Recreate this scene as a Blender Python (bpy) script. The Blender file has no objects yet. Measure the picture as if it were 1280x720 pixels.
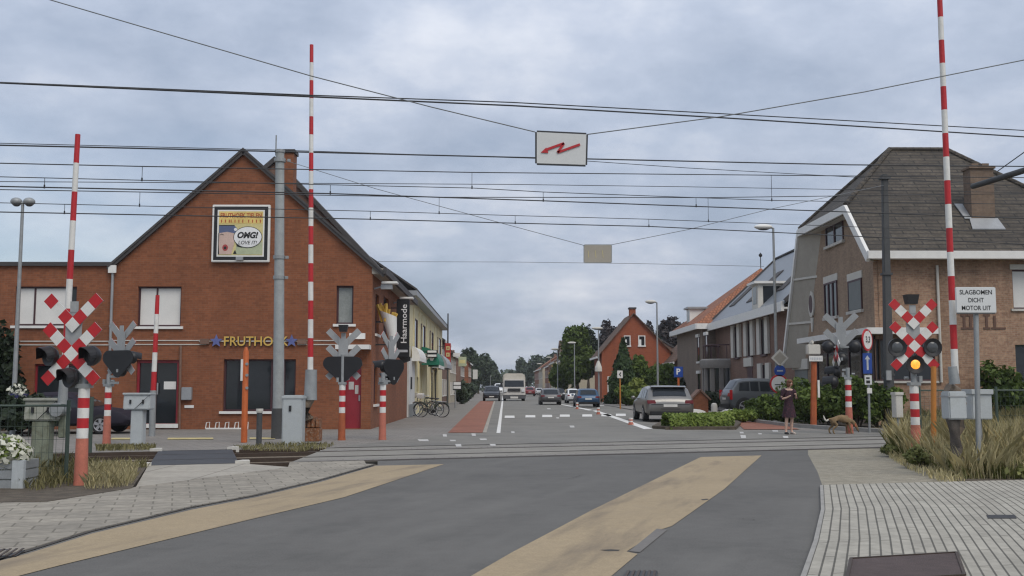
import bpy, bmesh, math, random
import numpy as np
from mathutils import Vector, Matrix
R = random.Random(7)
NR = np.random.default_rng(11)
SC = bpy.context.scene
COL = SC.collection
PI = math.pi

# ---------------------------------------------------------------- camera
F, H = 1300.0, 1.45
PITCH = math.atan(124 / F)
YAW = math.atan(15 / (F / math.cos(PITCH)))
cam_d = bpy.data.cameras.new("camera")
cam = bpy.data.objects.new("camera", cam_d)
COL.objects.link(cam)
cam.location = (0, 0, H)
cam.rotation_euler = (PI / 2 + PITCH, 0, -YAW)
cam_d.sensor_width = 36
cam_d.lens = F / 1280 * 36
cam_d.clip_start = 0.1
cam_d.clip_end = 6000
SC.camera = cam


def ray(x, y):
    a, b = (x - 640) / F, (360 - y) / F
    X, Y, Z = a, math.cos(PITCH) - b * math.sin(PITCH), math.sin(PITCH) + b * math.cos(PITCH)
    c, s = math.cos(YAW), math.sin(YAW)
    return Vector((X * c + Y * s, -X * s + Y * c, Z))


C0 = Vector((0, 0, H))


def G(x, y, z=0.0):                       # point of the ground seen in this direction
    d = ray(x, y)
    return C0 + d * ((z - H) / d.z)


def PV(x, y, Y):                          # ... of a frontal plane
    d = ray(x, y)
    return C0 + d * (Y / d.y)


def PX(x, y, X):                          # ... of a plane along the street
    d = ray(x, y)
    return C0 + d * (X / d.x)


def RP(x, y, p, n):
    d = ray(x, y)
    return C0 + d * ((Vector(p) - C0).dot(n) / d.dot(n))


# ---------------------------------------------------------------- materials
def newmat(name):
    m = bpy.data.materials.new(name)
    m.use_nodes = True
    nt = m.node_tree
    return m, nt, nt.nodes["Principled BSDF"]


def L(nt, a, b):
    nt.links.new(a, b)


def noise(nt, vec, scale, detail=5, rough=.6):
    n = nt.nodes.new("ShaderNodeTexNoise")
    n.inputs["Scale"].default_value = scale
    n.inputs["Detail"].default_value = detail
    n.inputs["Roughness"].default_value = rough
    L(nt, vec, n.inputs["Vector"])
    return n.outputs["Fac"]


def rng(nt, fac, lo, hi, a=.3, b=.7):
    n = nt.nodes.new("ShaderNodeMapRange")
    L(nt, fac, n.inputs["Value"])
    n.inputs["From Min"].default_value = a
    n.inputs["From Max"].default_value = b
    n.inputs["To Min"].default_value = lo
    n.inputs["To Max"].default_value = hi
    return n.outputs["Result"]


def mul(nt, a, b):
    n = nt.nodes.new("ShaderNodeMath")
    n.operation = "MULTIPLY"
    L(nt, a, n.inputs[0])
    L(nt, b, n.inputs[1])
    return n.outputs[0]


def tint(nt, col_socket, fac):
    n = nt.nodes.new("ShaderNodeVectorMath")
    n.operation = "SCALE"
    L(nt, col_socket, n.inputs[0])
    L(nt, fac, n.inputs["Scale"])
    return n.outputs["Vector"]


def rgb(nt, c):
    n = nt.nodes.new("ShaderNodeRGB")
    n.outputs[0].default_value = (*c, 1)
    return n.outputs[0]


def mix(nt, fac, a, b):
    n = nt.nodes.new("ShaderNodeMix")
    n.data_type = "RGBA"
    L(nt, fac, n.inputs["Factor"])
    L(nt, a, n.inputs["A"])
    L(nt, b, n.inputs["B"])
    return n.outputs["Result"]


def bumpn(nt, h, strength, dist, bs):
    n = nt.nodes.new("ShaderNodeBump")
    n.inputs["Strength"].default_value = strength
    n.inputs["Distance"].default_value = dist
    L(nt, h, n.inputs["Height"])
    L(nt, n.outputs["Normal"], bs.inputs["Normal"])


def M(name, col, rough=.7, metal=0, var=.12, scale=2., bump=0., coat=0, emit=0, stain=None, stain_col=None, streak=None, grain=0):
    m, nt, bs = newmat(name)
    tc = nt.nodes.new("ShaderNodeTexCoord")
    o = tc.outputs["Object"]
    f1 = noise(nt, o, scale, 6)
    f2 = noise(nt, o, scale * 11, 4)
    c = tint(nt, rgb(nt, col), mul(nt, rng(nt, f1, 1 - var, 1 + var), rng(nt, f2, 1 - var * .7, 1 + var * .7)))
    if grain:                              # single stones of the surface
        f5 = noise(nt, o, 55, 3, .7)
        c = tint(nt, c, rng(nt, f5, 1 - grain, 1 + grain))
    if stain_col:
        f3 = noise(nt, o, stain[0], 7, .65)
        c = mix(nt, rng(nt, f3, 0, stain[1], .5, .66), c, rgb(nt, stain_col))
    if streak:                             # marks drawn out along the direction of travel: angle, width scale, amount, colour
        mp = nt.nodes.new("ShaderNodeMapping")
        mp.inputs["Rotation"].default_value = (0, 0, -streak[0])
        L(nt, o, mp.inputs["Vector"])
        m2 = nt.nodes.new("ShaderNodeMapping")
        m2.inputs["Scale"].default_value = (streak[1] * .16, streak[1], 1)
        L(nt, mp.outputs[0], m2.inputs["Vector"])
        f4 = noise(nt, m2.outputs[0], 1.0, 6, .6)
        c = mix(nt, rng(nt, f4, 0, streak[2], .5, .68), c, rgb(nt, streak[3]))
    L(nt, c, bs.inputs["Base Color"])
    bs.inputs["Roughness"].default_value = rough
    bs.inputs["Metallic"].default_value = metal
    bs.inputs["Coat Weight"].default_value = coat
    bs.inputs["Coat Roughness"].default_value = .08
    if emit:
        L(nt, c, bs.inputs["Emission Color"])
        bs.inputs["Emission Strength"].default_value = emit
    if bump:
        bumpn(nt, f2, bump, .02, bs)
    return m


def MBRICK(name, c1, c2, mortar, bw=.22, bh=.075, ms=.006, var=.14, rough=.9, bump=.25, offset=.5, rot=0, smooth=.2):
    m, nt, bs = newmat(name)
    tc = nt.nodes.new("ShaderNodeTexCoord")
    mp = nt.nodes.new("ShaderNodeMapping")
    mp.inputs["Rotation"].default_value = (0, 0, rot)
    L(nt, tc.outputs["UV"], mp.inputs["Vector"])
    b = nt.nodes.new("ShaderNodeTexBrick")
    b.offset = offset
    b.inputs["Color1"].default_value = (*c1, 1)
    b.inputs["Color2"].default_value = (*c2, 1)
    b.inputs["Mortar"].default_value = (*mortar, 1)
    b.inputs["Scale"].default_value = 1
    b.inputs["Mortar Size"].default_value = ms
    b.inputs["Mortar Smooth"].default_value = smooth
    b.inputs["Brick Width"].default_value = bw
    b.inputs["Row Height"].default_value = bh
    L(nt, mp.outputs[0], b.inputs["Vector"])
    o = tc.outputs["Object"]
    f1 = noise(nt, o, .5, 9, .68)
    f2 = noise(nt, o, 9, 5)
    mz = nt.nodes.new("ShaderNodeMapping")          # rain streaks: long in height, narrow across
    mz.inputs["Scale"].default_value = (2.2, 2.2, .16)
    L(nt, o, mz.inputs["Vector"])
    f3 = noise(nt, mz.outputs[0], 1.0, 6, .6)
    bc = tint(nt, b.outputs["Color"], rng(nt, f3, 1 - var * .8, 1 + var * .6))
    c = tint(nt, bc, mul(nt, rng(nt, f1, 1 - var, 1 + var), rng(nt, f2, 1 - var, 1 + var)))
    L(nt, c, bs.inputs["Base Color"])
    bs.inputs["Roughness"].default_value = rough
    if bump:
        inv = nt.nodes.new("ShaderNodeMath")
        inv.operation = "SUBTRACT"
        inv.inputs[0].default_value = 1
        L(nt, b.outputs["Fac"], inv.inputs[1])
        bumpn(nt, inv.outputs[0], bump, .01, bs)
    return m


def MLEAF(name, dark, light, trans=.25):
    m, nt, bs = newmat(name)
    g = nt.nodes.new("ShaderNodeNewGeometry")
    tc = nt.nodes.new("ShaderNodeTexCoord")
    f = noise(nt, tc.outputs["Object"], .9, 3)
    add = nt.nodes.new("ShaderNodeMath")
    add.operation = "MULTIPLY_ADD"
    L(nt, g.outputs["Random Per Island"], add.inputs[0])
    add.inputs[1].default_value = .55
    L(nt, rng(nt, f, 0, .5), add.inputs[2])
    c = mix(nt, add.outputs[0], rgb(nt, dark), rgb(nt, light))
    L(nt, c, bs.inputs["Base Color"])
    bs.inputs["Roughness"].default_value = .55
    bs.inputs["Specular IOR Level"].default_value = .25
    t = nt.nodes.new("ShaderNodeBsdfTranslucent")
    L(nt, c, t.inputs["Color"])
    ms = nt.nodes.new("ShaderNodeMixShader")
    ms.inputs[0].default_value = trans
    L(nt, bs.outputs[0], ms.inputs[1])
    L(nt, t.outputs[0], ms.inputs[2])
    L(nt, ms.outputs[0], nt.nodes["Material Output"].inputs["Surface"])
    return m


K = {}
K["asphalt"] = M("asphalt", (.112, .108, .100), .88, var=.10, scale=.5, bump=.25, stain=(.9, .6), stain_col=(.08, .078, .072), streak=(1.27, .8, .55, (.155, .150, .138)), grain=.22)
K["asphalt_old"] = M("asphalt_old", (.192, .184, .165), .9, var=.10, scale=.4, bump=.2, stain=(.5, .6), stain_col=(.12, .117, .11), streak=(1.56, .6, .4, (.21, .205, .19)))
K["tan"] = M("tan_asphalt", (.335, .262, .165), .9, var=.09, scale=.8, bump=.2, stain=(1.6, .35), stain_col=(.25, .20, .135), streak=(1.27, 2.2, .8, (.19, .152, .108)), grain=.16)
K["patch"] = M("grey_patch", (.16, .15, .14), .9, var=.1)
K["deck"] = M("crossing_deck", (.235, .222, .195), .9, var=.12, scale=.7, bump=.2, stain=(.8, .6), stain_col=(.165, .158, .145))
K["kerb"] = M("kerb_stone", (.30, .29, .27), .9, var=.15, scale=3)
K["joint"] = M("dark_joint", (.06, .055, .05), .95)
K["pav"] = MBRICK("grey_pavers", (.30, .272, .225), (.25, .228, .19), (.16, .145, .115), .45, .3, .012, .17, rot=-.3)
K["pav2"] = MBRICK("row_pavers", (.365, .345, .295), (.325, .305, .26), (.10, .095, .08), 1.7, .108, .013, .15, offset=.5, rot=0, smooth=.5)
K["slab"] = MBRICK("concrete_slabs", (.36, .33, .28), (.34, .315, .27), (.2, .18, .15), 1.2, 1.2, .015, .12, offset=0)
K["pav3"] = MBRICK("far_pavers", (.23, .215, .195), (.205, .19, .175), (.15, .14, .12), .3, .3, .012, .12)
K["redpath"] = MBRICK("red_pavers", (.30, .115, .07), (.26, .10, .065), (.2, .12, .09), .22, .11, .008, .14)
K["gravel"] = M("gravel", (.28, .255, .20), .95, var=.22, scale=6, bump=.5, stain=(2.5, .6), stain_col=(.215, .19, .14), grain=.3)
K["soil"] = M("soil", (.085, .068, .05), .95, var=.35, scale=5, bump=.6, stain=(4, .6), stain_col=(.14, .12, .085))
K["field"] = M("field_ground", (.10, .11, .055), .95, var=.25, scale=.1)
K["ballast"] = M("ballast", (.19, .155, .112), .95, var=.4, scale=14, bump=.8)
K["rubber"] = M("rubber_panel", (.05, .054, .062), .75, var=.12, scale=2, bump=.1)
K["rail"] = M("rail_steel", (.07, .05, .038), .55, .5, var=.2)
K["groove"] = M("groove", (.075, .07, .065), .9)
K["white_paint"] = M("road_paint", (.72, .71, .68), .7, var=.1, scale=4, stain=(3, .5), stain_col=(.35, .34, .33))
K["worn_paint"] = M("worn_road_paint", (.52, .51, .49), .8, var=.15, scale=5, stain=(7, .75), stain_col=(.22, .215, .205))
K["orange_dark"] = M("dull_orange_post", (.38, .095, .03), .7, var=.2, scale=4)
K["tail_dark"] = M("dark_tail_light", (.15, .012, .014), .25)
K["poster_warm"] = M("poster_orange_field", (.70, .52, .17), .5, var=.2, scale=2)
K["yellow_paint"] = M("yellow_paint", (.5, .42, .2), .8, var=.2, scale=4)
K["brick"] = MBRICK("orange_brick", (.255, .089, .039), (.195, .066, .029), (.20, .10, .06), var=.12)
K["brick_red"] = MBRICK("red_brick", (.30, .080, .033), (.26, .066, .028), (.24, .10, .06), var=.1)
K["brick_dark"] = MBRICK("dark_brick", (.155, .10, .075), (.125, .08, .06), (.14, .11, .09), var=.12)
K["brick_tan"] = MBRICK("villa_brick", (.37, .235, .152), (.28, .162, .105), (.32, .25, .19), var=.24)
K["brick_mauve"] = MBRICK("mauve_brick", (.205, .118, .088), (.17, .098, .072), (.18, .13, .1), var=.12)
K["brick_white"] = MBRICK("painted_gable", (.315, .225, .155), (.265, .185, .128), (.24, .185, .14), var=.16)
K["brick_chim"] = MBRICK("chimney_brick", (.20, .14, .10), (.165, .115, .082), (.16, .13, .105), var=.14)
K["render_brown"] = MBRICK("brown_wall", (.215, .165, .13), (.185, .14, .11), (.18, .15, .12), var=.1)
K["render_grey"] = M("grey_render", (.25, .235, .22), .9, var=.1)
K["cream"] = M("cream_render", (.68, .61, .39), .9, var=.06, stain=(.5, .3), stain_col=(.56, .50, .32))
K["cream2"] = M("pale_render", (.42, .37, .28), .9, var=.08)
K["white_wall"] = M("white_render", (.62, .62, .6), .85, var=.06)
K["tiles"] = MBRICK("dark_roof_tiles", (.080, .066, .050), (.056, .046, .036), (.022, .02, .018), 1.1, .25, .055, .34, rough=.8, bump=.9, smooth=1)
K["tiles_red"] = MBRICK("red_roof_tiles", (.33, .135, .07), (.28, .11, .058), (.14, .06, .035), .24, .3, .04, .2, rough=.85, bump=.8, smooth=1)
K["tiles_brown"] = MBRICK("brown_roof_tiles", (.16, .095, .065), (.13, .08, .055), (.06, .04, .03), .24, .3, .04, .18, bump=.8, smooth=1)
K["slate"] = M("slate_roof", (.065, .06, .06), .8, var=.15, scale=3)
K["solar"] = M("grey_roof_panels", (.19, .21, .235), .45, var=.06)
K["roof_edge"] = M("dark_roof_edge", (.055, .05, .05), .7)
K["white"] = M("white_paint", (.74, .73, .70), .5, var=.05, scale=3)
K["offwhite"] = M("offwhite", (.56, .54, .49), .7, var=.08)
K["beige"] = M("beige_panel", (.36, .33, .28), .85, var=.08)
K["blind"] = M("roller_blind", (.70, .69, .66), .6, var=.04)
K["shutter"] = M("grey_shutter", (.17, .185, .18), .6, var=.08)
K["glass"] = M("window_glass", (.022, .026, .03), .06, var=.1)
K["glass_pale"] = M("pale_glass", (.27, .29, .28), .08, var=.15)
K["frame_dark"] = M("dark_frame", (.06, .022, .028), .5)
K["frame_red"] = M("red_frame", (.26, .02, .03), .45)
K["red_door"] = M("red_door", (.27, .018, .03), .45, var=.1)
K["sill"] = M("stone_sill", (.50, .48, .44), .8)
K["zinc"] = M("zinc", (.34, .35, .36), .5, .4, var=.1)
K["galv"] = M("galvanised_steel", (.30, .315, .32), .55, .3, var=.12, scale=5, stain=(6, .4), stain_col=(.22, .23, .235))
K["mast"] = M("grey_mast", (.33, .35, .35), .65, .1, var=.12, scale=4, stain=(5, .4), stain_col=(.24, .255, .26))
K["darkmast"] = M("dark_mast", (.062, .064, .066), .7, var=.15)
K["dark"] = M("dark_plastic", (.018, .018, .02), .5)
K["black"] = M("black_paint", (.012, .012, .014), .45)
K["red"] = M("signal_red", (.46, .014, .02), .5, var=.1, stain=(5, .35), stain_col=(.30, .03, .03))
K["rw_white"] = M("signal_white", (.70, .69, .66), .5, var=.06, scale=4, stain=(5, .35), stain_col=(.47, .45, .41))
K["faded"] = M("faded_red_sleeve", (.48, .155, .105), .75, var=.14, scale=4, stain=(7, .55), stain_col=(.34, .13, .08))
K["rust_red"] = M("orange_brown_sleeve", (.36, .095, .035), .7, var=.2, scale=5)
K["orange"] = M("orange_post", (.50, .115, .025), .6, var=.12, scale=4)
K["orange_light"] = M("ochre_post", (.46, .18, .035), .6, var=.12)
K["rust"] = M("rusty_iron", (.22, .085, .035), .9, var=.4, scale=12, bump=.5, stain=(16, .8), stain_col=(.30, .24, .18))
K["concrete_brown"] = M("weathered_counterweight", (.20, .155, .115), .9, var=.3, scale=8)
K["cab_grey"] = M("grey_cabinet", (.43, .46, .47), .6, var=.08, scale=4, stain=(4, .4), stain_col=(.30, .31, .29))
K["cab_dirty"] = M("dirty_cabinet", (.33, .335, .29), .75, var=.15, scale=4, stain=(4, .6), stain_col=(.13, .15, .09))
K["cab_moss"] = M("mossy_pedestal", (.20, .22, .165), .85, var=.2, scale=4, stain=(5, .6), stain_col=(.09, .085, .05))
K["fence"] = M("green_fence", (.05, .075, .06), .6, var=.1)
K["wood_old"] = M("weathered_wood", (.105, .09, .08), .9, var=.3, scale=6, bump=.4)
K["blue_sign"] = M("blue_sign", (.015, .06, .30), .45, var=.05)
K["sign_white"] = M("sign_white", (.60, .61, .61), .5, var=.04, scale=3)
K["sign_grey"] = M("sign_back", (.32, .33, .335), .6, .1, var=.1)
K["amber"] = M("lit_amber", (1.0, .36, .045), .3, var=.3, scale=14, emit=.85)
K["lens"] = M("lamp_lens", (.075, .08, .085), .15)
K["yellow"] = M("yellow_paint_letter", (.62, .40, .09), .5)
K["star"] = M("blue_star", (.11, .13, .32), .5)
K["fries"] = M("fries_yellow", (.62, .40, .08), .6, var=.2, scale=6)
K["green_sign"] = M("green_awning", (.012, .16, .10), .6)
K["red_sign"] = M("red_sign", (.42, .035, .025), .5)
K["letter_white"] = M("letter_white", (.75, .75, .75), .5)
K["letter_grey"] = M("letter_grey", (.45, .47, .5), .5)
K["letter_black"] = M("letter_black", (.015, .015, .015), .5)
K["letter_orange"] = M("letter_orange", (.42, .075, .02), .5)
K["letter_brown"] = M("brick_letter", (.13, .075, .055), .9)
K["poster"] = M("poster_yellow", (.62, .54, .25), .5, var=.12, scale=1.2)
K["poster_green"] = M("poster_pale_green", (.42, .46, .30), .5, var=.15, scale=4)
K["skin_poster"] = M("poster_face", (.58, .42, .36), .5)
K["hair_poster"] = M("poster_hair", (.10, .13, .24), .5)
K["lip"] = M("poster_lip", (.4, .06, .06), .5)
K["tyre"] = M("tyre", (.015, .015, .016), .85)
K["rim"] = M("rim", (.42, .42, .44), .35, .6)
K["tail"] = M("tail_light", (.38, .012, .015), .25)
K["head"] = M("head_light", (.62, .64, .66), .15)
K["plate"] = M("number_plate", (.66, .65, .62), .5)
K["trim"] = M("black_trim", (.02, .02, .022), .6)


def paint(name, c, metal=.3):
    return M(name, c, .38, metal, var=.03, coat=.4)


K["p_silver"] = paint("silver_car_paint", (.215, .21, .20), .5)
K["p_blue"] = paint("blue_car_paint", (.028, .075, .15))
K["p_white"] = paint("white_car_paint", (.72, .73, .74), 0)
K["p_grey"] = paint("grey_car_paint", (.10, .10, .105))
K["p_black"] = paint("black_car_paint", (.022, .024, .03))
K["p_slate"] = paint("slate_car_paint", (.095, .105, .115))
K["p_red"] = paint("red_car_paint", (.25, .02, .02), 0)
K["p_purple"] = M("dark_purple_car_paint", (.010, .007, .018), .75, var=.03)
K["truck_top"] = M("truck_top", (.52, .49, .43), .7)
K["truck_cab"] = M("truck_cab", (.52, .50, .47), .6)
K["bark"] = M("bark", (.10, .075, .055), .95, var=.25, scale=5, bump=.5)
K["leaf"] = MLEAF("leaf_green", (.030, .058, .012), (.14, .195, .045))
K["leaf_mid"] = MLEAF("leaf_mid", (.045, .082, .016), (.175, .24, .055))
K["leaf_dark"] = MLEAF("leaf_dark", (.010, .018, .010), (.032, .048, .022), .15)
K["leaf_purple"] = MLEAF("leaf_purple_brown", (.020, .017, .020), (.058, .047, .048), .15)
K["leaf_bright"] = MLEAF("leaf_bright", (.085, .14, .026), (.26, .33, .075))
K["leaf_conifer"] = MLEAF("conifer", (.018, .040, .014), (.062, .10, .034), .15)
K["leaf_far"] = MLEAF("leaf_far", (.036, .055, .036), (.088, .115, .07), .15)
K["leaf_lime"] = MLEAF("leaf_lime", (.14, .19, .04), (.32, .36, .10))
K["grass_dry"] = MLEAF("dry_grass", (.36, .32, .14), (.80, .71, .44), .35)
K["grass_green"] = MLEAF("green_grass", (.08, .10, .03), (.26, .27, .10), .35)
K["weeds"] = MLEAF("weeds", (.12, .115, .045), (.38, .34, .17), .35)
K["petal"] = MLEAF("white_petals", (.45, .45, .36), (.80, .80, .70), .2)
K["skin"] = M("skin", (.58, .38, .29), .55, var=.05)
K["dress"] = M("dark_purple_dress", (.024, .009, .018), .85, var=.6, scale=14, stain=(20, .55), stain_col=(.15, .035, .05))
K["hair"] = M("auburn_hair", (.14, .055, .025), .6, var=.3, scale=18)
K["shoe"] = M("black_shoe", (.012, .012, .012), .5)
K["shoe_pale"] = M("pale_shoe", (.45, .38, .33), .6)
K["dog"] = M("dog_fur", (.215, .145, .075), .9, var=.25, scale=9)
K["dog_white"] = M("dog_white_fur", (.6, .57, .5), .9)
K["curtain"] = M("curtain", (.5, .49, .46), .8)
K["manhole"] = M("manhole_iron", (.085, .062, .058), .8, .2, var=.2, scale=8, bump=.5)
K["flower_blue"] = M("basket_blue", (.06, .06, .2), .7)
K["cable"] = M("dark_cable", (.035, .037, .042), .7)
K["cable_light"] = M("steel_cable", (.16, .17, .18), .6)


# ---------------------------------------------------------------- mesh helper
INV = {}


class Fr:                                  # a vertical plane: u to the right as seen from outside, d outwards
    def __init__(s, o, u):
        s.o = Vector(o)
        s.u = Vector((u[0], u[1], 0)).normalized()
        s.n = Vector((s.u.y, -s.u.x, 0))

    def P(s, u, z, d=0.):
        return s.o + s.u * u + s.n * d + Vector((0, 0, z))


class MB:
    def __init__(s):
        s.v, s.f, s.m, s.uv = [], [], [], []

    def face(s, pts, m=0, uv=None):
        b = len(s.v)
        s.v += [Vector(p) for p in pts]
        s.f.append(list(range(b, b + len(pts))))
        s.m.append(m)
        s.uv.append(uv)
        return s

    def mesh(s, vs, fs, m=0):
        b = len(s.v)
        s.v += [Vector(p) for p in vs]
        for f in fs:
            s.f.append([b + i for i in f])
            s.m.append(m)
            s.uv.append(None)
        return s

    def hexa(s, p, m=0):                   # 8 points: bottom ring 0-3, top ring 4-7
        return s.mesh(p, [(3, 2, 1, 0), (4, 5, 6, 7), (0, 1, 5, 4), (1, 2, 6, 5), (2, 3, 7, 6), (3, 0, 4, 7)], m)

    def box(s, lo, hi, m=0):
        x0, y0, z0 = lo
        x1, y1, z1 = hi
        return s.hexa([(x0, y0, z0), (x1, y0, z0), (x1, y1, z0), (x0, y1, z0), (x0, y0, z1), (x1, y0, z1), (x1, y1, z1), (x0, y1, z1)], m)

    def fbox(s, fr, u0, u1, z0, z1, d0, d1, m=0):
        P = fr.P
        return s.hexa([P(u0, z0, d1), P(u1, z0, d1), P(u1, z0, d0), P(u0, z0, d0), P(u0, z1, d1), P(u1, z1, d1), P(u1, z1, d0), P(u0, z1, d0)], m)

    def prism(s, pts, vec, m=0):
        n = len(pts)
        vec = Vector(vec)
        a = [Vector(p) for p in pts]
        vs = a + [p + vec for p in a]
        fs = [tuple(range(n))[::-1], tuple(range(n, 2 * n))]
        fs += [(i, (i + 1) % n, n + (i + 1) % n, n + i) for i in range(n)]
        return s.mesh(vs, fs, m)

    def tube(s, path, r, n=8, m=0, closed=False, cap=True):
        path = [Vector(p) for p in path]
        k = len(path)
        rr = r if isinstance(r, (list, tuple)) else [r] * k
        vs, fs = [], []
        up = Vector((0, 0, 1))
        for i, p in enumerate(path):
            a = path[(i - 1) % k] if (closed or i > 0) else p
            b = path[(i + 1) % k] if (closed or i < k - 1) else p
            t = (b - a).normalized()
            e = up.cross(t)
            if e.length < .05:
                e = Vector((0, 1, 0)).cross(t)
            e.normalize()
            g = t.cross(e)
            for j in range(n):
                w = 2 * PI * j / n
                vs.append(p + (e * math.cos(w) + g * math.sin(w)) * rr[i])
        for i in range(k if closed else k - 1):
            i2 = (i + 1) % k
            for j in range(n):
                j2 = (j + 1) % n
                fs.append((i * n + j, i * n + j2, i2 * n + j2, i2 * n + j))
        if cap and not closed:
            fs.append(tuple(range(n))[::-1])
            fs.append(tuple(range((k - 1) * n, k * n)))
        return s.mesh(vs, fs, m)

    def cyl(s, p0, p1, r0, r1=None, n=14, m=0):
        return s.tube([p0, p1], [r0, r0 if r1 is None else r1], n, m)

    def beam(s, p0, p1, w, h, m=0, up=(0, 0, 1)):     # square bar, h along up
        p0, p1 = Vector(p0), Vector(p1)
        t = (p1 - p0).normalized()
        e = Vector(up).cross(t).normalized() * (w / 2)
        g = t.cross(e).normalized() * (h / 2)
        return s.hexa([p0 - e - g, p0 + e - g, p1 + e - g, p1 - e - g, p0 - e + g, p0 + e + g, p1 + e + g, p1 - e + g], m)

    def lathe(s, prof, c, n=16, m=0, axis="z", ang=None):
        vs, fs = [], []
        for r, z in prof:
            for j in range(n):
                w = 2 * PI * j / n
                x, y = r * math.cos(w), r * math.sin(w)
                p = Vector((x, y, z)) if axis == "z" else (Vector((x, z, y)) if axis == "y" else Vector((z, x, y)))
                vs.append(Vector(c) + p)
        for i in range(len(prof) - 1):
            for j in range(n):
                j2 = (j + 1) % n
                fs.append((i * n + j, i * n + j2, (i + 1) * n + j2, (i + 1) * n + j))
        fs.append(tuple(range(n)))
        fs.append(tuple(range((len(prof) - 1) * n, len(prof) * n)))
        return s.mesh(vs, fs, m)

    def ball(s, c, r, n=12, k=7, m=0):
        rx, ry, rz = r if isinstance(r, (tuple, list)) else (r, r, r)
        vs, fs = [], []
        for i in range(k + 1):
            a = PI * i / k
            for j in range(n):
                w = 2 * PI * j / n
                vs.append(Vector(c) + Vector((rx * math.sin(a) * math.cos(w), ry * math.sin(a) * math.sin(w), rz * math.cos(a))))
        for i in range(k):
            for j in range(n):
                j2 = (j + 1) % n
                fs.append((i * n + j, i * n + j2, (i + 1) * n + j2, (i + 1) * n + j))
        return s.mesh(vs, fs, m)

    def xf(s, mat):
        s.v = [mat @ p for p in s.v]
        return s

    def build(s, name, mats, parent=None, local=False, smooth=False, bevel=0, loc=None, label=None, cat=None, group=None, kind=None, sharp=None):
        mats = mats if isinstance(mats, (list, tuple)) else [mats]
        vs = s.v
        if parent is not None and not local:
            inv = INV[parent.name]
            vs = [inv @ p for p in vs]
        if loc is not None:
            vs = [p - Vector(loc) for p in vs]
        me = bpy.data.meshes.new(name)
        me.from_pydata([tuple(p) for p in vs], [], s.f)
        for k in mats:
            me.materials.append(k if not isinstance(k, str) else K[k])
        me.polygons.foreach_set("material_index", s.m)
        ul = me.uv_layers.new(name="UVMap")
        Z = Vector((0, 0, 1))
        for fi, p in enumerate(me.polygons):
            if s.uv[fi]:
                for li, uv in zip(p.loop_indices, s.uv[fi]):
                    ul.data[li].uv = uv
                continue
            nrm = p.normal
            if abs(nrm.z) > .995:
                t, b = Vector((1, 0, 0)), Vector((0, 1, 0))
            else:
                t = Z.cross(nrm).normalized()
                b = nrm.cross(t)
            for li in p.loop_indices:
                co = s.v[s.f[fi][li - p.loop_start]]
                ul.data[li].uv = (co.dot(t), co.dot(b))
        bm = bmesh.new()
        bm.from_mesh(me)
        if bevel:
            bmesh.ops.remove_doubles(bm, verts=bm.verts, dist=1e-5)
            bmesh.ops.bevel(bm, geom=[e for e in bm.edges if e.is_manifold and e.calc_face_angle(0) > .5], offset=bevel, segments=2, affect="EDGES", clamp_overlap=True)
        bmesh.ops.recalc_face_normals(bm, faces=bm.faces)
        bm.to_mesh(me)
        bm.free()
        if smooth:
            me.polygons.foreach_set("use_smooth", [True] * len(me.polygons))
            me.set_sharp_from_angle(angle=math.radians(sharp or 40))
        o = bpy.data.objects.new(name, me)
        COL.objects.link(o)
        if parent is not None:
            o.parent = parent
            INV[o.name] = INV[parent.name]
        if loc is not None:
            o.location = loc
            INV[o.name] = Matrix.Translation(loc).inverted()
        if label:
            o["label"] = label
        if cat:
            o["category"] = cat
        if group:
            o["group"] = group
        if kind:
            o["kind"] = kind
        return o


def thing(name, label, cat, loc, rz=0., group=None):
    o = bpy.data.objects.new(name, None)
    o.empty_display_size = .2
    COL.objects.link(o)
    o.location = loc
    o.rotation_euler = (0, 0, rz)
    o["label"], o["category"] = label, cat
    if group:
        o["group"] = group
    INV[o.name] = (Matrix.Translation(loc) @ Matrix.Rotation(rz, 4, "Z")).inverted()
    return o


def copy_tree(o, parent=None):
    c = o.copy()
    COL.objects.link(c)
    if parent:
        c.parent = parent
    for ch in list(o.children):
        copy_tree(ch, c)
    return c


def flat(name, pts, z, mat, thick=0):      # a piece of ground
    p = [Vector((q[0], q[1], z)) for q in pts]
    mb = MB()
    if thick:
        mb.prism([q - Vector((0, 0, thick)) for q in p], (0, 0, thick))
    else:
        mb.face(p)
    return mb.build(name, mat, kind="structure")


def gp(*px):
    return [G(x, y) for x, y in px]


def text_mb(s, fr, uc, zc, h, d=.012, width=None, shear=0., rot=0., ext=.004, bold=.015, space=1.0):
    cu = bpy.data.curves.new("t", "FONT")
    cu.body = s
    cu.offset = bold
    cu.shear = shear
    cu.space_character = space
    cu.resolution_u = 3
    o = bpy.data.objects.new("t", cu)
    COL.objects.link(o)
    dg = bpy.context.evaluated_depsgraph_get()
    me = bpy.data.meshes.new_from_object(o.evaluated_get(dg))
    vs = [v.co.copy() for v in me.vertices]
    fs = [tuple(p.vertices) for p in me.polygons]
    bpy.data.objects.remove(o)
    bpy.data.curves.remove(cu)
    bpy.data.meshes.remove(me)
    mb = MB()
    if not vs:
        return mb
    x0, x1 = min(v.x for v in vs), max(v.x for v in vs)
    y0, y1 = min(v.y for v in vs), max(v.y for v in vs)
    k = h / (y1 - y0)
    kx = k if width is None else width / (x1 - x0)
    c, sn = math.cos(rot), math.sin(rot)
    out = []
    for v in vs:
        a, b = (v.x - (x0 + x1) / 2) * kx, (v.y - (y0 + y1) / 2) * k
        out.append(fr.P(uc + a * c - b * sn, zc + a * sn + b * c, d))
    return mb.mesh(out, fs)


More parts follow.
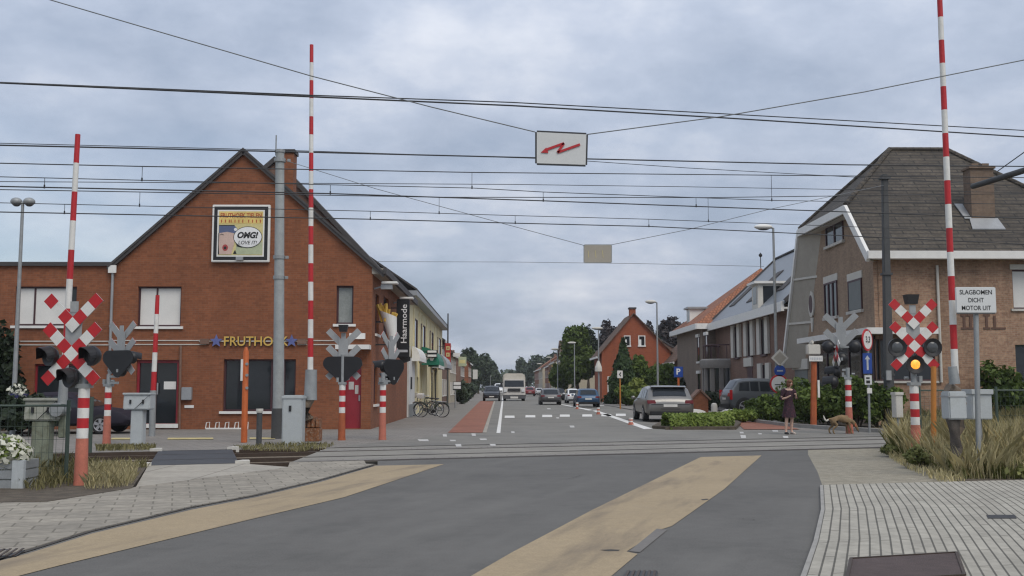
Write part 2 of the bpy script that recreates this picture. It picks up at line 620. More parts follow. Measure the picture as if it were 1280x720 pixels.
# ---------------------------------------------------------------- vegetation
def leaf_mesh(name, pos, nrm, size, mat, parent=None, loc=None, aspect=1.6, **kw):
    n = len(pos)
    a = NR.normal(size=(n, 3))
    t = np.cross(nrm, a)
    t /= np.linalg.norm(t, axis=1, keepdims=True) + 1e-9
    b = np.cross(nrm, t)
    b /= np.linalg.norm(b, axis=1, keepdims=True) + 1e-9
    sz = (size * NR.uniform(.6, 1.4, n))[:, None]
    t, b = t * sz * aspect * .5, b * sz * .5
    q = np.stack([pos - t, pos - b * .9 + nrm * sz * .12, pos + t, pos + b * .9 + nrm * sz * .12], 1).reshape(-1, 3)
    return raw_mesh(name, q, 4, mat, parent, loc, **kw)


def raw_mesh(name, q, k, mat, parent=None, loc=None, label=None, cat=None, group=None, kind=None):
    n = len(q) // k
    o0 = np.zeros(3)
    if parent is not None:
        o0 = np.array(INV[parent.name].inverted().to_translation())
    elif loc is not None:
        o0 = np.array(loc)
    q = q - o0
    me = bpy.data.meshes.new(name)
    me.vertices.add(n * k)
    me.vertices.foreach_set("co", q.astype(np.float32).ravel())
    me.loops.add(n * k)
    me.loops.foreach_set("vertex_index", np.arange(n * k, dtype=np.int32))
    me.polygons.add(n)
    me.polygons.foreach_set("loop_start", np.arange(0, n * k, k, dtype=np.int32))
    me.update(calc_edges=True)
    me.validate()
    me.materials.append(K[mat])
    o = bpy.data.objects.new(name, me)
    COL.objects.link(o)
    if parent is not None:
        o.parent = parent
    elif loc is not None:
        o.location = loc
    for kk, vv in (("label", label), ("category", cat), ("group", group), ("kind", kind)):
        if vv:
            o[kk] = vv
    return o


def cloud(blobs, n, shell=.55, squash=0):
    w = np.array([b[3] * b[4] * b[5] for b in blobs]) ** (2 / 3)
    cnt = np.maximum(3, (n * w / w.sum()).astype(int))
    P, N = [], []
    for b, c in zip(blobs, cnt):
        d = NR.normal(size=(c, 3))
        d /= np.linalg.norm(d, axis=1, keepdims=True)
        r = shell + (1 - shell) * NR.uniform(0, 1, c) ** .6
        r = r * (1 + .12 * np.sin(d[:, 0] * 7 + b[0]) * np.cos(d[:, 2] * 6 + b[1]))
        p = d * r[:, None] * np.array(b[3:6]) + np.array(b[:3])
        nn = d * .8 + NR.normal(size=(c, 3)) * .6
        nn /= np.linalg.norm(nn, axis=1, keepdims=True)
        P.append(p)
        N.append(nn)
    return np.concatenate(P), np.concatenate(N)


def blobs_for(c, rx, ry, rz, k, rs=.42, seed=0):
    r = random.Random(seed)
    out = [(c[0], c[1], c[2], rx * .62, ry * .62, rz * .66)]
    for i in range(k):
        a, e = r.uniform(0, 2 * PI), math.asin(r.uniform(-.75, .95))
        f = r.uniform(.55, .72)
        q = r.uniform(.75, 1.15) * rs
        out.append((c[0] + rx * f * math.cos(a) * math.cos(e), c[1] + ry * f * math.sin(a) * math.cos(e), c[2] + rz * f * math.sin(e), rx * q, ry * q, rz * q))
    return out


def tree(label, loc, h, r, mat="leaf", n=3500, leaf=.3, trunk=.28, crown_from=.25, seed=1, name="broadleaf_tree", group=None, ry=None):
    x, y = loc
    t = thing(name, label, "tree", (x, y, 0), group=group)
    rr = random.Random(seed)
    tb = MB()
    top = h * .8
    path = [(x + rr.uniform(-.1, .1) * i, y + rr.uniform(-.1, .1) * i, top * i / 5) for i in range(6)]
    tb.tube(path, [trunk * (1 - .16 * i) for i in range(6)], 8)
    for i in range(7):
        z0 = h * rr.uniform(.25, .6)
        a = rr.uniform(0, 2 * PI)
        e = (x + r * .7 * math.cos(a), y + r * .7 * math.sin(a), z0 + h * rr.uniform(.12, .3))
        m_ = (x + r * .3 * math.cos(a), y + r * .3 * math.sin(a), z0 + h * .07)
        tb.tube([(x, y, z0), m_, e], [trunk * .42, trunk * .28, trunk * .1], 6)
    tb.build("trunk", "bark", t, smooth=True)
    zc = h * (1 + crown_from) / 2
    bl = blobs_for((x, y, zc), r, ry or r, h * (1 - crown_from) / 2, 16, seed=seed)
    P, N = cloud(bl, n, .5)
    leaf_mesh("crown", P, N, leaf, mat, t)
    return t


def bush(label, c, rx, ry, h, mat, n, leaf, seed=1, name="shrub", cat="shrub", group=None, k=9, stems=True):
    t = thing(name, label, cat, (c[0], c[1], 0), group=group)
    bl = blobs_for((c[0], c[1], h * .52), rx, ry, h * .52, k, .5, seed)
    P, N = cloud(bl, n, .55)
    P[:, 2] = np.maximum(P[:, 2], .02)
    leaf_mesh("foliage", P, N, leaf, mat, t)
    s = MB()
    rr = random.Random(seed)
    for i in range(6):
        a = rr.uniform(0, 6.28)
        s.tube([(c[0] + .1 * math.cos(a), c[1] + .1 * math.sin(a), 0), (c[0] + rx * .5 * math.cos(a), c[1] + ry * .5 * math.sin(a), h * .7)], [.03, .012], 5)
    s.build("stem", "bark", t)
    return t


def hedge(label, pts, w, h, mat, n, leaf, seed=1, name="hedge", group=None, taper=1., wob=.12):
    """a clipped hedge along a polyline: leaves on a rounded box, stems inside"""
    pts = [Vector((p[0], p[1], 0)) for p in pts]
    t = thing(name, label, "hedge", pts[0], group=group)
    seg = [(pts[i], pts[i + 1]) for i in range(len(pts) - 1)]
    ln = np.array([(b - a).length for a, b in seg])
    Ps, Ns = [], []
    for (a, b), l in zip(seg, ln):
        c = max(20, int(n * l / ln.sum()))
        u = NR.uniform(-.02, 1.02, c)
        th = NR.uniform(-.25, PI + .25, c)
        f = NR.uniform(.72, 1., c)
        f = f * (1 + wob * np.sin(u * l * 2.1 + seed) + wob * .7 * np.sin(u * l * 5.3 + 2 * seed + th * 2))
        cx = np.sign(np.cos(th)) * np.abs(np.cos(th)) ** .6 * w / 2 * f
        cz = np.maximum(.03, (np.sign(np.sin(th)) * np.abs(np.sin(th)) ** .55) * h * f)
        d = np.array((b - a).normalized())
        e = np.array((d[1], -d[0], 0))
        P = np.array(a) + np.outer(u, np.array(b - a)) + np.outer(cx, e)
        P[:, 2] = cz
        nn = np.outer(np.cos(th), e)
        nn[:, 2] += np.sin(th)
        nn += NR.normal(size=(c, 3)) * .55
        nn /= np.linalg.norm(nn, axis=1, keepdims=True)
        Ps.append(P)
        Ns.append(nn)
    leaf_mesh("foliage", np.concatenate(Ps), np.concatenate(Ns), leaf, mat, t)
    s = MB()
    for a, b in seg:
        k = max(2, int((b - a).length / .6))
        for i in range(k):
            p = a.lerp(b, (i + .5) / k)
            s.tube([p, p + Vector((R.uniform(-.1, .1), R.uniform(-.1, .1), h * .75))], [.03, .012], 5)
    s.build("stem", "bark", t)
    return t


def blades(name, poly, n, h, mat, w=.012, lean=.45, z=0., label=None, hfun=None, seed=1):
    """grass: thin bent blades scattered in a polygon of ground"""
    poly = [Vector((p[0], p[1], 0)) for p in poly]
    xs, ys = [p.x for p in poly], [p.y for p in poly]
    r = np.random.default_rng(seed)
    pts = []
    k = len(poly)
    X = r.uniform(min(xs), max(xs), n * 4)
    Y = r.uniform(min(ys), max(ys), n * 4)
    ins = np.zeros(len(X), bool)
    for i in range(k):
        a, b = poly[i], poly[(i + 1) % k]
        c = ((a.y > Y) != (b.y > Y)) & (X < (b.x - a.x) * (Y - a.y) / (b.y - a.y + 1e-12) + a.x)
        ins ^= c
    X, Y = X[ins][:n], Y[ins][:n]
    n = len(X)
    hh = h * r.uniform(.45, 1.1, n)
    hh *= .62 + .55 * (np.sin(X * 2.3 + 1) * np.cos(Y * 1.7) * .5 + .5)
    if hfun is not None:
        hh *= hfun(X, Y)
    a = r.uniform(0, 2 * PI, n)
    l = hh * r.uniform(.1, lean, n)
    p0 = np.stack([X, Y, np.full(n, z)], 1)
    d = np.stack([np.cos(a), np.sin(a), np.zeros(n)], 1)
    e = np.stack([-np.sin(a + r.uniform(-1, 1, n)), np.cos(a), np.zeros(n)], 1) * w
    mid = p0 + d * (l * .35)[:, None] + np.array((0, 0, 1)) * (hh * .6)[:, None]
    tip = p0 + d * l[:, None] + np.array((0, 0, 1)) * hh[:, None]
    q = np.stack([p0 - e * .7, p0 + e * .7, mid + e, tip, mid - e], 1).reshape(-1, 3)
    return raw_mesh(name, q, 5, mat, kind="stuff", label=label)


# ---------------------------------------------------------------- buildings: helpers
def wall(mb, fr, u0, u1, z0, z1, holes=(), depth=.14, m=0):
    us = sorted({u0, u1, *[h[0] for h in holes], *[h[1] for h in holes]})
    zs = sorted({z0, z1, *[h[2] for h in holes], *[h[3] for h in holes]})
    for i in range(len(us) - 1):
        for j in range(len(zs) - 1):
            uc, zc = (us[i] + us[i + 1]) / 2, (zs[j] + zs[j + 1]) / 2
            if any(h[0] < uc < h[1] and h[2] < zc < h[3] for h in holes):
                continue
            mb.face([fr.P(us[i], zs[j]), fr.P(us[i + 1], zs[j]), fr.P(us[i + 1], zs[j + 1]), fr.P(us[i], zs[j + 1])], m)
    for a, b, c, e in holes:
        for p, q in (((a, c), (b, c)), ((b, c), (b, e)), ((b, e), (a, e)), ((a, e), (a, c))):
            mb.face([fr.P(*p), fr.P(*q), fr.P(*q, -depth), fr.P(*p, -depth)], m)


def window(parent, fr, u0, u1, z0, z1, bars=(), hbars=(), fm="frame_dark", gm="glass", sill=True, depth=.14, fw=.06, name="window", blinds=(), sillm="sill", lintel=None, label=None):
    d = -depth
    p = MB().fbox(fr, u0, u1, z0, z1, d - .03, d + .012).build(name, gm, parent)
    if label:
        p["label"] = label
    f = MB()
    e = d + .06
    f.fbox(fr, u0, u0 + fw, z0, z1, d - .02, e).fbox(fr, u1 - fw, u1, z0, z1, d - .02, e)
    f.fbox(fr, u0 + fw, u1 - fw, z0, z0 + fw, d - .02, e - .002).fbox(fr, u0 + fw, u1 - fw, z1 - fw, z1, d - .02, e - .002)
    for b in bars:
        c = u0 + (u1 - u0) * b
        f.fbox(fr, c - fw / 2, c + fw / 2, z0 + fw, z1 - fw, d - .01, e - .006)
    for b in hbars:
        c = z0 + (z1 - z0) * b
        f.fbox(fr, u0 + fw, u1 - fw, c - fw / 2, c + fw / 2, d - .01, e - .009)
    f.build("window_frame", fm, p)
    if sill:
        MB().fbox(fr, u0 - .1, u1 + .1, z0 - .09, z0 - .002, -.05, .07).build("sill", sillm, p)
    if lintel:
        MB().fbox(fr, u0 - .08, u1 + .08, z1 + .002, z1 + .2, -.05, .035).build("lintel", lintel, p)
    for a, b, zb in blinds:
        MB().fbox(fr, u0 + (u1 - u0) * a + fw * .4, u0 + (u1 - u0) * b - fw * .4, z0 + (z1 - z0) * zb, z1 - fw, d + .008, d + .03).build("blind", "blind", p)
    return p


def slabroof(pts, t, mat, parent, name="roof"):
    return MB().prism(pts, (0, 0, -t)).build(name, mat, parent)
# ================================================================ sky and light
SUN_EL, SUN_AZ = math.radians(52), math.radians(150)     # azimuth measured from +Y clockwise: behind the camera, to the right
w = bpy.data.worlds.new("World")
SC.world = w
w.use_nodes = True
nt = w.node_tree
bg = nt.nodes["Background"]
sky = nt.nodes.new("ShaderNodeTexSky")
sky.sky_type = "NISHITA"
sky.sun_disc = False
sky.sun_elevation = SUN_EL
sky.sun_rotation = SUN_AZ
sky.air_density = 1.0
sky.dust_density = 1.6
tc = nt.nodes.new("ShaderNodeTexCoord")
sep = nt.nodes.new("ShaderNodeSeparateXYZ")
L(nt, tc.outputs["Generated"], sep.inputs[0])


def wm(op, a, b=None, v=None):
    n = nt.nodes.new("ShaderNodeMath")
    n.operation = op
    if isinstance(a, (int, float)):
        n.inputs[0].default_value = a
    else:
        L(nt, a, n.inputs[0])
    if b is not None:
        if isinstance(b, (int, float)):
            n.inputs[1].default_value = b
        else:
            L(nt, b, n.inputs[1])
    return n.outputs[0]


zz = wm("ADD", wm("MAXIMUM", sep.outputs[2], 0.0), .30)
cmb = nt.nodes.new("ShaderNodeCombineXYZ")
L(nt, wm("DIVIDE", sep.outputs[0], zz), cmb.inputs[0])
L(nt, wm("DIVIDE", sep.outputs[1], zz), cmb.inputs[1])
n1 = noise(nt, cmb.outputs[0], 1.15, 8, .58)
n2 = noise(nt, cmb.outputs[0], 3.1, 6, .6)
# thin spots in the cloud deck: a bluish opening low to the left of the street
hole = wm("MULTIPLY", rng(nt, sep.outputs[0], 0, 1, -.12, -.46), rng(nt, sep.outputs[2], 1, 0, .10, .27))
cover = wm("SUBTRACT", rng(nt, n1, .80, 1.0, .38, .56), wm("MULTIPLY", hole, .72))
ramp = nt.nodes.new("ShaderNodeValToRGB")
cr = ramp.color_ramp
cr.elements[0].position, cr.elements[0].color = .40, (3.75, 4.35, 5.5, 1)
cr.elements[1].position, cr.elements[1].color = .63, (7.4, 7.7, 8.4, 1)
e_ = cr.elements.new(.5)
e_.color = (4.95, 5.55, 6.75, 1)
L(nt, wm("ADD", wm("MULTIPLY", n1, .62), wm("MULTIPLY", n2, .38)), ramp.inputs[0])
deck = tint(nt, ramp.outputs[0], rng(nt, sep.outputs[2], .74, 1.0, 0, .34))   # the cloud deck is greyer towards the horizon
L(nt, mix(nt, cover, sky.outputs[0], deck), bg.inputs["Color"])
bg.inputs["Strength"].default_value = .1
sd = bpy.data.lights.new("sun", "SUN")
sd.energy = 1.5
sd.angle = math.radians(38)
sd.color = (1, .93, .82)
so = bpy.data.objects.new("sun", sd)
COL.objects.link(so)
dirv = Vector((math.sin(SUN_AZ) * math.cos(SUN_EL), math.cos(SUN_AZ) * math.cos(SUN_EL), math.sin(SUN_EL)))
so.rotation_euler = dirv.to_track_quat("Z", "Y").to_euler()
so.location = dirv * 60
vs_ = SC.view_settings
vs_.view_transform = "Standard"
vs_.look = "None"
vs_.exposure = .24
vs_.gamma = 1
SC.render.filter_size = 1.3
SC.cycles.filter_width = 1.25

# ================================================================ ground
N0, N1 = G(190, 583), G(1100, 560)
tr = (N1 - N0)
tr.z = 0
tr.normalize()                              # along the tracks
pn = Vector((-tr.y, tr.x, 0))               # across them, away from the camera
D = (G(300, 562) - N0).dot(pn)


def T(a, d, z=0.):                          # a metres along from N0, d metres across
    return N0 + tr * a + pn * d + Vector((0, 0, z))


def ontrack(x, y, d, z=0.):                 # nearest point on the line d across for this picture column
    p = RP(x, y, T(0, d), pn)
    return Vector((p.x, p.y, z))


def NE(x, d=0.):                            # the point of the track line d seen in column x (at ground level)
    lo, hi = 486., 900.
    for _ in range(60):
        m_ = (lo + hi) / 2
        if (G(x, m_) - T(0, d)).dot(pn) > 0:
            lo = m_
        else:
            hi = m_
    q = G(x, hi)
    return Vector((q.x, q.y, 0))


flat("ground", [(-2500, -60), (2500, -60), (2500, 5000), (-2500, 5000)], -.34, "field")
flat("track_bed", [T(-90, -.6), T(120, -.6), T(120, D + .6), T(-90, D + .6)], -.075, "ballast")
# the street side beyond the tracks
flat("pavement", [T(-90, D + .02), T(120, D + .02), Vector((130, 430, 0)), Vector((-110, 430, 0))], -.006, "pav3", .3)
# near road up to the tracks
road = gp((-260, 800), (-30, 706), (35, 690), (115, 665), (240, 635), (320, 620), (400, 601), (472, 581))
road = [Vector((-4.6, 3, 0))] + road[2:]
nearline = [NE(472), NE(1010)]
right_edge = gp((1010, 568), (1022, 590), (1029, 610), (1030, 640), (1022, 680), (1010, 720), (985, 790))
flat("road", road + nearline + right_edge + [Vector((1.2, 3, 0))], 0, "asphalt", .3)
flat("level_crossing", [NE(362, .03), NE(1125, .03), NE(1118, D), NE(410, D)], .001, "deck", .3)
flat("street", [NE(415, D + .03), NE(1118, D + .03)] + gp((1110, 541), (1000, 539), (925, 538.5), (832, 537.5)) + [Vector((8.4, 75, 0)), Vector((8.4, 400, 0)), Vector((-2.2, 400, 0)), Vector((-1.35, 90, 0))] + gp((592, 530), (608, 541.5), (563, 541.5), (520, 549), (440, 556)), .004, "asphalt_old")
# dark joints along the rails inside the crossing
for i, (d, wd) in enumerate(((.10, .10), (1.535, .10), (D - 1.535, .10), (D - .10, .10))):
    MB().prism([T(-90, d - .035, -.16), T(-90, d + .035, -.16), T(-90, d + .035, .006), T(-90, d - .035, .006)], tr * 210).build(
        "rail", "rail", label=["rusty rail nearest to the camera, running under the rubber walkway panel", "second rail from the camera, far rail of the nearer track", "third rail from the camera, near rail of the farther track", "rusty rail farthest from the camera, next to the far pavement"][i], cat="rail", group="rails of the two tracks", loc=T(-90, d))
jl = [(NE(380, -.02), NE(1108, -.02), .07), (NE(372, .20), NE(1110, .20), .06), (NE(380, 1.44), NE(1110, 1.44), .07), (NE(385, D - 1.43), NE(1112, D - 1.43), .06), (NE(400, D - .2), NE(1112, D - .2), .07)]
for a, b, ww in jl:
    flat("joint_line", [a - pn * ww / 2, b - pn * ww / 2, b + pn * ww / 2, a + pn * ww / 2], .0055, "groove")
for d0_, d1_ in ((.26, .62), (D - 1.36, D - .9)):
    flat("joint_strip", [NE(400, d0_), NE(1108, d0_), NE(1108, d1_), NE(400, d1_)], .005, "pav3")
# tan side strips of the near road
flat("road_strip", gp((-40, 712), (35, 692.5), (115, 667.5), (240, 637.5), (320, 622), (400, 603), (470, 582.5)) + gp((555, 580.5), (430, 622), (320, 648), (200, 677), (80, 706), (-60, 742)), .005, "tan")
flat("road_strip", gp((560, 737), (590, 720), (640, 691), (740, 638), (876, 571.5)) + gp((952, 569.5), (905, 612), (840, 658), (827, 662), (783, 690), (797, 693), (765, 720), (735, 740)), .005, "tan")
flat("road_patch", gp((821, 661.5), (834, 663), (800, 691), (786, 690)), .0065, "patch")
# left pavement with its kerb line
lp = gp((470, 581), (400, 601), (320, 620), (240, 635), (115, 665), (35, 690), (-120, 730))
lpk = [p + Vector((-.035, 0, 0)) for p in lp]
flat("kerb_joint", lp + [p + Vector((-.05, .01, 0)) for p in lp[::-1]], .007, "joint")
flat("kerb", [p + Vector((-.045, .009, 0)) for p in lp] + [p + Vector((-.19, .05, 0)) for p in lp[::-1]], .016, "pav", .3)
lp2 = [p + Vector((-.19, .05, 0)) for p in lp]
flat("left_pavement", [NE(455, -.03)] + lp2 + [Vector((-20, 9.5, 0))] + gp((-200, 640), (0, 629), (60, 628), (165, 611), (172, 609), (360, 585)) + [NE(362, -.03)], .014, "pav", .3)
flat("path", gp((170, 610), (362, 585)) + [NE(300, -.02), NE(185, -.02)], .017, "slab", .3)
flat("soil", [NE(184, -.03)] + gp((165, 611.5), (60, 628.5), (0, 629.5), (-200, 640.5)) + [Vector((-22, 14, 0)), T(-30, -.03)], .02, "soil", .3)
# rubber walkway panel over the tracks
pw = MB()
a0, a1, b0, b1 = NE(186, -.02), NE(299, -.02), NE(290, D), NE(198, D)
pw.prism([Vector((p.x, p.y, -.2)) for p in (a0, a1, b0, b1)], (0, 0, .212))
pp = pw.build("walkway_mat", "rubber", label="dark rubber walkway panel laid over the tracks", cat="walkway mat", loc=a0)
for d in (.1, 1.535, D - 1.535, D - .1):
    p0, p1 = NE(186 + 12 * d / D, d), NE(299 - 9 * d / D, d)
    MB().face([Vector((p.x, p.y, .0165)) for p in (p0 - pn * .03, p1 - pn * .03, p1 + pn * .03, p0 + pn * .03)]).build("flange_groove", "groove", pp)
for p in (NE(182, 0.0), NE(197, D), NE(305, 0.05), NE(293, D)):
    MB().prism([p + Vector((-.14, -.12, -.05)), p + Vector((.14, -.12, -.05)), p + Vector((.06, .14, -.05)), p + Vector((-.06, .14, -.05))], (0, 0, .12)).build("end_deflector", "offwhite", pp)
# right: gravel, pavers that follow the bend of the road edge, cover plate
flat("gravel", [NE(1000, -.02)] + gp((1008, 590), (1012, 612), (1040, 613), (1200, 606), (1290, 604)) + [NE(1290, -.02)], -.002, "gravel", .3)
flat("verge", [NE(1118, -.05)] + gp((1155, 585), (1200, 603), (1290, 603.5), (1700, 600)) + [T(70, -.05)], .02, "soil", .3)
kc = gp((1029, 609), (1031, 640), (1023, 680), (1010, 720), (985, 790))
kc = [G(1029, 609)] + [kc[0].lerp(kc[1], .5)] + kc[1:]
dr = (G(1280, 602.5) - G(1029, 609)).normalized()
pv = MB()
ku = [0.]
for i in range(len(kc) - 1):
    ku.append(ku[-1] + (kc[i + 1] - kc[i]).length)
for i in range(len(kc) - 1):
    for a, b in ((0, 3), (3, 9), (9, 20)):
        q = [kc[i] + dr * a, kc[i] + dr * b, kc[i + 1] + dr * b, kc[i + 1] + dr * a]
        pv.face([p + Vector((0, 0, .035)) for p in q], 0, [(ku[i], a), (ku[i], b), (ku[i + 1], b), (ku[i + 1], a)])
pv.build("right_pavement", "pav2", kind="structure")
kb = MB()
for i in range(len(kc) - 1):
    kb.prism([kc[i] + Vector((0, 0, -.1)), kc[i] + dr * -.05 + Vector((0, 0, -.1)), kc[i] + dr * -.05 + Vector((0, 0, .033)), kc[i] + Vector((0, 0, .033))], kc[i + 1] - kc[i])
kb.build("kerb", "kerb", kind="structure")
mh = gp((1064, 705), (1196, 697), (1206, 726), (1058, 735))
m1 = MB().prism([p + Vector((0, 0, .02)) for p in mh], (0, 0, .024)).build("access_cover", "manhole", label="large rusty iron access cover set in the light paving", cat="access cover", loc=mh[0])
fr_ = MB()
for i in range(4):
    a, b = mh[i] + Vector((0, 0, .046)), mh[(i + 1) % 4] + Vector((0, 0, .046))
    fr_.beam(a, b, .025, .012)
fr_.build("cover_frame", "rail", m1)
sl = gp((1233, 648), (1269, 648), (1271, 652.5), (1235, 652.5))
MB().prism([p + Vector((0, 0, .02)) for p in sl], (0, 0, .02)).build("drain_slot", "dark", label="small dark drain slot in the light paving", cat="drain", loc=sl[0])


def drain(label, px, mat="dark"):
    q = gp(*px)
    t = MB().prism([p + Vector((0, 0, -.03)) for p in q], (0, 0, .045)).build("road_drain", mat, label=label, cat="drain", loc=q[0])
    g = MB()
    for i in range(6):
        k = (i + .5) / 6
        g.beam(q[0].lerp(q[1], k) + Vector((0, 0, .018)), q[3].lerp(q[2], k) + Vector((0, 0, .018)), .02, .008)
    g.build("drain_bar", "rail", t)


drain("iron road drain at the kerb beside the left tan strip", ((-15, 689), (33, 688), (20, 697), (-30, 699)))
drain("iron road drain in dark asphalt beside the central tan strip", ((783, 716), (822, 716), (820, 728), (776, 728)))
# crack in the tan strip
flat("road_crack", gp((750, 688.4), (763, 687.6), (775, 688.2), (773, 689.6), (760, 689.8)), .0075, "joint")
flat("road_crack", gp((876, 624.6), (884, 624), (886, 625.4), (878, 626)), .0075, "joint")

rc_ = random.Random(5)
for (xa, ya), (xb, yb) in (((905, 648), (928, 652)), ((700, 600), (716, 594))):
    a, b = G(xa, ya), G(xb, yb)
    e = Vector((-(b - a).y, (b - a).x, 0)).normalized()
    n = 14
    off = [0]
    for i in range(n):
        off.append(off[-1] + rc_.uniform(-.05, .05))
    ctr = [a.lerp(b, i / n) + e * off[i] for i in range(n + 1)]
    flat("road_crack", [p + e * rc_.uniform(.003, .008) for p in ctr] + [p - e * rc_.uniform(.003, .008) for p in ctr[::-1]], .0078, "joint")
# markings of the street
Z_ = .0085


def mark(px, m="white_paint", z=Z_, name="road_marking"):
    flat(name, gp(*px), z, m)


flat("cycle_path", gp((560, 541), (603, 541)) + [Vector((-.66, 112, 0)), Vector((-2.1, 112, 0))], .0065, "redpath")
flat("cycle_path_edge", gp((603.5, 541), (608, 541)) + [Vector((-.5, 112, 0)), Vector((-.64, 112, 0))], .0068, "slab")
mark(((620.5, 541.5), (625.5, 541.5), (630, 490.5), (629, 490.5)))
mark(((740.5, 513.5), (746, 513.2), (816.5, 536.3), (805, 536.6)))
mark(((698, 505.2), (701, 505.1), (741, 512.6), (736, 513.2)))
for x, y in ((637, 521), (663, 520.4), (684, 520), (706, 519.6), (734, 519.4), (758, 519), (776, 518.6)):
    mark(((x - 6, y - 1.3), (x + 6, y - 1.3), (x + 6.3, y + 1.5), (x - 6.3, y + 1.5)))
for x, y, a, b in ((529, 550.6, 9, 1.7), (556, 544.6, 3.4, 2), (566, 551, 5, 1.2), (573, 557, 5, 2.3), (592, 543.6, 3.6, 2), (604, 549.4, 6, 1.2), (616, 556.5, 5, 1.6), (641, 540.5, 3, 1.4),
                   (715, 533.4, 4, 1.6), (697, 522.5, 2.4, 1), (929, 546, 4.5, 2.6), (927, 541, 3.4, 1.4), (982, 546.6, 4.6, 1.8), (969, 539, 5, 1.2), (950, 542.5, 3, 1), (686, 511, 3, .9), (752, 506.6, 4, .8)):
    mark(((x - a * .8, y - b * .75), (x + a * .65, y - b * .7), (x + a * .8, y + b * .75), (x - a * .55, y + b * .75)), "worn_paint")
mark(((210, 547.5), (266, 547.3), (267, 549.3), (209, 549.6)), "yellow_paint")
mark(((312, 547.2), (344, 547), (344, 549), (312, 549.2)), "yellow_paint")
mark(((140, 547.5), (170, 547.5), (170, 549.5), (138, 549.6)), "yellow_paint")
# raised kerb and strip on the right, before the hedge
kr = gp((938, 527), (985, 533), (1040, 537), (1105, 541), (1135, 541))
for i in range(len(kr) - 1):
    MB().beam(kr[i] + Vector((0, 0, .05)), kr[i + 1] + Vector((0, 0, .05)), .22, .14).build("kerb", "kerb", kind="structure")
flat("garden_ground", kr + [Vector((30, 34, 0)), Vector((60, 60, 0)), Vector((14.3, 60, 0)), Vector((11.9, 44, 0))], .012, "soil")
flat("path", gp((918, 526), (938, 527), (985, 533), (1000, 537), (930, 537)), .011, "redpath")
flat("traffic_island", gp((815, 535.8), (832, 537), (920, 537), (926, 531), (905, 518), (868, 516), (842, 521)), .1, "soil", .3)
flat("parking_strip", [Vector((8.4, 62, 0)), Vector((10.2, 62, 0)), Vector((10.2, 300, 0)), Vector((8.4, 300, 0))], .05, "pav3", .1)

# ================================================================ overhead line
P0n, P0f, Pm = T(0, .82), T(0, D - .82), G(347, 548)
dm = (Pm - N0).dot(pn)
Pm0 = T(0, dm)


def wirepts(px, plane, ext=True):
    px = list(px)
    if ext:
        (x0, y0), (x1, y1) = px[0], px[1]
        px.insert(0, (-160, y0 + (y1 - y0) / (x1 - x0) * (-160 - x0)))
        (x0, y0), (x1, y1) = px[-2], px[-1]
        px.append((1480, y1 + (y1 - y0) / (x1 - x0) * (1480 - x1)))
    return [RP(x, y, plane, pn) for x, y in px]


def interp(px, x):
    for (x0, y0), (x1, y1) in zip(px, px[1:]):
        if x0 <= x <= x1:
            return y0 + (y1 - y0) * (x - x0) / (x1 - x0)
    (x0, y0), (x1, y1) = (px[0], px[1]) if x < px[0][0] else (px[-2], px[-1])
    return y0 + (y1 - y0) * (x - x0) / (x1 - x0)


def catenary(label, plane, mes, aux, con, d1, d2, base):
    t = thing("overhead_line", label, "overhead wires", base, group="overhead lines of the two tracks")
    MB().tube(wirepts(mes, plane), .011, 6).build("messenger_wire", "cable", t)
    MB().tube(wirepts(aux, plane), .009, 6).build("auxiliary_wire", "cable", t)
    MB().tube(wirepts(con, plane), .0135, 6).build("contact_wire", "cable", t)
    for lst, a, b in ((d1, mes, aux), (d2, aux, con)):
        for x in lst:
            p, q = RP(x, interp(a, x), plane, pn), RP(x, interp(b, x), plane, pn)
            q.x, q.y = p.x, p.y
            MB().cyl(p, q, .006, n=5).cyl(q + Vector((0, 0, -.02)), q + Vector((0, 0, .05)), .016, n=5).build("dropper", "cable", t)


mes_n, aux_n, con_n = [(0, 204), (178, 208), (590, 215.5), (964, 219), (1070, 220)], [(0, 221), (413, 231), (590, 235), (679, 240), (870, 247), (964, 250.5), (1060, 252)], [(0, 233), (413, 242), (679, 251), (870, 258), (1060, 265)]
mes_f, aux_f, con_f = [(0, 237), (175, 240), (549, 246.5), (885, 247), (1040, 245)], [(0, 253.5), (463, 264), (644, 269.5), (811, 274), (1000, 281)], [(0, 265), (463, 274), (644, 279), (811, 283), (1000, 292)]
catenary("overhead wires and droppers above the nearer track", P0n, mes_n, aux_n, con_n, (178, 590, 964), (56, 413, 679, 870), T(0, .82))
catenary("overhead wires and droppers above the farther track, the lower set", P0f, mes_f, aux_f, con_f, (175, 549, 885), (81, 463, 644, 811), T(0, D - .82))


def cable(name, label, pts, r, m="cable", group=None):
    o = MB().tube(pts, r, 6).build(name, m, label=label, cat="cable", loc=pts[0], group=group)
    return o


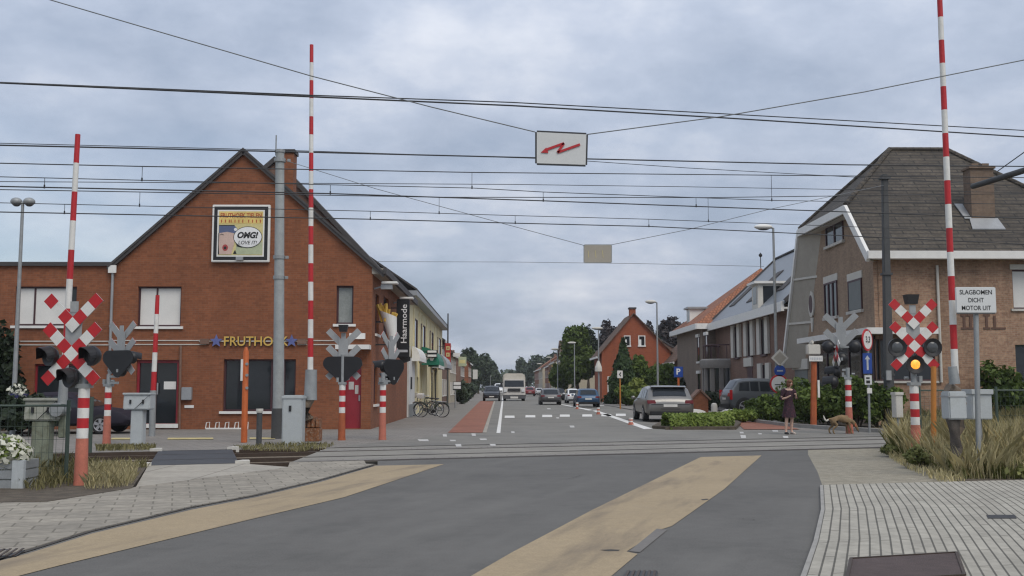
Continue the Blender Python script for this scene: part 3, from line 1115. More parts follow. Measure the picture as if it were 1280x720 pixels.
cable("feeder_cable", "dark feeder cable running past the top of the round grey mast", wirepts([(0, 181.5), (347, 189.3), (640, 196.5), (1060, 206), (1280, 208)], Pm0), .022)
cable("feeder_cable", "thin cable just above the feeder at the mast top, sagging to the right", wirepts([(0, 179), (347, 187.5), (700, 199), (860, 210), (1060, 221)], Pm0), .011)
cable("feeder_cable", "thin cable crossing level behind the overhead wires of both tracks", wirepts([(365, 229), (640, 230.5), (860, 233.5), (1060, 237)], Pm0), .011)
Pq0 = T(0, -2.6)
cable("high_cable", "upper of the two close high cables crossing the whole sky", wirepts([(0, 103), (388, 119), (640, 128), (900, 142), (1280, 163)], Pq0), .011)
cable("high_cable", "lower and thicker of the two close high cables crossing the sky", wirepts([(0, 103.5), (300, 117), (640, 132), (900, 147), (1280, 171)], Pq0), .015)
cable("thin_cable", "faint thin cable low over the far side of the crossing", [PV(x, y, 52) for x, y in ((300, 325), (470, 327), (640, 327.5), (800, 329.5), (955, 333))], .012, "cable_light")

# masts
t = thing("catenary_mast", "round galvanised catenary mast before the brick gable", "mast", Pm, group="catenary masts")
top = PV(350, 190, Pm.y)
MB().tube([Pm + Vector((0, 0, -.3)), Pm + Vector((0, 0, 1.2)), Vector((top.x, top.y, top.z))], [.165, .16, .125], 18).build("shaft", "mast", t, smooth=True)
MB().cyl(Pm + Vector((0, 0, -.2)), Pm + Vector((0, 0, .85)), .185, n=18).build("base_sleeve", "darkmast", t, smooth=True)
MB().cyl(top + Vector((0, 0, -.02)), top + Vector((0, 0, .06)), .15, n=14).cyl(top + Vector((-.12, 0, -.1)), top + Vector((-.12, 0, .5)), .02, n=6).build("cap", "galv", t)
for z in (top.z - .25, top.z - 3.1, 4.6):
    bb = MB().lathe([(.17, -.05), (.17, .05)], (Pm.x + (top.x - Pm.x) * z / top.z, Pm.y, z), 14)
    bb.box((Pm.x + .12, Pm.y - .04, z - .04), (Pm.x + .2, Pm.y + .04, z + .04))
    bb.build("clamp", "galv", t)
Pr = G(1112, 534.5)
t = thing("catenary_mast", "dark square catenary mast standing before the villa", "mast", Pr, group="catenary masts")
topr = PV(1105.5, 218, Pr.y)
sb = MB()
sb.hexa([Pr + Vector((a * .16, b * .16, -.3)) for a, b in ((-1, -1), (1, -1), (1, 1), (-1, 1))] + [topr + Vector((a * .095, b * .095, 0)) for a, b in ((-1, -1), (1, -1), (1, 1), (-1, 1))])
sb.build("shaft", "darkmast", t, bevel=.02)
for z in (topr.z - .15, topr.z - 3.7, 1.9):
    k = z / topr.z
    c = Pr.lerp(topr, k)
    sb = MB().box((c.x - .17, c.y - .17, z - .04), (c.x + .17, c.y + .17, z + .04))
    sb.build("clamp", "darkmast", t)
c = Pr.lerp(topr, .2)
MB().box((c.x - .16, c.y - .24, 1.7), (c.x + .02, c.y - .175, 2.05)).build("mast_plate", "sign_grey", t)
# cantilever coming in from a mast outside the right edge
Pc = NE(1345, -2.6)
t = thing("catenary_mast", "grey bracket arm reaching in over the villa roof", "mast", Pc, group="catenary masts")
MB().cyl(Pc, Pc + Vector((0, 0, 9.2)), .15, .12, n=14).build("shaft", "mast", t, smooth=True)
tip, mid, tie = RP(1216, 233, P0n, pn), RP(1282, 212.5, T(0, -1.6), pn), RP(1282, 189, T(0, -1.6), pn)
MB().tube([tip, mid, Pc + Vector((0, 0, mid.z + .5))], .075, 10).build("bracket_arm", "darkmast", t, smooth=True)
MB().tube([RP(1247, 214, P0n, pn), tie, Pc + Vector((0, 0, tie.z + 1))], .013, 6).build("tie_rod", "cable", t)

# warning signs hung on cross-span cables
YA, YB = 15.4, 29.6
cable("span_cable", "cross-span cable from upper left down to the lightning arrow sign", [PV(x, y, YA) for x, y in ((-260, -105), (60, -1), (200, 40), (389, 95), (540, 134), (669, 165))], .0085, "cable_light", "cross-span cables")
cable("span_cable", "cross-span cable rising right from the lightning arrow sign", [PV(x, y, YA) for x, y in ((734, 168), (900, 146), (1080, 115), (1280, 75), (1560, 10))], .0085, "cable_light", "cross-span cables")
cable("span_cable", "cross-span cable from the round mast down to the small blank sign", [top + Vector((0, 0, -.2))] + [PV(x, y, YB) for x, y in ((470, 236), (620, 277), (731, 307))], .009, "cable_light", "cross-span cables")
cable("span_cable", "cross-span cable from the small blank sign up to the dark mast", [PV(x, y, YB) for x, y in ((764, 306), (860, 287), (960, 262))] + [topr + Vector((0, 0, -.4))], .009, "cable_light", "cross-span cables")


def hung(name, label, px, Y, mat, bolt):
    p = [PV(x, y, Y) for x, y in px]             # tl, tr, br, bl
    c = sum(p, Vector()) / 4
    t = thing(name, label, "warning sign", c, group="signs hung over the road")
    MB().prism(p, (0, .025, 0)).build("plate", mat, t)
    f = MB()
    for i in range(4):
        f.beam(p[i] + Vector((0, .01, 0)), p[(i + 1) % 4] + Vector((0, .01, 0)), .05, .014, up=(0, 1, 0))
    f.build("rim", "cable" if bolt else "galv", t)
    if bolt:
        b = MB()
        pts = [PV(x, y, Y - .012) for x, y in ((725, 180.5), (697, 190.5), (705, 179), (682, 187.3))]
        for i in range(3):
            b.beam(pts[i], pts[i + 1], .006, .036, up=Vector((0, 1, 0)).cross(pts[i + 1] - pts[i]))
        a, e = PV(676, 190.6, Y - .014), (pts[3] - pts[2]).normalized()
        s_ = Vector((0, 1, 0)).cross(e)
        b.prism([a, a - e * .105 + s_ * .045, a - e * .105 - s_ * .045], (0, .006, 0))
        b.build("lightning_arrow", "red", t)
    else:
        b = MB()
        for i in range(3):
            q = [PV(x, y, Y - .004) for x, y in ((735 + i * 9, 313), (736 + i * 9, 322))]
            b.beam(q[0], q[1], .012, .004, up=(0, 1, 0))
        b.build("faded_mark", "poster", t)


hung("overhead_sign", "square pale sign with red lightning arrow, hung over the road", ((671, 165), (733, 168), (732, 206), (671, 204)), YA, "sign_white", True)
hung("overhead_sign", "small weathered blank sign hung over the far side of the crossing", ((730.5, 306.5), (764, 306.5), (764, 328), (730.5, 328)), YB, "beige", False)
# ================================================================ level crossing signals
def crossing_signal(label, base, s=1., rz=0., off=0., yaw=0., lit=False, hood=True, lampyaw=0., lowest="faded", bands=5, mask=True, back=False, sleeve=.70, board=False, group="level crossing signals", bell=False, sideboard=False, zoff=0., lr=1., hl=1., short=False):
    t = thing("crossing_signal", label, "crossing signal", base, rz, group)
    Rm = Matrix.Scale(s, 4)
    Hm = Matrix.Translation((off * s, 0, zoff)) @ Matrix.Rotation(yaw, 4, "Z") @ Rm
    b = lambda mb, name, mat, par=t, mm=Hm, **k: mb.xf(mm).build(name, mat, par, local=True, **k)
    MB_ = MB().cyl((0, 0, 1.3), (0, .0, 2.2 + max(0, zoff) if off == 0 else 1.75), .055, n=12)
    if off:
        MB_.box((0, -.03, 1.5), (off, .03, 1.56)).box((0, -.03, 1.66), (off, .03, 1.72))
    b(MB_, "post", "galv", mm=Rm, smooth=True)
    # striped collar
    z1 = 1.44
    st = MB()
    n = bands
    for i in range(n):
        a, e = sleeve + (z1 - sleeve) * i / n, sleeve + (z1 - sleeve) * (i + 1) / n
        st.cyl((0, 0, a), (0, 0, e), .082, n=16, m=i % 2)
    b(st, "striped_collar", ["rw_white", "red"], mm=Rm, smooth=True)
    b(MB().cyl((0, 0, -.1), (0, 0, .06), .112, .10, n=16).cyl((0, 0, .06), (0, 0, sleeve - .002), .098, .086, n=16), "base_sleeve", lowest, mm=Rm, smooth=True)
    # cross boards: a chevron above a full cross, red and white fields
    y0 = -.075

    def arm(mb, cx, cz, dx, k0, k1, fields=True):
        q = 1 / math.sqrt(2)
        e, g = Vector((dx * q, 0, q)), Vector((-dx * q, 0, q)) * .083
        c = Vector((cx, 0, cz))
        for k in range(k0, k1):
            p0, p1 = c + e * (.166 * (k - .5)), c + e * (.166 * (k + .5))
            mi = 0 if k % 2 == 0 else 1
            for yy, yb, m_ in ((y0 - .022, y0 - .012, mi), (y0 - .012, y0, 2)):
                mb.hexa([p0 - g + Vector((0, yy, 0)), p1 - g + Vector((0, yy, 0)), p1 - g + Vector((0, yb, 0)), p0 - g + Vector((0, yb, 0)),
                         p0 + g + Vector((0, yy, 0)), p1 + g + Vector((0, yy, 0)), p1 + g + Vector((0, yb, 0)), p0 + g + Vector((0, yb, 0))], m_)
    mats = ["rw_white", "red", "sign_grey"]
    up = MB()
    arm(up, 0, 2.43, 1, 0, 4)
    arm(up, 0, 2.43, -1, 1, 4)
    b(up, "upper_chevron", mats)
    lo = MB()
    arm(lo, 0, 2.0, 1, 0 if short else -3, 4)
    if not short:
        arm(lo, 0, 2.0, -1, -3, 0)
    arm(lo, 0, 2.0, -1, 1, 4)
    b(lo, "lower_cross", mats)
    b(MB().prism([(-.12, y0 + .012, 1.95), (.12, y0 + .012, 1.95), (.13, y0 + .012, 2.62), (-.13, y0 + .012, 2.62)], (0, .02, 0)).box((-.06, y0 + .005, 2.62), (.06, y0 + .03, 2.78)), "back_plate", "sign_grey")
    if bell:
        b(MB().hexa([(-.09, -.1, 2.80), (.09, -.1, 2.80), (.09, .08, 2.80), (-.09, .08, 2.80), (-.12, -.12, 2.98), (.12, -.12, 2.98), (.12, .1, 2.98), (-.12, .1, 2.98)]), "bell_box", "dark")
    LA = [(-.335, 1.97), (.335, 1.97), (0, 1.65)]
    if board:
        pts = []
        for (cx, cz), a0, a1 in ((LA[2], -150, -30), (LA[1], -45, 95), (LA[0], 85, 225)):
            for k in range(7):
                a = math.radians(a0 + (a1 - a0) * k / 6)
                pts.append((cx + .18 * math.cos(a), y0 + .09, cz + .18 * math.sin(a)))
        b(MB().prism(pts, (0, .025, 0)), "lamp_board", "black")
    for i, (cx, cz) in enumerate(LA):
        lm = Matrix.Translation((off * s, 0, zoff)) @ Matrix.Rotation(yaw, 4, "Z") @ Rm @ Matrix.Translation((cx, y0 - .03, cz)) @ Matrix.Rotation(lampyaw, 4, "Z") @ Matrix.Scale(lr, 4)
        hs = MB().lathe([(.055, .13), (.13, .10), (.172, .03), (.175, 0), (.175, -.03), (.165, -.03), (.12, -.005)], (0, 0, 0), 20, axis="y")
        o = b(hs, "lamp", "black", mm=lm, smooth=True)
        lk = .84 if (lit and i == 2) else 1.
        b(MB().lathe([(.02 * lk, -.030), (.07 * lk, -.022), (.105 * lk, -.008), (.11 * lk, .004)], (0, 0, 0), 18, axis="y"), "lamp_lens", "amber" if (lit and i == 2) else "lens", o, lm, smooth=True)
        if hood:
            hd = MB()
            n_ = 12
            for k in range(n_):
                a, a2 = [math.radians(-10 + 200 * q / n_) for q in (k, k + 1)]
                for r_ in (.172, .164):
                    l1, l2 = hl * (.30 - .12 * abs(math.cos(a)) ** 2), hl * (.30 - .12 * abs(math.cos(a2)) ** 2)
                    hd.face([(r_ * math.cos(a), -.02, r_ * math.sin(a)), (r_ * math.cos(a2), -.02, r_ * math.sin(a2)), (r_ * .93 * math.cos(a2), -.02 - l2, r_ * math.sin(a2) - .03), (r_ * .93 * math.cos(a), -.02 - l1, r_ * math.sin(a) - .03)])
            b(hd, "lamp_hood", "black", o, lm, smooth=True)
    br = MB().box((-.30, y0 + .01, 1.94), (.30, y0 + .05, 1.99)).box((-.03, y0, 1.60), (.03, .05, 1.68)).cyl((0, y0 + .05, 1.98), (0, .0, 1.98), .04, n=8)
    b(br, "bracket", "galv")
    if sideboard:   # a second cross and lamp pair turned to the side street
        sm = Rm @ Matrix.Translation((.20, -.05, .28)) @ Matrix.Rotation(1.85, 4, "Z")
        sb_ = MB()
        arm(sb_, 0, 1.86, 1, -2, 3)
        arm(sb_, 0, 1.86, -1, -2, 0)
        arm(sb_, 0, 1.86, -1, 1, 3)
        b(sb_, "side_cross", mats, mm=sm)
        for dx, dz in ((-.3, 1.52), (.02, 1.25)):
            lm = Rm @ Matrix.Translation((.32, .0, .12)) @ Matrix.Rotation(1.35, 4, "Z") @ Matrix.Translation((dx, -.05, dz))
            o = b(MB().lathe([(.055, .13), (.13, .10), (.172, .03), (.175, 0), (.165, -.03), (.12, -.005)], (0, 0, 0), 18, axis="y"), "lamp", "black", mm=lm, smooth=True)
            hd = MB()
            for k in range(10):
                a, a2 = [math.radians(-10 + 20 * q) for q in (k, k + 1)]
                hd.face([(.17 * math.cos(a), -.02, .17 * math.sin(a)), (.17 * math.cos(a2), -.02, .17 * math.sin(a2)), (.16 * math.cos(a2), -.27, .17 * math.sin(a2) - .03), (.16 * math.cos(a), -.27, .17 * math.sin(a) - .03)])
            b(hd, "lamp_hood", "black", o, lm, smooth=True)
    bx = MB().box((.09, -.04, 1.50), (.15, .06, 1.62)).box((-.1, -.09, 1.44), (.1, .09, 1.50)).cyl((-.1, 0, 1.58), (-.18, 0, 1.58), .03, n=8)
    b(bx, "junction_box", "galv", mm=Rm)
    return t


crossing_signal("red and white crossing signal with hooded dark lamps, beside the flower planter", G(100.5, 608), 1.0, off=-.16, yaw=-.15, lampyaw=-.42, zoff=-.06, lr=.85, hl=.72)
crossing_signal("crossing signal facing us with its lowest lamp lit amber, in the tall grass", G(1146, 578), 1.03, zoff=.19, lit=True, hood=False, bell=True)
crossing_signal("crossing signal seen from behind, grey cross offset above a small barrier cabinet", G(133, 555), 1.02, PI - .45, off=-.32, board=True, lampyaw=0., zoff=.2, lr=.9)
crossing_signal("crossing signal seen from behind, in front of the red door", G(427, 550), 1.06, PI, board=True, lowest="rust_red", bell=True, zoff=.02, lr=.9)
crossing_signal("crossing signal turned side-on at the fry shop corner, dark lamps facing the street", G(478, 549.5), 1.06, PI + 1.12, off=-.48, board=True, lampyaw=.2, zoff=-.04, lr=.9)
crossing_signal("crossing signal seen from behind, with a second red and white cross, beside the dog", G(1062, 542), 1.18, PI - .3, off=.14, lowest="faded", short=True, sideboard=True, zoff=.40)


# ================================================================ barriers
def barrier(label, base, boom, r0, r1, stripes, cab, weight=None, group="raised crossing barriers", post=None):
    """boom = [foot, tip]; cab(thing) builds the machine"""
    t = thing("barrier", label, "barrier", base, group=group)
    cab(t)
    p0, p1 = Vector(boom[0]), Vector(boom[1])
    b = MB()
    n = stripes
    for i in range(n):
        a, e = p0.lerp(p1, i / n), p0.lerp(p1, (i + 1) / n)
        ra, re = r0 + (r1 - r0) * i / n, r0 + (r1 - r0) * (i + 1) / n
        b.tube([a, e], [ra, re], 12, m=i % 2)
    b.build("boom", ["rw_white", "red"], t, smooth=True)
    return t


def cab_T(c, head, ped, hz, top, mats, lean=0, extra=None):
    hw, hd = head
    pw_, pd = ped

    def f(t):
        k = Vector(c)
        MB().box((k.x - pw_ / 2, k.y - pd / 2, -.1), (k.x + pw_ / 2, k.y + pd / 2, hz)).build("pedestal", mats[1], t, bevel=.02)
        h = MB().hexa([(k.x - hw / 2, k.y - hd / 2, hz), (k.x + hw / 2, k.y - hd / 2, hz), (k.x + hw / 2, k.y + hd / 2, hz), (k.x - hw / 2, k.y + hd / 2, hz),
                       (k.x - hw / 2, k.y - hd / 2 + .03, top), (k.x + hw / 2, k.y - hd / 2 + .03, top), (k.x + hw / 2, k.y + hd / 2, top), (k.x - hw / 2, k.y + hd / 2, top)]).build("machine_head", mats[0], t, bevel=.025)
        MB().box((k.x - hw / 2 - .015, k.y - hd / 2 - .01, top - .03), (k.x + hw / 2 + .015, k.y + hd / 2 + .015, top + .02)).build("lid", mats[0], h, bevel=.01)
        lk = MB()
        for q in (-.22, .25):
            lk.box((k.x + hw * q - .02, k.y - hd / 2 - .025, (hz + top) / 2 - .05), (k.x + hw * q + .02, k.y - hd / 2 + .01, (hz + top) / 2 + .05))
        lk.build("lock", "dark", h)
        cb = MB()
        pts = [(k.x + hw * .25, k.y - hd / 2 - .02, (hz + top) / 2), (k.x - hw * .05, k.y - hd / 2 - .03, hz + .02), (k.x + hw * .5, k.y - hd / 2 - .03, top - .03)]
        cb.tube(pts, .006, 5)
        cb.build("cable_loop", "dark", h)
        if extra:
            extra(t, k)
    return f


# near left: dirty cabinet on a mossy pedestal
b0 = G(62, 590)
Y = b0.y
cl, crr, pl, pr = PV(30, 510, Y).x, PV(78, 510, Y).x, PV(47, 510, Y).x, PV(71, 510, Y).x
zt, zh = PV(50, 499, Y).z, PV(50, 526, Y).z
cc = Vector(((pl + pr) / 2, Y, 0))


def head_at(t, k):
    MB().cyl((PV(77, 500, Y).x - .05, Y - .1, PV(77, 512, Y).z), (PV(77, 500, Y).x - .05, Y + .25, PV(77, 512, Y).z), .12, n=14).build("drive_shaft", "galv", t, smooth=True)
    MB().tube([PV(78, 505, Y), PV(81, 458, Y)], [.085, .07], 10).build("boom_root", "galv", t, smooth=True)
    MB().box((PV(70, 500, Y).x, Y + .12, PV(66, 548, Y).z), (PV(78, 500, Y).x, Y + .22, PV(66, 512, Y).z)).build("counterweight", "cab_moss", t, bevel=.015)


barrier("nearest raised barrier on the left, boom rising behind the striped crossing signal", b0, (PV(81, 460, Y), PV(97.3, 168, Y)), .058, .045, 8,
        cab_T(cc + Vector((-.10, .1, 0)), ((crr - cl) * .86, .3), ((pr - pl) * .9, .25), zh, zt, ("cab_dirty", "cab_moss"), extra=head_at))

# far left pedestrian barrier
b0 = G(174, 557)
Yc = b0.y
bf = G(190, 545)


def ped_extra(t, k):
    MB().cyl((bf.x, bf.y, -.05), (bf.x - .01, bf.y, PV(190, 488, bf.y).z), .095, n=12).build("boom_foot", "darkmast" if False else "galv", t, smooth=True)


barrier("small raised barrier with a short boom by the glass shop door", b0, (PV(190.5, 513, bf.y), PV(197, 369, bf.y)), .085, .06, 6,
        cab_T(PV(174, 500, Yc), (33 / 1300 * Yc, .4), (15 / 1300 * Yc, .28), PV(0, 512, Yc).z, PV(0, 492, Yc).z, ("cab_grey", "cab_grey"), extra=ped_extra))

# far barrier of the road, with rusty counterweight
b0 = G(367, 556)
Yd = b0.y
sx = 1300 / Yd


def far_cab(t):
    k = PV(367, 520, Yd)
    hw = 25 / sx
    zt = PV(0, 494, Yd).z
    h = MB().box((k.x - hw / 2, Yd - .2, -.1), (k.x + hw / 2, Yd + .25, zt)).build("cabinet", "cab_grey", t, bevel=.03)
    MB().box((k.x - hw / 2 - .02, Yd - .22, zt - .09), (k.x + hw / 2 + .02, Yd + .27, zt - .02)).build("lid", "cab_grey", h, bevel=.01)
    MB().box((k.x - .08, Yd - .225, zt - .4), (k.x - .02, Yd - .19, zt - .26)).build("lock", "dark", h)
    x0, x1 = PV(370, 500, Yd).x, PV(397, 500, Yd).x
    cw = MB()
    z0, z1 = PV(0, 553, Yd).z, PV(0, 522, Yd).z
    cw.box((x0, Yd + .3, z0), (x1, Yd + .8, z0 + (z1 - z0) * .55))
    for i in range(5):
        a = x0 + (x1 - x0) * i / 5
        cw.box((a + .01, Yd + .32, z0 + (z1 - z0) * .57), (a + (x1 - x0) / 5 - .01, Yd + .78, z1 - R.uniform(0, .1)))
    cw.build("counterweight", "rust", t, bevel=.012)
    ln = MB()
    a, c, e = PV(388, 497, Yd + .4), PV(381, 509, Yd + .4), PV(386, 525, Yd + .4)
    ln.tube([a, c, e], [.13, .15, .17], 10)
    ln.tube([PV(389, 462, Yd + .4), PV(388, 500, Yd + .4)], [.15, .17], 10, m=1)
    ln.build("boom_root", ["concrete_brown", "galv"], t, smooth=True)


barrier("tallest barrier boom in view, rising past the round mast from rusty counterweights", b0, (PV(388, 470, Yd + .4), PV(389.5, 56, Yd + .4)), .074, .05, 18, far_cab)

# near right barrier in the grass
b0 = G(1191, 596)
Ye = b0.y


def right_cab(t):
    x = lambda px: PV(px, 500, Ye).x
    z = lambda py: PV(1190, py, Ye).z
    h = MB().box((x(1181), Ye - .16, z(524)), (x(1203), Ye + .16, z(489))).build("machine_head", "cab_grey", t, bevel=.02)
    MB().box((x(1181) - .01, Ye - .17, z(496)), (x(1203) + .01, Ye + .17, z(494.5))).build("lid_joint", "sign_grey", h)
    MB().tube([(x(1194), Ye, -.1), (x(1193), Ye, z(560)), (x(1190.5), Ye, z(523))], [.105, .10, .12], 12).build("pedestal", "wood_old", t, smooth=True)
    MB().tube([(x(1192), Ye + .2, z(484)), (x(1202), Ye + .22, z(490)), (x(1209), Ye + .22, z(505)), (x(1206), Ye + .2, z(535)), (x(1198), Ye + .18, z(548))], [.10, .10, .09, .07, .05], 10).build("counterweight_arm", "concrete_brown", t, smooth=True)
    MB().cyl((x(1196), Ye + .05, z(480)), (x(1194), Ye + .05, z(458)), .085, .075, n=10).build("boom_root", "galv", t, smooth=True)


barrier("raised barrier on the right, boom leaving the top of the picture", b0, (PV(1194, 467, Ye + .05), PV(1172, -64, Ye + .05)), .056, .042, 18, right_cab)

# ================================================================ posts and boxes around the tracks
t = thing("marker_post", "tall orange marker post with a white strip, before the shop window", "marker post", G(306.5, 553), group="orange marker posts")
Yp = G(306.5, 553).y
MB().tube([G(305, 553), PV(307.5, 440, Yp), PV(307.8, 434, Yp)], [.085, .075, .03], 8).build("shaft", "orange", t, smooth=True)
MB().box((PV(301, 500, Yp).x, Yp - .1, PV(0, 476, Yp).z), (PV(303.6, 500, Yp).x, Yp - .05, PV(0, 449, Yp).z)).build("reflector_strip", "rw_white", t)
bl = MB()
for y in (455, 469, 485):
    bl.cyl((PV(309.5, y, Yp).x, Yp - .09, PV(0, y, Yp).z), (PV(309.5, y, Yp).x, Yp - .06, PV(0, y, Yp).z), .04, n=8)
bl.build("bolt", "galv", t)
t = thing("marker_post", "orange marker post with a white nameplate, in the shrubs behind the person", "marker post", G(1017, 535), group="orange marker posts")
Yp = G(1017, 535).y
MB().tube([G(1017, 535), PV(1017.5, 446, Yp)], [.115, .105], 8).build("shaft", "orange_dark", t, smooth=True)
MB().box((PV(1021, 500, Yp).x, Yp - .16, PV(0, 497, Yp).z), (PV(1023.5, 500, Yp).x, Yp - .11, PV(0, 475, Yp).z)).build("reflector_strip", "rw_white", t)
sp = MB().box((PV(1009, 446, Yp).x, Yp - .17, PV(0, 452, Yp).z), (PV(1027, 446, Yp).x, Yp - .14, PV(0, 444, Yp).z)).build("nameplate", "rw_white", t, bevel=.02)
frn = Fr((0, Yp - .17, 0), (1, 0))
tm = MB()
for i in range(7):
    a = PV(1011.3 + i * 2.1, 448, Yp).x
    tm.fbox(frn, a, a + .035, PV(0, 449.6, Yp).z, PV(0, 446.6, Yp).z, 0, .004)
tm.build("lettering", "letter_grey", sp)
MB().box((PV(1009, 446, Yp).x, Yp - .1, PV(0, 443, Yp).z), (PV(1025, 446, Yp).x, Yp + .2, PV(0, 430, Yp).z)).box((PV(1013, 446, Yp).x, Yp - .11, PV(0, 430, Yp).z), (PV(1017, 446, Yp).x, Yp + .2, PV(0, 425, Yp).z)).build("top_box", "offwhite", t, bevel=.03)
o = MB().tube([G(1167, 582), PV(1167, 458, G(1167, 582).y)], [.05, .05], 10).build("marker_post", "orange_light", label="plain ochre post right behind the lit crossing signal", cat="marker post", group="orange marker posts", loc=G(1167, 582), smooth=True)

t = thing("bollard", "slim dark bollard with a pale cap band, left of the round mast", "bollard", G(323.5, 558))
Yb = G(323, 558).y
MB().cyl((G(323.5, 558).x, Yb, -.1), (G(323.5, 558).x, Yb, PV(0, 516, Yb).z), .07, n=12).build("shaft", "darkmast", t, smooth=True)
MB().cyl((G(323.5, 558).x, Yb, PV(0, 514.5, Yb).z), (G(323.5, 558).x, Yb, PV(0, 511, Yb).z), .09, n=12).cyl((G(323.5, 558).x, Yb, PV(0, 516, Yb).z), (G(323.5, 558).x, Yb, PV(0, 514.5, Yb).z), .076, n=12).build("cap_band", "offwhite", t, smooth=True)


def cabinet(label, px0, px1, py0, py1, base_y, mat, legs=False):
    g = G((px0 + px1) / 2, base_y)
    Yq = g.y
    t = thing("equipment_cabinet", label, "cabinet", (g.x, Yq, 0))
    x0, x1, z0, z1 = PV(px0, py1, Yq).x, PV(px1, py1, Yq).x, PV(px0, py1, Yq).z, PV(px0, py0, Yq).z
    MB().box((x0, Yq - .15, z0), (x1, Yq + .2, z1)).build("body", mat, t, bevel=.015)
    MB().box((x0 - .02, Yq - .18, z1 - .07), (x1 + .02, Yq + .22, z1 + .02)).build("lid", mat, t, bevel=.01)
    MB().cyl(((x0 + x1) / 2, Yq, -.1), ((x0 + x1) / 2, Yq, z0), .05, n=8).build("post", "galv", t)
    return t


cabinet("pale grey cabinet in the dry grass behind the barrier notice", 1211, 1236, 488, 524, 590, "cab_grey")
cabinet("small pale cabinet low behind the dark square mast", 1118, 1127, 491, 522, 545, "offwhite")

# notice: SLAGBOMEN DICHT MOTOR UIT
g = G(1224, 597)
t = thing("notice_sign", "white notice about closed barriers on a grey post in tall grass", "notice sign", g)
Yn = g.y - .06
MB().tube([G(1224, 597), PV(1219.5, 372, g.y)], .042, 10).build("post", "galv", t, smooth=True)
x0, x1, z0, z1 = PV(1194.5, 380, Yn).x, PV(1245, 380, Yn).x, PV(0, 390.5, Yn).z, PV(0, 357.5, Yn).z
pl_ = MB().box((x0, Yn - .015, z0), (x1, Yn + .02, z1)).build("plate", "sign_white", t, bevel=.012)
MB().box((x0 + .02, Yn - .005, z0 - .014), (x1 - .02, Yn + .02, z0 - .002)).build("plate_edge", "dark", pl_)
frs = Fr((0, Yn - .015, 0), (1, 0))
hh = z1 - z0
for s_, k, wd in (("SLAGBOMEN", .80, .80), ("DICHT", .50, .38), ("MOTOR UIT", .20, .72)):
    text_mb(s_, frs, (x0 + x1) / 2, z0 + hh * k, hh * .175, .003, width=(x1 - x0) * wd, bold=.012).build("lettering", "letter_black", pl_)

# fences of wire mesh
def wire_fence(label, pts, h, gap, posts, rail=True):
    pts = [Vector((p[0], p[1], 0)) for p in pts]
    t = thing("wire_fence", label, "fence", pts[0], group="green wire fences")
    for p in posts:
        MB().cyl((p[0], p[1], -.1), (p[0], p[1], h + .08), .032, n=8).build("post", "fence", t, smooth=True)
    mesh = MB()
    for a, b in zip(pts, pts[1:]):
        l = (b - a).length
        for i in range(int(l / gap) + 1):
            p = a.lerp(b, min(1, i * gap / l))
            mesh.tube([p + Vector((0, 0, .06)), p + Vector((0, 0, h))], .0028, 4, cap=False)
        k = .06
        while k < h:
            mesh.tube([a + Vector((0, 0, k)), b + Vector((0, 0, k))], .0028, 4, cap=False)
            k += .2
    mesh.build("wire_panel", "fence", t)
    rl = MB()
    for a, b in zip(pts, pts[1:]):
        rl.tube([a + Vector((0, 0, h)), b + Vector((0, 0, h))], .02, 6)
    rl.build("top_rail", "fence", t)


fa, fb, fc = G(-120, 607), G(82, 604), G(112, 566)
wire_fence("green wire fence left, in front of the mossy barrier cabinet", (fa, fb), PV(0, 507, fb.y).z, .1, (fb, fa.lerp(fb, .45)))
fa, fb = G(1152, 571), G(1420, 571)
wire_fence("green wire fence on the right behind the tall dry grass", (fa, fb), PV(0, 488, fa.y).z, .1, (fa, fa.lerp(fb, .36), fa.lerp(fb, .66)))
MB().cyl(fc + Vector((0, 0, -.1)), Vector((fc.x, fc.y, PV(0, 496, fc.y).z)), .05, n=8).build("fence_post", "fence", label="single dark green post right of the nearest crossing signal", cat="post", loc=fc)

# planter with white flowers
g = G(-2, 612)
Yf = g.y
x0, x1 = PV(-60, 600, Yf).x, PV(22, 600, Yf).x
t = thing("flower_planter", "grey slatted planter full of white flowers at the left edge", "planter", (x1 - .4, Yf, 0))
zt = PV(0, 575, Yf).z
MB().box((x0, Yf, -.05), (x1 + .06, Yf + .5, zt - .01)).build("box", "cab_dirty", t)
pk = MB()
for i in range(3):
    a, b = i * zt / 3, (i + 1) * zt / 3
    pk.box((x0, Yf - .025, a + .008), (x1 - .02, Yf - .002, b - .008))
    pk.box((x1 + .062, Yf + .03, a + .008), (x1 + .085, Yf + .48, b - .008))
pk.build("slat_panel", "galv", t, bevel=.006)
MB().box((x1 - .07, Yf - .05, -.02), (x1 + .02, Yf - .026, zt)).box((x1 + .02, Yf - .05, -.02), (x1 + .10, Yf + .03, zt)).build("corner_post", "cab_grey", t, bevel=.006)
bl_ = [((x0 + x1) / 2 + d, Yf + .22, zt + .08, .42, .28, .26) for d in (-.35, -.1, .1)] + [(x1 - .2, Yf + .15, zt + .04, .28, .22, .18)]
P, N = cloud(bl_, 1500, .8)
leaf_mesh("foliage", P * 1, N, .05, "leaf_bright", t)
P, N = cloud(bl_, 1300, .95)
P += N * .03
leaf_mesh("blossom", P, N, .075, "petal", t, aspect=1.1)

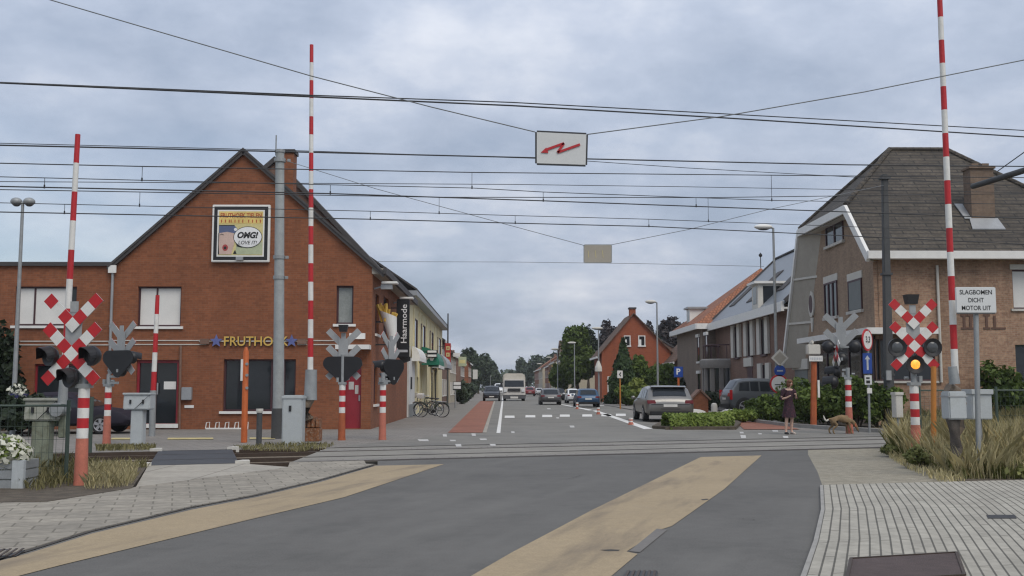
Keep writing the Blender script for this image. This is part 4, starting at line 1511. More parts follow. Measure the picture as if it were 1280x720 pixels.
# ================================================================ lamp posts
def lamp_post(label, top, Yl, X=None, arm=0, r=.09, head=.75, two=False, mat="galv", headmat="offwhite", base_z=0., group="street lamps"):
    p = PV(top[0], top[1], Yl)
    t = thing("street_lamp", label, "street lamp", (p.x, Yl, 0), group=group)
    MB().tube([(p.x, Yl, -.2), (p.x, Yl, p.z * .25), (p.x, Yl, p.z)], [r, r * .85, r * .55], 10).build("pole", mat, t, smooth=True)
    dirs = (-1, 1) if two else ((1 if arm > 0 else -1),)
    for d in dirs:
        a = abs(arm) * d
        q = Vector((p.x + a, Yl, p.z + .05))
        h_ = MB()
        h_.ball((q.x, q.y, q.z), (head / 2, .18, .13), 14, 8)
        ho = h_.build("lamp_head", headmat, t, smooth=True)
        MB().ball((q.x, q.y, q.z - .07), (head * .34, .13, .09), 12, 6).build("lamp_glass", "lens", ho, smooth=True)
        if abs(arm) > .05:
            MB().cyl((p.x, Yl, p.z), (q.x, q.y, q.z - .02), r * .45, n=8).build("arm", mat, t)
    return t


lamp_post("tall thin lamp post with twin heads at the far left", (28.5, 254), 32.5, arm=.2, two=True, r=.085, head=.36, headmat="galv")
g = G(25, 533)
t = thing("flower_basket", "round basket of white and violet flowers hung on the far left lamp post", "flower basket", PV(25.5, 492, 32.3))
c = PV(25.5, 492, 32.3)
MB().lathe([(.08, -.34), (.2, -.24), (.27, -.08), (.29, 0)], (c.x, c.y - .1, c.z), 14).build("basket", "flower_blue", t, smooth=True)
P, N = cloud([(c.x, c.y - .12, c.z + .02, .29, .29, .29)], 130, .85)
leaf_mesh("blossom", P, N, .10, "petal", t, aspect=1.1)
P, N = cloud([(c.x, c.y - .1, c.z - .02, .26, .26, .29)], 160, .8)
leaf_mesh("foliage", P, N, .11, "leaf_dark", t)
MB().cyl((c.x, c.y + .3, c.z + .1), (c.x, c.y, c.z + .1), .02, n=6).build("hook", "dark", t)
lamp_post("tall lamp post standing behind the silver car", (822 - 1, 378), 74, arm=-.45, head=.8)
lamp_post("lamp post with a small box on its pole beside the red gable", (748, 411), 95, arm=-.1, head=1.1)
lamp_post("lamp post in front of the big green street tree", (718, 429), 119, arm=-.3, head=1.0)
LP_GAP = lamp_post("distant lamp post at the left edge of the green street trees", (697, 437), 125, arm=-.3, head=1.0)
lamp_post("distant lamp post over the far roofs, beside the dark trees", (688, 447), 215, arm=-.3, head=1.2)
lamp_post("most distant lamp post on the right of the street", (676, 455), 262, arm=-.3, head=1.4)
lamp_post("distant lamp post rising left of the light truck", (613, 459), 235, arm=-1.6, head=1.4)
lamp_post("tall lamp post before the villa, carrying three traffic signs", (966.5, 285), 46.5, arm=-.45, head=.85, headmat="white")
q = PV(748, 458, 95)
tl_ = bpy.data.objects["street_lamp.002"]
MB().lathe([(.1, .5), (.32, -.1), (.34, -.45), (.1, -.5)], (q.x, 95, q.z), 10).build("pole_box", "offwhite", tl_)

# ================================================================ traffic signs
def disc(mb, c, r, y0, y1, n=24, m=0):
    return mb.lathe([(r * .98, y0), (r, (y0 + y1) / 2), (r, y1)], c, n, m, axis="y")


LP = bpy.data.objects["street_lamp.008"]
lx = LP.location
q = PV(975, 447.5, 46.2)
t = thing("diamond_sign", "pale diamond sign, topmost of three on the tall lamp post", "traffic sign", q)
e = 11 / 28
MB().prism([q + Vector((e, 0, 0)), q + Vector((0, 0, e)), q + Vector((-e, 0, 0)), q + Vector((0, 0, -e))], (0, .03, 0)).build("plate", "offwhite", t)
MB().prism([q + Vector((e * .72, -.006, 0)), q + Vector((0, -.006, e * .72)), q + Vector((-e * .72, -.006, 0)), q + Vector((0, -.006, -e * .72))], (0, .005, 0)).build("inner_panel", "beige", t)
MB().box((lx.x - .02, q.y + .03, q.z - .03), (q.x + .1, lx.y, q.z + .03)).build("clamp", "galv", t)
q = PV(975, 463.5, 46.2)
t = thing("round_sign", "round blue sign in the middle of three on the tall lamp post", "traffic sign", q)
disc(MB(), q, .255, 0, .03).build("plate", "blue_sign", t)
MB().box((q.x - .13, q.y - .008, q.z - .03), (q.x + .13, q.y - .001, q.z + .03)).build("symbol", "letter_grey", t)
MB().box((lx.x - .02, q.y + .03, q.z - .03), (q.x + .1, lx.y, q.z + .03)).build("clamp", "galv", t)
q = PV(974, 480, 46.2)
t = thing("round_sign", "round red-rimmed white sign, lowest on the tall lamp post, behind the person", "traffic sign", q)
disc(MB(), q, .42, 0, .03).build("plate", "red", t)
disc(MB(), q + Vector((0, -.008, 0)), .345, 0, .007).build("inner_panel", "rw_white", t)
MB().box((q.x - .2, q.y - .016, q.z - .05), (q.x + .2, q.y - .009, q.z - .01)).build("symbol", "letter_black", t)
MB().box((lx.x - .02, q.y + .03, q.z - .03), (q.x + .1, lx.y, q.z + .03)).build("clamp", "galv", t)

# sign post with blue one-way plate right of the far crossing signal
g = G(1087, 541)
Ys = g.y - .08
t = thing("sign_post", "thin post with a round sign, blue arrow plate and small white plates", "traffic sign", g)
MB().tube([g, PV(1084.5, 412, g.y)], .04, 8).build("post", "galv", t, smooth=True)
sx = 1300 / Ys
q = PV(1084.5, 425, Ys)
Hm = Matrix.Translation(q) @ Matrix.Rotation(.78, 4, "Z")
rd = disc(MB(), (0, 0, 0), .36, 0, .03).xf(Hm).build("round_plate", "red", t)
disc(MB(), (0, -.008, 0), .29, 0, .007).xf(Hm).build("inner_panel", "rw_white", rd)
f3 = Fr(Hm @ Vector((0, -.009, 0)), (math.cos(.78), math.sin(.78)))
text_mb("3,3", f3, 0, 0, .24, .004, bold=.03).build("lettering", "letter_black", rd)
x0, x1, z0, z1 = PV(1080, 500, Ys).x, PV(1091.5, 500, Ys).x, PV(0, 467, Ys).z, PV(0, 441, Ys).z
bp = MB().box((x0, Ys - .01, z0), (x1, Ys + .02, z1)).build("arrow_plate", "blue_sign", t, bevel=.008)
cx = (x0 + x1) / 2
MB().box((cx - .03, Ys - .016, z0 + .12), (cx + .03, Ys - .011, z1 - .2)).prism([(cx - .09, Ys - .016, z1 - .2), (cx + .09, Ys - .016, z1 - .2), (cx, Ys - .016, z1 - .07)], (0, .005, 0)).build("arrow", "letter_grey", bp)
sp = MB().box((x0 + .04, Ys - .01, PV(0, 481, Ys).z), (x1 - .02, Ys + .02, PV(0, 469, Ys).z)).build("small_plate", "sign_white", t, bevel=.008)
MB().box((cx - .06, Ys - .016, PV(0, 473.5, Ys).z), (cx + .05, Ys - .011, PV(0, 471.5, Ys).z)).box((cx - .06, Ys - .016, PV(0, 479, Ys).z), (cx + .06, Ys - .011, PV(0, 475.5, Ys).z)).build("symbol", "letter_black", sp)
MB().box((cx - .04, Ys - .01, PV(0, 492, Ys).z), (cx + .12, Ys + .02, PV(0, 485, Ys).z)).build("small_plate", "rw_white", t, bevel=.008)

# parking sign and the white sign on ochre posts
g = Vector((PV(848, 470, 66).x, 66, 0))
t = thing("parking_sign", "blue parking sign with white P on an orange post behind the silver car", "traffic sign", g)
MB().cyl(g, (g.x, 66, PV(0, 462, 66).z), .07, n=8).build("post", "orange", t)
q = PV(848, 465, 65.9)
e = 5.8 * 65.9 / 1300
pq = MB().box((q.x - e, 65.88, q.z - e * 1.15), (q.x + e, 65.92, q.z + e * 1.15)).build("plate", "blue_sign", t, bevel=.02)
text_mb("P", Fr((0, 65.88, 0), (1, 0)), q.x, q.z + .03, e * 1.3, .006, bold=.03).build("lettering", "letter_white", pq)
g = Vector((PV(775, 470, 70).x, 70, 0))
t = thing("street_sign", "small white square sign on a thin ochre post by the conifer", "traffic sign", g)
MB().cyl(g, (g.x, 70, PV(0, 465, 70).z), .05, n=8).build("post", "orange_light", t)
q = PV(775, 468, 69.9)
pq = MB().box((q.x - .19, 69.88, q.z - .26), (q.x + .19, 69.92, q.z + .26)).build("plate", "rw_white", t, bevel=.02)
MB().prism([(q.x + .06, 69.876, q.z + .18), (q.x - .08, 69.876, q.z), (q.x + .06, 69.876, q.z - .18), (q.x + .06, 69.876, q.z - .06), (q.x + .0, 69.876, q.z), (q.x + .06, 69.876, q.z + .06)], (0, .003, 0)).build("symbol", "letter_black", pq)
for px, py, lab in ((788.5, 531, "nearest red and white reflector post, beside the silver car"), (748, 518, "middle red and white reflector post, on the white parking line"), (721.5, 511.5, "farthest red and white reflector post, below the blue car")):
    g = G(px, py)
    hz = 8.5 * g.y / 1300
    t = thing("reflector_post", lab, "reflector post", g, group="red and white reflector posts along the parking line")
    MB().cyl(g, g + Vector((0, 0, .05)), .12, n=10).build("foot", "faded", t)
    c = MB()
    for i in range(4):
        c.cyl(g + Vector((0, 0, .05 + (hz - .05) * i / 4)), g + Vector((0, 0, .05 + (hz - .05) * (i + 1) / 4)), .085, n=8, m=(i + 1) % 2)
    c.build("shaft", ["rw_white", "faded"], t)
for px, py, hp, lab in ((856.5, 526, 21, "pale round-topped bollard in the hedge beside the silver car"), (893, 524, 20, "pale round-topped bollard right of the small brick pillar")):
    g = G(px, py)
    hz = hp * g.y / 1300
    t = thing("stone_bollard", lab, "bollard", g, group="pale bollards on the traffic island")
    MB().lathe([(.15, -.1), (.15, hz - .16), (.145, hz - .12)], g, 14).build("shaft", "offwhite", t, smooth=True)
    MB().lathe([(.145, hz - .12), (.12, hz - .03), (.05, hz), (.01, hz + .005)], g, 14).build("cap", "offwhite", t, smooth=True)
# little house-shaped brick pillar
g = G(876, 519)
Yk = g.y
k = Yk / 1300
t = thing("brick_pillar", "small orange brick pillar with a pointed top behind the traffic island", "pillar", g)
MB().prism([(g.x - 10 * k, Yk, -.1), (g.x + 9.5 * k, Yk, -.1), (g.x + 9.5 * k, Yk, 20 * k), (g.x, Yk, 30 * k), (g.x - 10 * k, Yk, 20 * k)], (0, .9, 0)).build("body", "brick", t)
rc = MB()
for sgn in (-1, 1):
    rc.beam((g.x, Yk + .45, 30 * k + .06), (g.x + sgn * 12.5 * k, Yk + .45, 17.5 * k + .06), 1.05, .08, up=(0, 0, 1))
rc.build("capping", "brick_mauve", t)
for px, wd, lab in ((868, 34, "flat pale boulder left on the traffic island, behind the clipped hedge"), (912, 26, "flat pale boulder right on the traffic island, near the slate car")):
    g = G(px, 523)
    o = MB().ball((0, 0, .16), (wd / 1300 * g.y / 2, .5, .28), 12, 7).build("boulder", "offwhite", label=lab, cat="boulder", local=True, smooth=True)
    o.location = g
# ================================================================ the fry shop (brick gable house with a flat-roofed wing)
Y0 = G(300, 536.5).y
FS = lambda px, py: PV(px, py, Y0)
xl, xr = FS(140, 400).x, FS(465, 400).x
ze, za, xa = FS(200, 330).z, FS(305, 189).z, FS(305, 189).x
YB_ = 50.5                                    # rear end of the shop along the street
fr = Fr((0, Y0, 0), (1, 0))


def rect(px0, px1, py0, py1):
    a, b = FS(px0, py1), FS(px1, py0)
    return (a.x, b.x, max(a.z, 0.02), b.z)


shop = thing("fry_shop", "orange-brick gabled fry shop with dark roof edges and a low flat wing", "building", ((xl + xr) / 2, Y0, 0))
W1, W2 = rect(171, 227, 358, 408), rect(420, 442, 357, 405)
DG, WB, DR = rect(168, 224, 450, 533), rect(278, 370, 449, 514), rect(430, 452, 447, 537)
mb = MB()
wall(mb, fr, xl, xr, -.2, ze, [W1, W2, DG, WB, DR], .18)
mb.face([fr.P(xl, ze), fr.P(xr, ze), fr.P(xa, za)])
mb.face([(xl, Y0, -.2), (xl, YB_, -.2), (xl, YB_, ze), (xl, Y0, ze)])
fsd = Fr((xr, Y0, 0), (0, 1))                 # the side along the street


def srect(px0, px1, py0, py1):
    a, b = PX(px0, py1, xr), PX(px1, py0, xr)
    za_, zb_ = PX((px0 + px1) / 2, py1, xr).z, PX((px0 + px1) / 2, py0, xr).z
    return (a.y - Y0, b.y - Y0, max(.02, za_), zb_)


SW = [srect(469, 474, 368, 418), srect(479, 486, 372, 424), srect(467, 472, 458, 505)]
wall(mb, fsd, 0, YB_ - Y0, -.2, ze - .02, SW, .15)
mb.build("wall", "brick", shop)
sl_ = (za - ze) / (xr - xa)
ov, ft = .30, .32
for sgn, xe in ((-1, xl), (1, xr)):
    s_ = (za - ze) / abs(xe - xa)
    xo = xe + sgn * (.18 if sgn < 0 else .42)
    zo = za - s_ * abs(xo - xa)
    slabroof([(xa, Y0 - .16, za + .1), (xo, Y0 - .16, zo + .1), (xo, YB_, zo + .1), (xa, YB_, za + .1)], .1, "slate", shop)
    v = MB()
    v.beam((xa, Y0 - .08, za - .04), (xo, Y0 - .08, zo - .04), .1, .14)
    v.build("verge_board", "roof_edge", shop)
MB().box((xr - .02, Y0 - .05, ze - .34), (xr + .40, YB_, ze - .14)).build("eave_soffit", "beige", shop)
MB().box((xr + .40, Y0 - .20, ze - .36), (xr + .50, YB_, ze - .12)).build("gutter", "roof_edge", shop)
# taller rear roof with the chimney
yr = 43.5
ap = PV(343, 195, yr)
er = PV(440, 298, yr)
slabroof([(ap.x, yr, ap.z), (er.x + 1.2, yr, ap.z - (ap.z - er.z) * (er.x + 1.2 - ap.x) / (er.x - ap.x)), (er.x + 1.2, YB_ - .3, ap.z - (ap.z - er.z) * (er.x + 1.2 - ap.x) / (er.x - ap.x)), (ap.x, YB_ - .3, ap.z)], .25, "slate", shop)
slabroof([(ap.x, yr, ap.z), (ap.x - 2.2, yr, ap.z - 2.0), (ap.x - 2.2, YB_ - .3, ap.z - 2.0), (ap.x, YB_ - .3, ap.z)], .25, "slate", shop)
q = ap.z - .2
MB().prism([(ap.x, yr + .15, q), (ap.x + 4.2, yr + .15, q - 4.2 * (ap.z - er.z) / (er.x - ap.x)), (ap.x + 4.2, yr + .15, ze - .4), (ap.x - 2.0, yr + .15, ze - .4), (ap.x - 2.0, yr + .15, q - 1.9)], (0, .2, 0)).build("rear_wall", "brick_mauve", shop)
c0, c1 = PV(351, 240, 41.5), PV(367, 191, 41.5)
ch = MB().box((c0.x, 41.5, c0.z - .6), (c1.x, 42.2, c1.z)).build("chimney", "brick", shop)
MB().box((c0.x - .06, 41.44, c1.z), (c1.x + .06, 42.26, c1.z + .14)).build("chimney_cap", "roof_edge", ch)

window(shop, fr, *W1, bars=(.42,), blinds=((0, .42, .04), (.42, 1, .04)), depth=.18, sillm="white", label="window with two white blinds")
window(shop, fr, *W2, gm="glass_pale", depth=.18, sillm="white", label="narrow window with pale curtains")
window(shop, fr, *WB, bars=(.30, .66, .83), depth=.18, sillm="white", label="wide dark shop window")
for q in SW:
    window(shop, fsd, *q, depth=.15, sillm="white")
# glass entrance with red frame
a, b, c, e = DG
d_ = MB().fbox(fr, a, b, c, e, -.21, -.168).build("glass_door", "glass", shop)
f = MB()
k = a + (b - a) * .42
f.fbox(fr, a, a + .08, c, e, -.2, -.1).fbox(fr, b - .09, b, c, e, -.2, -.1).fbox(fr, k - .05, k + .05, c, e - .1, -.19, -.105).fbox(fr, a + .08, b - .09, e - .1, e, -.2, -.102)
f.fbox(fr, a + .08, b - .09, c, c + .1, -.2, -.103)
f.build("door_frame", "frame_red", d_)
MB().fbox(fr, k + .3, k + .72, c + 1.28, c + 1.55, -.166, -.16).build("notice", "white", d_)
MB().fbox(fr, a - .05, b + .05, c - .05, c + .09, -.05, .09).build("doorstep", "white", d_)
MB().fbox(fr, k + .09, k + .13, c + 1.1, c + 1.5, -.105, -.06).build("handle", "zinc", d_)
# red door in its recess with a canopy
a, b, c, e = DR
d_ = MB().fbox(fr, a, b, c, e, -.19, -.15).build("red_door", "red_door", shop)
MB().fbox(fr, a + .12, a + .3, c + 1.35, c + 1.62, -.149, -.143).fbox(fr, a + .34, a + .46, c + 1.2, c + 1.5, -.149, -.143).build("notice", "curtain", d_)
MB().fbox(fr, b - .1, b - .05, c + .95, c + 1.15, -.15, -.1).build("handle", "zinc", d_)
q0, q1 = FS(422, 437), FS(464, 431.5)
MB().fbox(fr, q0.x, q1.x, q0.z, q1.z, .002, .55).build("door_canopy", "white", shop)
q0, q1 = FS(437, 431), FS(463, 416)
MB().fbox(fr, q0.x + .0, q0.x + .55, q0.z + .2, q1.z - .02, .0, .14).build("light_box", "white", shop)
# light bands and sills
for y in (425.5, 430.5):
    s0 = MB()
    for a, b in ((141, 258), (372, 384), (392, 420)):
        s0.fbox(fr, FS(a, y).x, FS(b, y).x, FS(0, y).z - .018, FS(0, y).z + .018, 0, .022)
    s0.build("light_band", "sill", shop)
ml = MB()
q0, q1 = FS(228, 500), FS(241, 484)
ml.fbox(fr, q0.x, q1.x, q0.z, q1.z, 0.002, .16)
ml.build("letter_box", "zinc", shop, bevel=.015)
MB().fbox(fr, FS(232, 470).x, FS(243.5, 470).x, FS(0, 510).z, FS(0, 506.5).z, 0.002, .03).build("house_sign", "white", shop)
MB().cyl((FS(227, 470).x, Y0 - .06, 0), (FS(225.5, 470).x, Y0 - .06, FS(0, 432).z), .04, n=8).build("drain_pipe", "brick_mauve", shop)
# the wing on the left
wing_z = FS(0, 332.5).z
xw = xl - 9.5
WL = rect(17, 96, 358, 407)
WL2 = rect(40, 110, 455, 520)
mb = MB()
wall(mb, Fr((0, Y0 + .03, 0), (1, 0)), xw, xl - .002, -.2, wing_z, [WL, WL2], .16)
mb.face([(xw, Y0 + .03, -.2), (xw, Y0 + 9, -.2), (xw, Y0 + 9, wing_z), (xw, Y0 + .03, wing_z)])
mb.build("wing_wall", "brick", shop)
MB().box((xw - .1, Y0 - .08, wing_z), (xl - .01, Y0 + 9, wing_z + .14)).build("wing_roof", "roof_edge", shop)
frw = Fr((0, Y0 + .03, 0), (1, 0))
window(shop, frw, *WL, bars=(.30,), blinds=((0, .30, .05), (.30, .86, .05)), depth=.16, sillm="white", label="wide window with white blinds")
window(shop, frw, *WL2, bars=(.5,), depth=.16, fm="frame_red", sillm="white")
for y in (426.5, 431):
    s0 = MB()
    s0.fbox(frw, xw, xl - .02, FS(0, y).z - .018, FS(0, y).z + .018, 0, .022)
    s0.build("light_band", "sill", shop)
MB().cyl((FS(137, 470).x, Y0 - .05, .0), (FS(137, 470).x, Y0 - .05, wing_z - .1), .05, n=8).build("drain_pipe", "zinc", shop)
MB().box((FS(132, 470).x, Y0 - .14, wing_z - .25), (FS(142, 470).x, Y0 - .09, wing_z + .02)).build("hopper_head", "white", shop)

# lettering FRUTHOEK between two stars (fixed to the wall: a sign of its own)
q = FS(320, 426.5)
t = thing("shop_lettering", "yellow wall lettering between two blue stars across the brick front", "shop sign", (q.x, Y0, q.z))
rl = MB()
rl.fbox(fr, FS(248, 470).x, FS(371, 470).x, q.z - .02, q.z + .02, .03, .05)
rl.build("mounting_rail", "sill", t)
hh = FS(0, 420.5).z - FS(0, 432.5).z
lx0, lx1 = FS(279.5, 470).x, FS(360, 470).x
tm = text_mb("FRUTHOEK", fr, (lx0 + lx1) / 2, q.z, hh, .07, width=lx1 - lx0, bold=.012)
tm.build("lettering", "yellow", t)
tm = text_mb("FRUTHOEK", fr, (lx0 + lx1) / 2 + .02, q.z - .02, hh, .055, width=lx1 - lx0, bold=.03)
tm.build("letter_back", "dark", t)
for px in (271, 365):
    c = FS(px, 426.5)
    pts = []
    for i in range(10):
        r_ = .23 if i % 2 == 0 else .10
        a = PI / 2 + i * PI / 5
        pts.append(fr.P(c.x + r_ * math.cos(a), c.z + r_ * math.sin(a), .05))
    MB().prism(pts, fr.n * .04).build("star", "star", t)
for px in (256.5, 378):
    c = FS(px, 427)
    MB().fbox(fr, c.x - .16, c.x + .16, c.z - .09, c.z + .09, .03, .1).build("lamp_box", "brick_mauve", t)

# framed comic-style sign on the gable
p = [FS(267, 257), FS(339, 256), FS(337.5, 328.5), FS(266, 328.5)]
c = sum(p, Vector()) / 4
w_, h_ = (p[1] - p[0]).length, (p[0] - p[3]).length
t = thing("wall_sign", "square framed comic-style shop sign high on the brick gable", "shop sign", (c.x, Y0, c.z))
fb_ = MB().fbox(fr, c.x - w_ / 2, c.x + w_ / 2, c.z - h_ / 2, c.z + h_ / 2, .03, .16).build("frame", "white", t, bevel=.02)
k1, k2 = .07, .24
MB().fbox(fr, c.x - w_ / 2 + k1, c.x + w_ / 2 - k1, c.z - h_ / 2 + k1, c.z + h_ / 2 - k1, .15, .166).build("black_border", "black", fb_)
MB().fbox(fr, c.x - w_ / 2 + k2 - .05, c.x + w_ / 2 - k2 + .05, c.z - h_ / 2 + k2 - .05, c.z + h_ / 2 - k2 + .05, .16, .170).build("inner_border", "white", fb_)
X0, X1, Z0_, Z1 = c.x - w_ / 2 + k2, c.x + w_ / 2 - k2, c.z - h_ / 2 + k2, c.z + h_ / 2 - k2
pic = MB().fbox(fr, X0, X1, Z0_, Z1, .165, .174).build("picture", "poster", t)
wx, wz = X1 - X0, Z1 - Z0_
PP = lambda u, v, d: fr.P(X0 + wx * u, Z0_ + wz * v, d)


def shape(name, pts, mat, d, par=pic):
    return MB().prism([PP(u, v, d) for u, v in pts], fr.n * .003).build(name, mat, par)


shape("upper_field", [(.005, .72), (.995, .72), (.995, .995), (.005, .995)], "poster_warm", .176)
shape("lower_field", [(.40, .02), (.995, .02), (.995, .30), (.40, .2)], "poster_green", .176)
text_mb("FRUTHOEK TIELEN", fr, c.x, Z0_ + wz * .905, wz * .105, .180, width=wx * .93, bold=.03).build("lettering", "letter_orange", pic)
text_mb("I I II I I I  I I I I", fr, c.x, Z0_ + wz * .775, wz * .07, .180, width=wx * .9, bold=.02).build("lettering", "letter_orange", pic)
shape("hair", [(.01, .67), (.36, .67), (.43, .60), (.40, .48), (.34, .50), (.2, .53), (.01, .5)], "hair_poster", .178)
shape("face", [(.01, .5), (.2, .53), (.34, .5), (.37, .4), (.36, .25), (.30, .02), (.03, .02), (.0, .25)], "skin_poster", .181)
shape("hair_line", [(.0, .02), (.03, .02), (.012, .25), (.02, .5), (.0, .5)], "letter_black", .184)
shape("hair_edge", [(.01, .685), (.36, .685), (.36, .668), (.01, .668)], "letter_black", .181)
shape("brow", [(.02, .45), (.07, .485), (.13, .46), (.13, .45), (.07, .47)], "letter_black", .185)
shape("mouth", [(.16 + .065 * math.cos(a * .5236), .17 + .075 * math.sin(a * .5236)) for a in range(12)], "lip", .185)
shape("mouth_inside", [(.16 + .032 * math.cos(a * .5236), .165 + .036 * math.sin(a * .5236)) for a in range(12)], "letter_black", .189)
ob = [(.665 + .325 * math.cos(a * PI / 14), .41 + .245 * math.sin(a * PI / 14)) for a in range(28)]
shape("bubble_edge", ob, "letter_black", .186)
shape("speech_bubble", [(.665 + .312 * math.cos(a * PI / 14), .41 + .232 * math.sin(a * PI / 14)) for a in range(28)], "letter_white", .190)
shape("bubble_tail", [(.36, .5), (.42, .2), (.56, .165), (.5, .2), (.44, .24), (.40, .36)], "letter_black", .184)
shape("ear_dot", [(.385 + .04 * math.cos(a * .6283), .585 + .035 * math.sin(a * .6283)) for a in range(10)], "letter_white", .182)
shape("small_mark", [(.34, .03), (.42, .03), (.40, .08), (.385, .12), (.36, .08)], "letter_black", .184)
text_mb("OMG!", fr, X0 + wx * .665, Z0_ + wz * .455, wz * .15, .195, width=wx * .47, shear=.25, bold=.05).build("lettering", "letter_black", pic)
text_mb("LOVE IT!", fr, X0 + wx * .665, Z0_ + wz * .285, wz * .085, .195, width=wx * .42, shear=.2, bold=.012).build("lettering", "letter_black", pic)
MB().fbox(fr, c.x - .12, c.x + .12, c.z - h_ / 2 + .06, c.z - h_ / 2 + .17, .16, .3).build("sign_lamp", "zinc", t)

# fries cone, hung from the side wall
yc = 37.6
cz0, cz1 = PV(486, 443, yc), PV(486, 392, yc)
t = thing("fries_cone", "big white cone of yellow fries hung at the shop corner", "shop sign", (cz1.x, yc, cz0.z))
xt0, xt1, xb = PV(474, 390, yc).x, PV(496, 398, yc).x, PV(495, 443, yc).x
rt = (xt1 - xt0) / 2
cxt = (xt0 + xt1) / 2
vs, n = [], 18
cn = MB()
rings = []
for k, (cx_, r_, z_) in enumerate(((xb - .03, .03, cz0.z), ((cxt + xb) / 2, rt * .55, (cz0.z + cz1.z) / 2), (cxt, rt, cz1.z))):
    rings.append([Vector((cx_ + r_ * math.cos(2 * PI * j / n), yc + r_ * math.sin(2 * PI * j / n), z_ - (.12 * math.cos(2 * PI * j / n) if k == 2 else 0))) for j in range(n)])
for a, b in zip(rings, rings[1:]):
    for j in range(n):
        cn.face([a[j], a[(j + 1) % n], b[(j + 1) % n], b[j]])
cn.build("paper_cone", "white", t, smooth=True)
fm_ = MB()
rr = random.Random(4)
for i in range(26):
    a, q = rr.uniform(0, 6.28), rr.uniform(0, .8) * rt
    b0 = Vector((cxt + q * math.cos(a), yc + q * math.sin(a), cz1.z - .3))
    fm_.beam(b0, b0 + Vector((rr.uniform(-.16, .12) + .12 * math.cos(a) - .04, rr.uniform(-.1, .1), rr.uniform(.38, .62) - .14 * math.cos(a))), .075, .075)
fm_.build("fries", "fries", t)
MB().beam((xr, yc, cz1.z - .3), (cxt, yc, cz1.z - .3), .06, .06).beam((xr, yc, cz0.z + .35), (xb, yc, cz0.z + .35), .05, .05).build("wall_bracket", "dark", t)
t = None

# flood lights over the side wall
for px, py, X_, lab in ((487, 354, xr + .55, "white flood lamp under the shop eave, nearer the street corner"), (508, 373, xr + .55, "white flood lamp above the black hanging sign")):
    q = PX(px, py, X_)
    t = thing("flood_lamp", lab, "lamp", q, group="flood lamps on the side wall")
    MB().box((q.x - .28, q.y - .2, q.z - .04), (q.x + .3, q.y + .2, q.z + .05)).build("lamp_head", "white", t, bevel=.02)
    MB().beam((xr, q.y, q.z - .2), (q.x - .2, q.y, q.z - .1), .05, .05).box((q.x - .3, q.y - .12, q.z - .22), (q.x + .1, q.y + .12, q.z - .045)).build("bracket", "zinc", t)


def hanging(name, label, px0, px1, py0, py1, Yh, mat, wallx, cat="shop sign", thick=.14, group=None):
    a, b = PV(px0, py1, Yh), PV(px1, py0, Yh)
    t = thing(name, label, cat, ((a.x + b.x) / 2, Yh, a.z), group=group)
    p = MB().box((a.x, Yh, a.z), (b.x, Yh + thick, b.z)).build("panel", mat, t, bevel=.015)
    br = MB()
    for z in (a.z + (b.z - a.z) * .15, a.z + (b.z - a.z) * .85):
        br.beam((wallx, Yh + thick / 2, z), (a.x + .02, Yh + thick / 2, z), .04, .04)
    br.build("wall_bracket", "dark", t)
    return t, p, Fr((0, Yh, 0), (1, 0)), a.x, b.x, a.z, b.z


t, p, f2, a, b, c, e = hanging("hanging_sign", "tall black hanging sign with white upright lettering", 495, 512, 374, 447, 42.6, "black", xr)
text_mb("Haarmode", f2, a + (b - a) * .58, c + (e - c) * .58, .24, .006, width=(e - c) * .66, rot=PI / 2, bold=.01).build("lettering", "letter_white", p)
MB().fbox(f2, a + .06, b - .06, c + .22, c + .32, .001, .006).build("lower_line", "letter_grey", p)
t, p, f2, a, b, c, e = hanging("hanging_sign", "grey and white box sign just below the black hanging sign", 497, 513, 432, 446, 43.4, "offwhite", xr)
MB().fbox(f2, a + .03, b - .03, c + .08, c + .22, .001, .006).build("dark_band", "cab_dirty", p)
MB().prism([f2.P(a, c, .0), f2.P(b, c, .0), f2.P(b, c - .16, .0), f2.P((a + b) / 2, c - .26, .0)], (0, .12, 0)).build("lower_edge", "dark", p)

# ================================================================ yellow shop building next door
xy = xr - .06
YY0, YY1 = YB_ + .02, 82.
fy = Fr((xy, YY0, 0), (0, 1))
zy = PX(535, 395, xy).z
yb = thing("yellow_building", "long cream-yellow shop building with tall dark windows and grey eaves", "building", (xy - 4, (YY0 + YY1) / 2, 0))


def yrect(px0, px1, z0, z1):
    a, b = PX(px0, 450, xy).y - YY0, PX(px1, 450, xy).y - YY0
    return (a, b, z0, z1)


Lw = YY1 - YY0
tops = [yrect(p_, p_ + w__, 3.0, 5.1) for p_, w__ in ((517.5, 3.4), (525.8, 5.0), (536.8, 4.2), (546.6, 3.8))]
shopw = [yrect(515.8, 519, .3, 2.6), (6.3, 8.9, .4, 2.6), (Lw - 12.5, Lw - 5, .15, 2.7), (9.6, 12.2, .4, 2.6)]
shopw = [shopw[0], (6.6, 8.4, 1.2, 2.0), (Lw - 13.0, Lw - 4, .05, 2.8)]
mb = MB()
wall(mb, fy, 0, Lw, -.2, zy, tops + shopw, .25)
mb.face([(xy, YY0, -.2), (xy - 9, YY0, -.2), (xy - 9, YY0, zy), (xy, YY0, zy)])
mb.face([(xy, YY1, -.2), (xy - 9, YY1, -.2), (xy - 9, YY1, zy), (xy, YY1, zy)])
mb.build("wall", "cream", yb)
for q in tops:
    window(yb, fy, *q, depth=.02, fw=.05, sill=False)
for q in shopw:
    window(yb, fy, *q, depth=.25, sill=False, fm="dark")
for u in (.5, 4.0, 7.6, 9.8, 13.6, 17.5, 21.5, 25.5):
    MB().fbox(fy, u, u + .5, 0, zy - .3, .0, .05).build("pilaster", "cream", yb)
MB().fbox(fy, .02, 3.6, 0.01, 2.9, .001, .14).build("white_shopfront", "white_wall", yb)
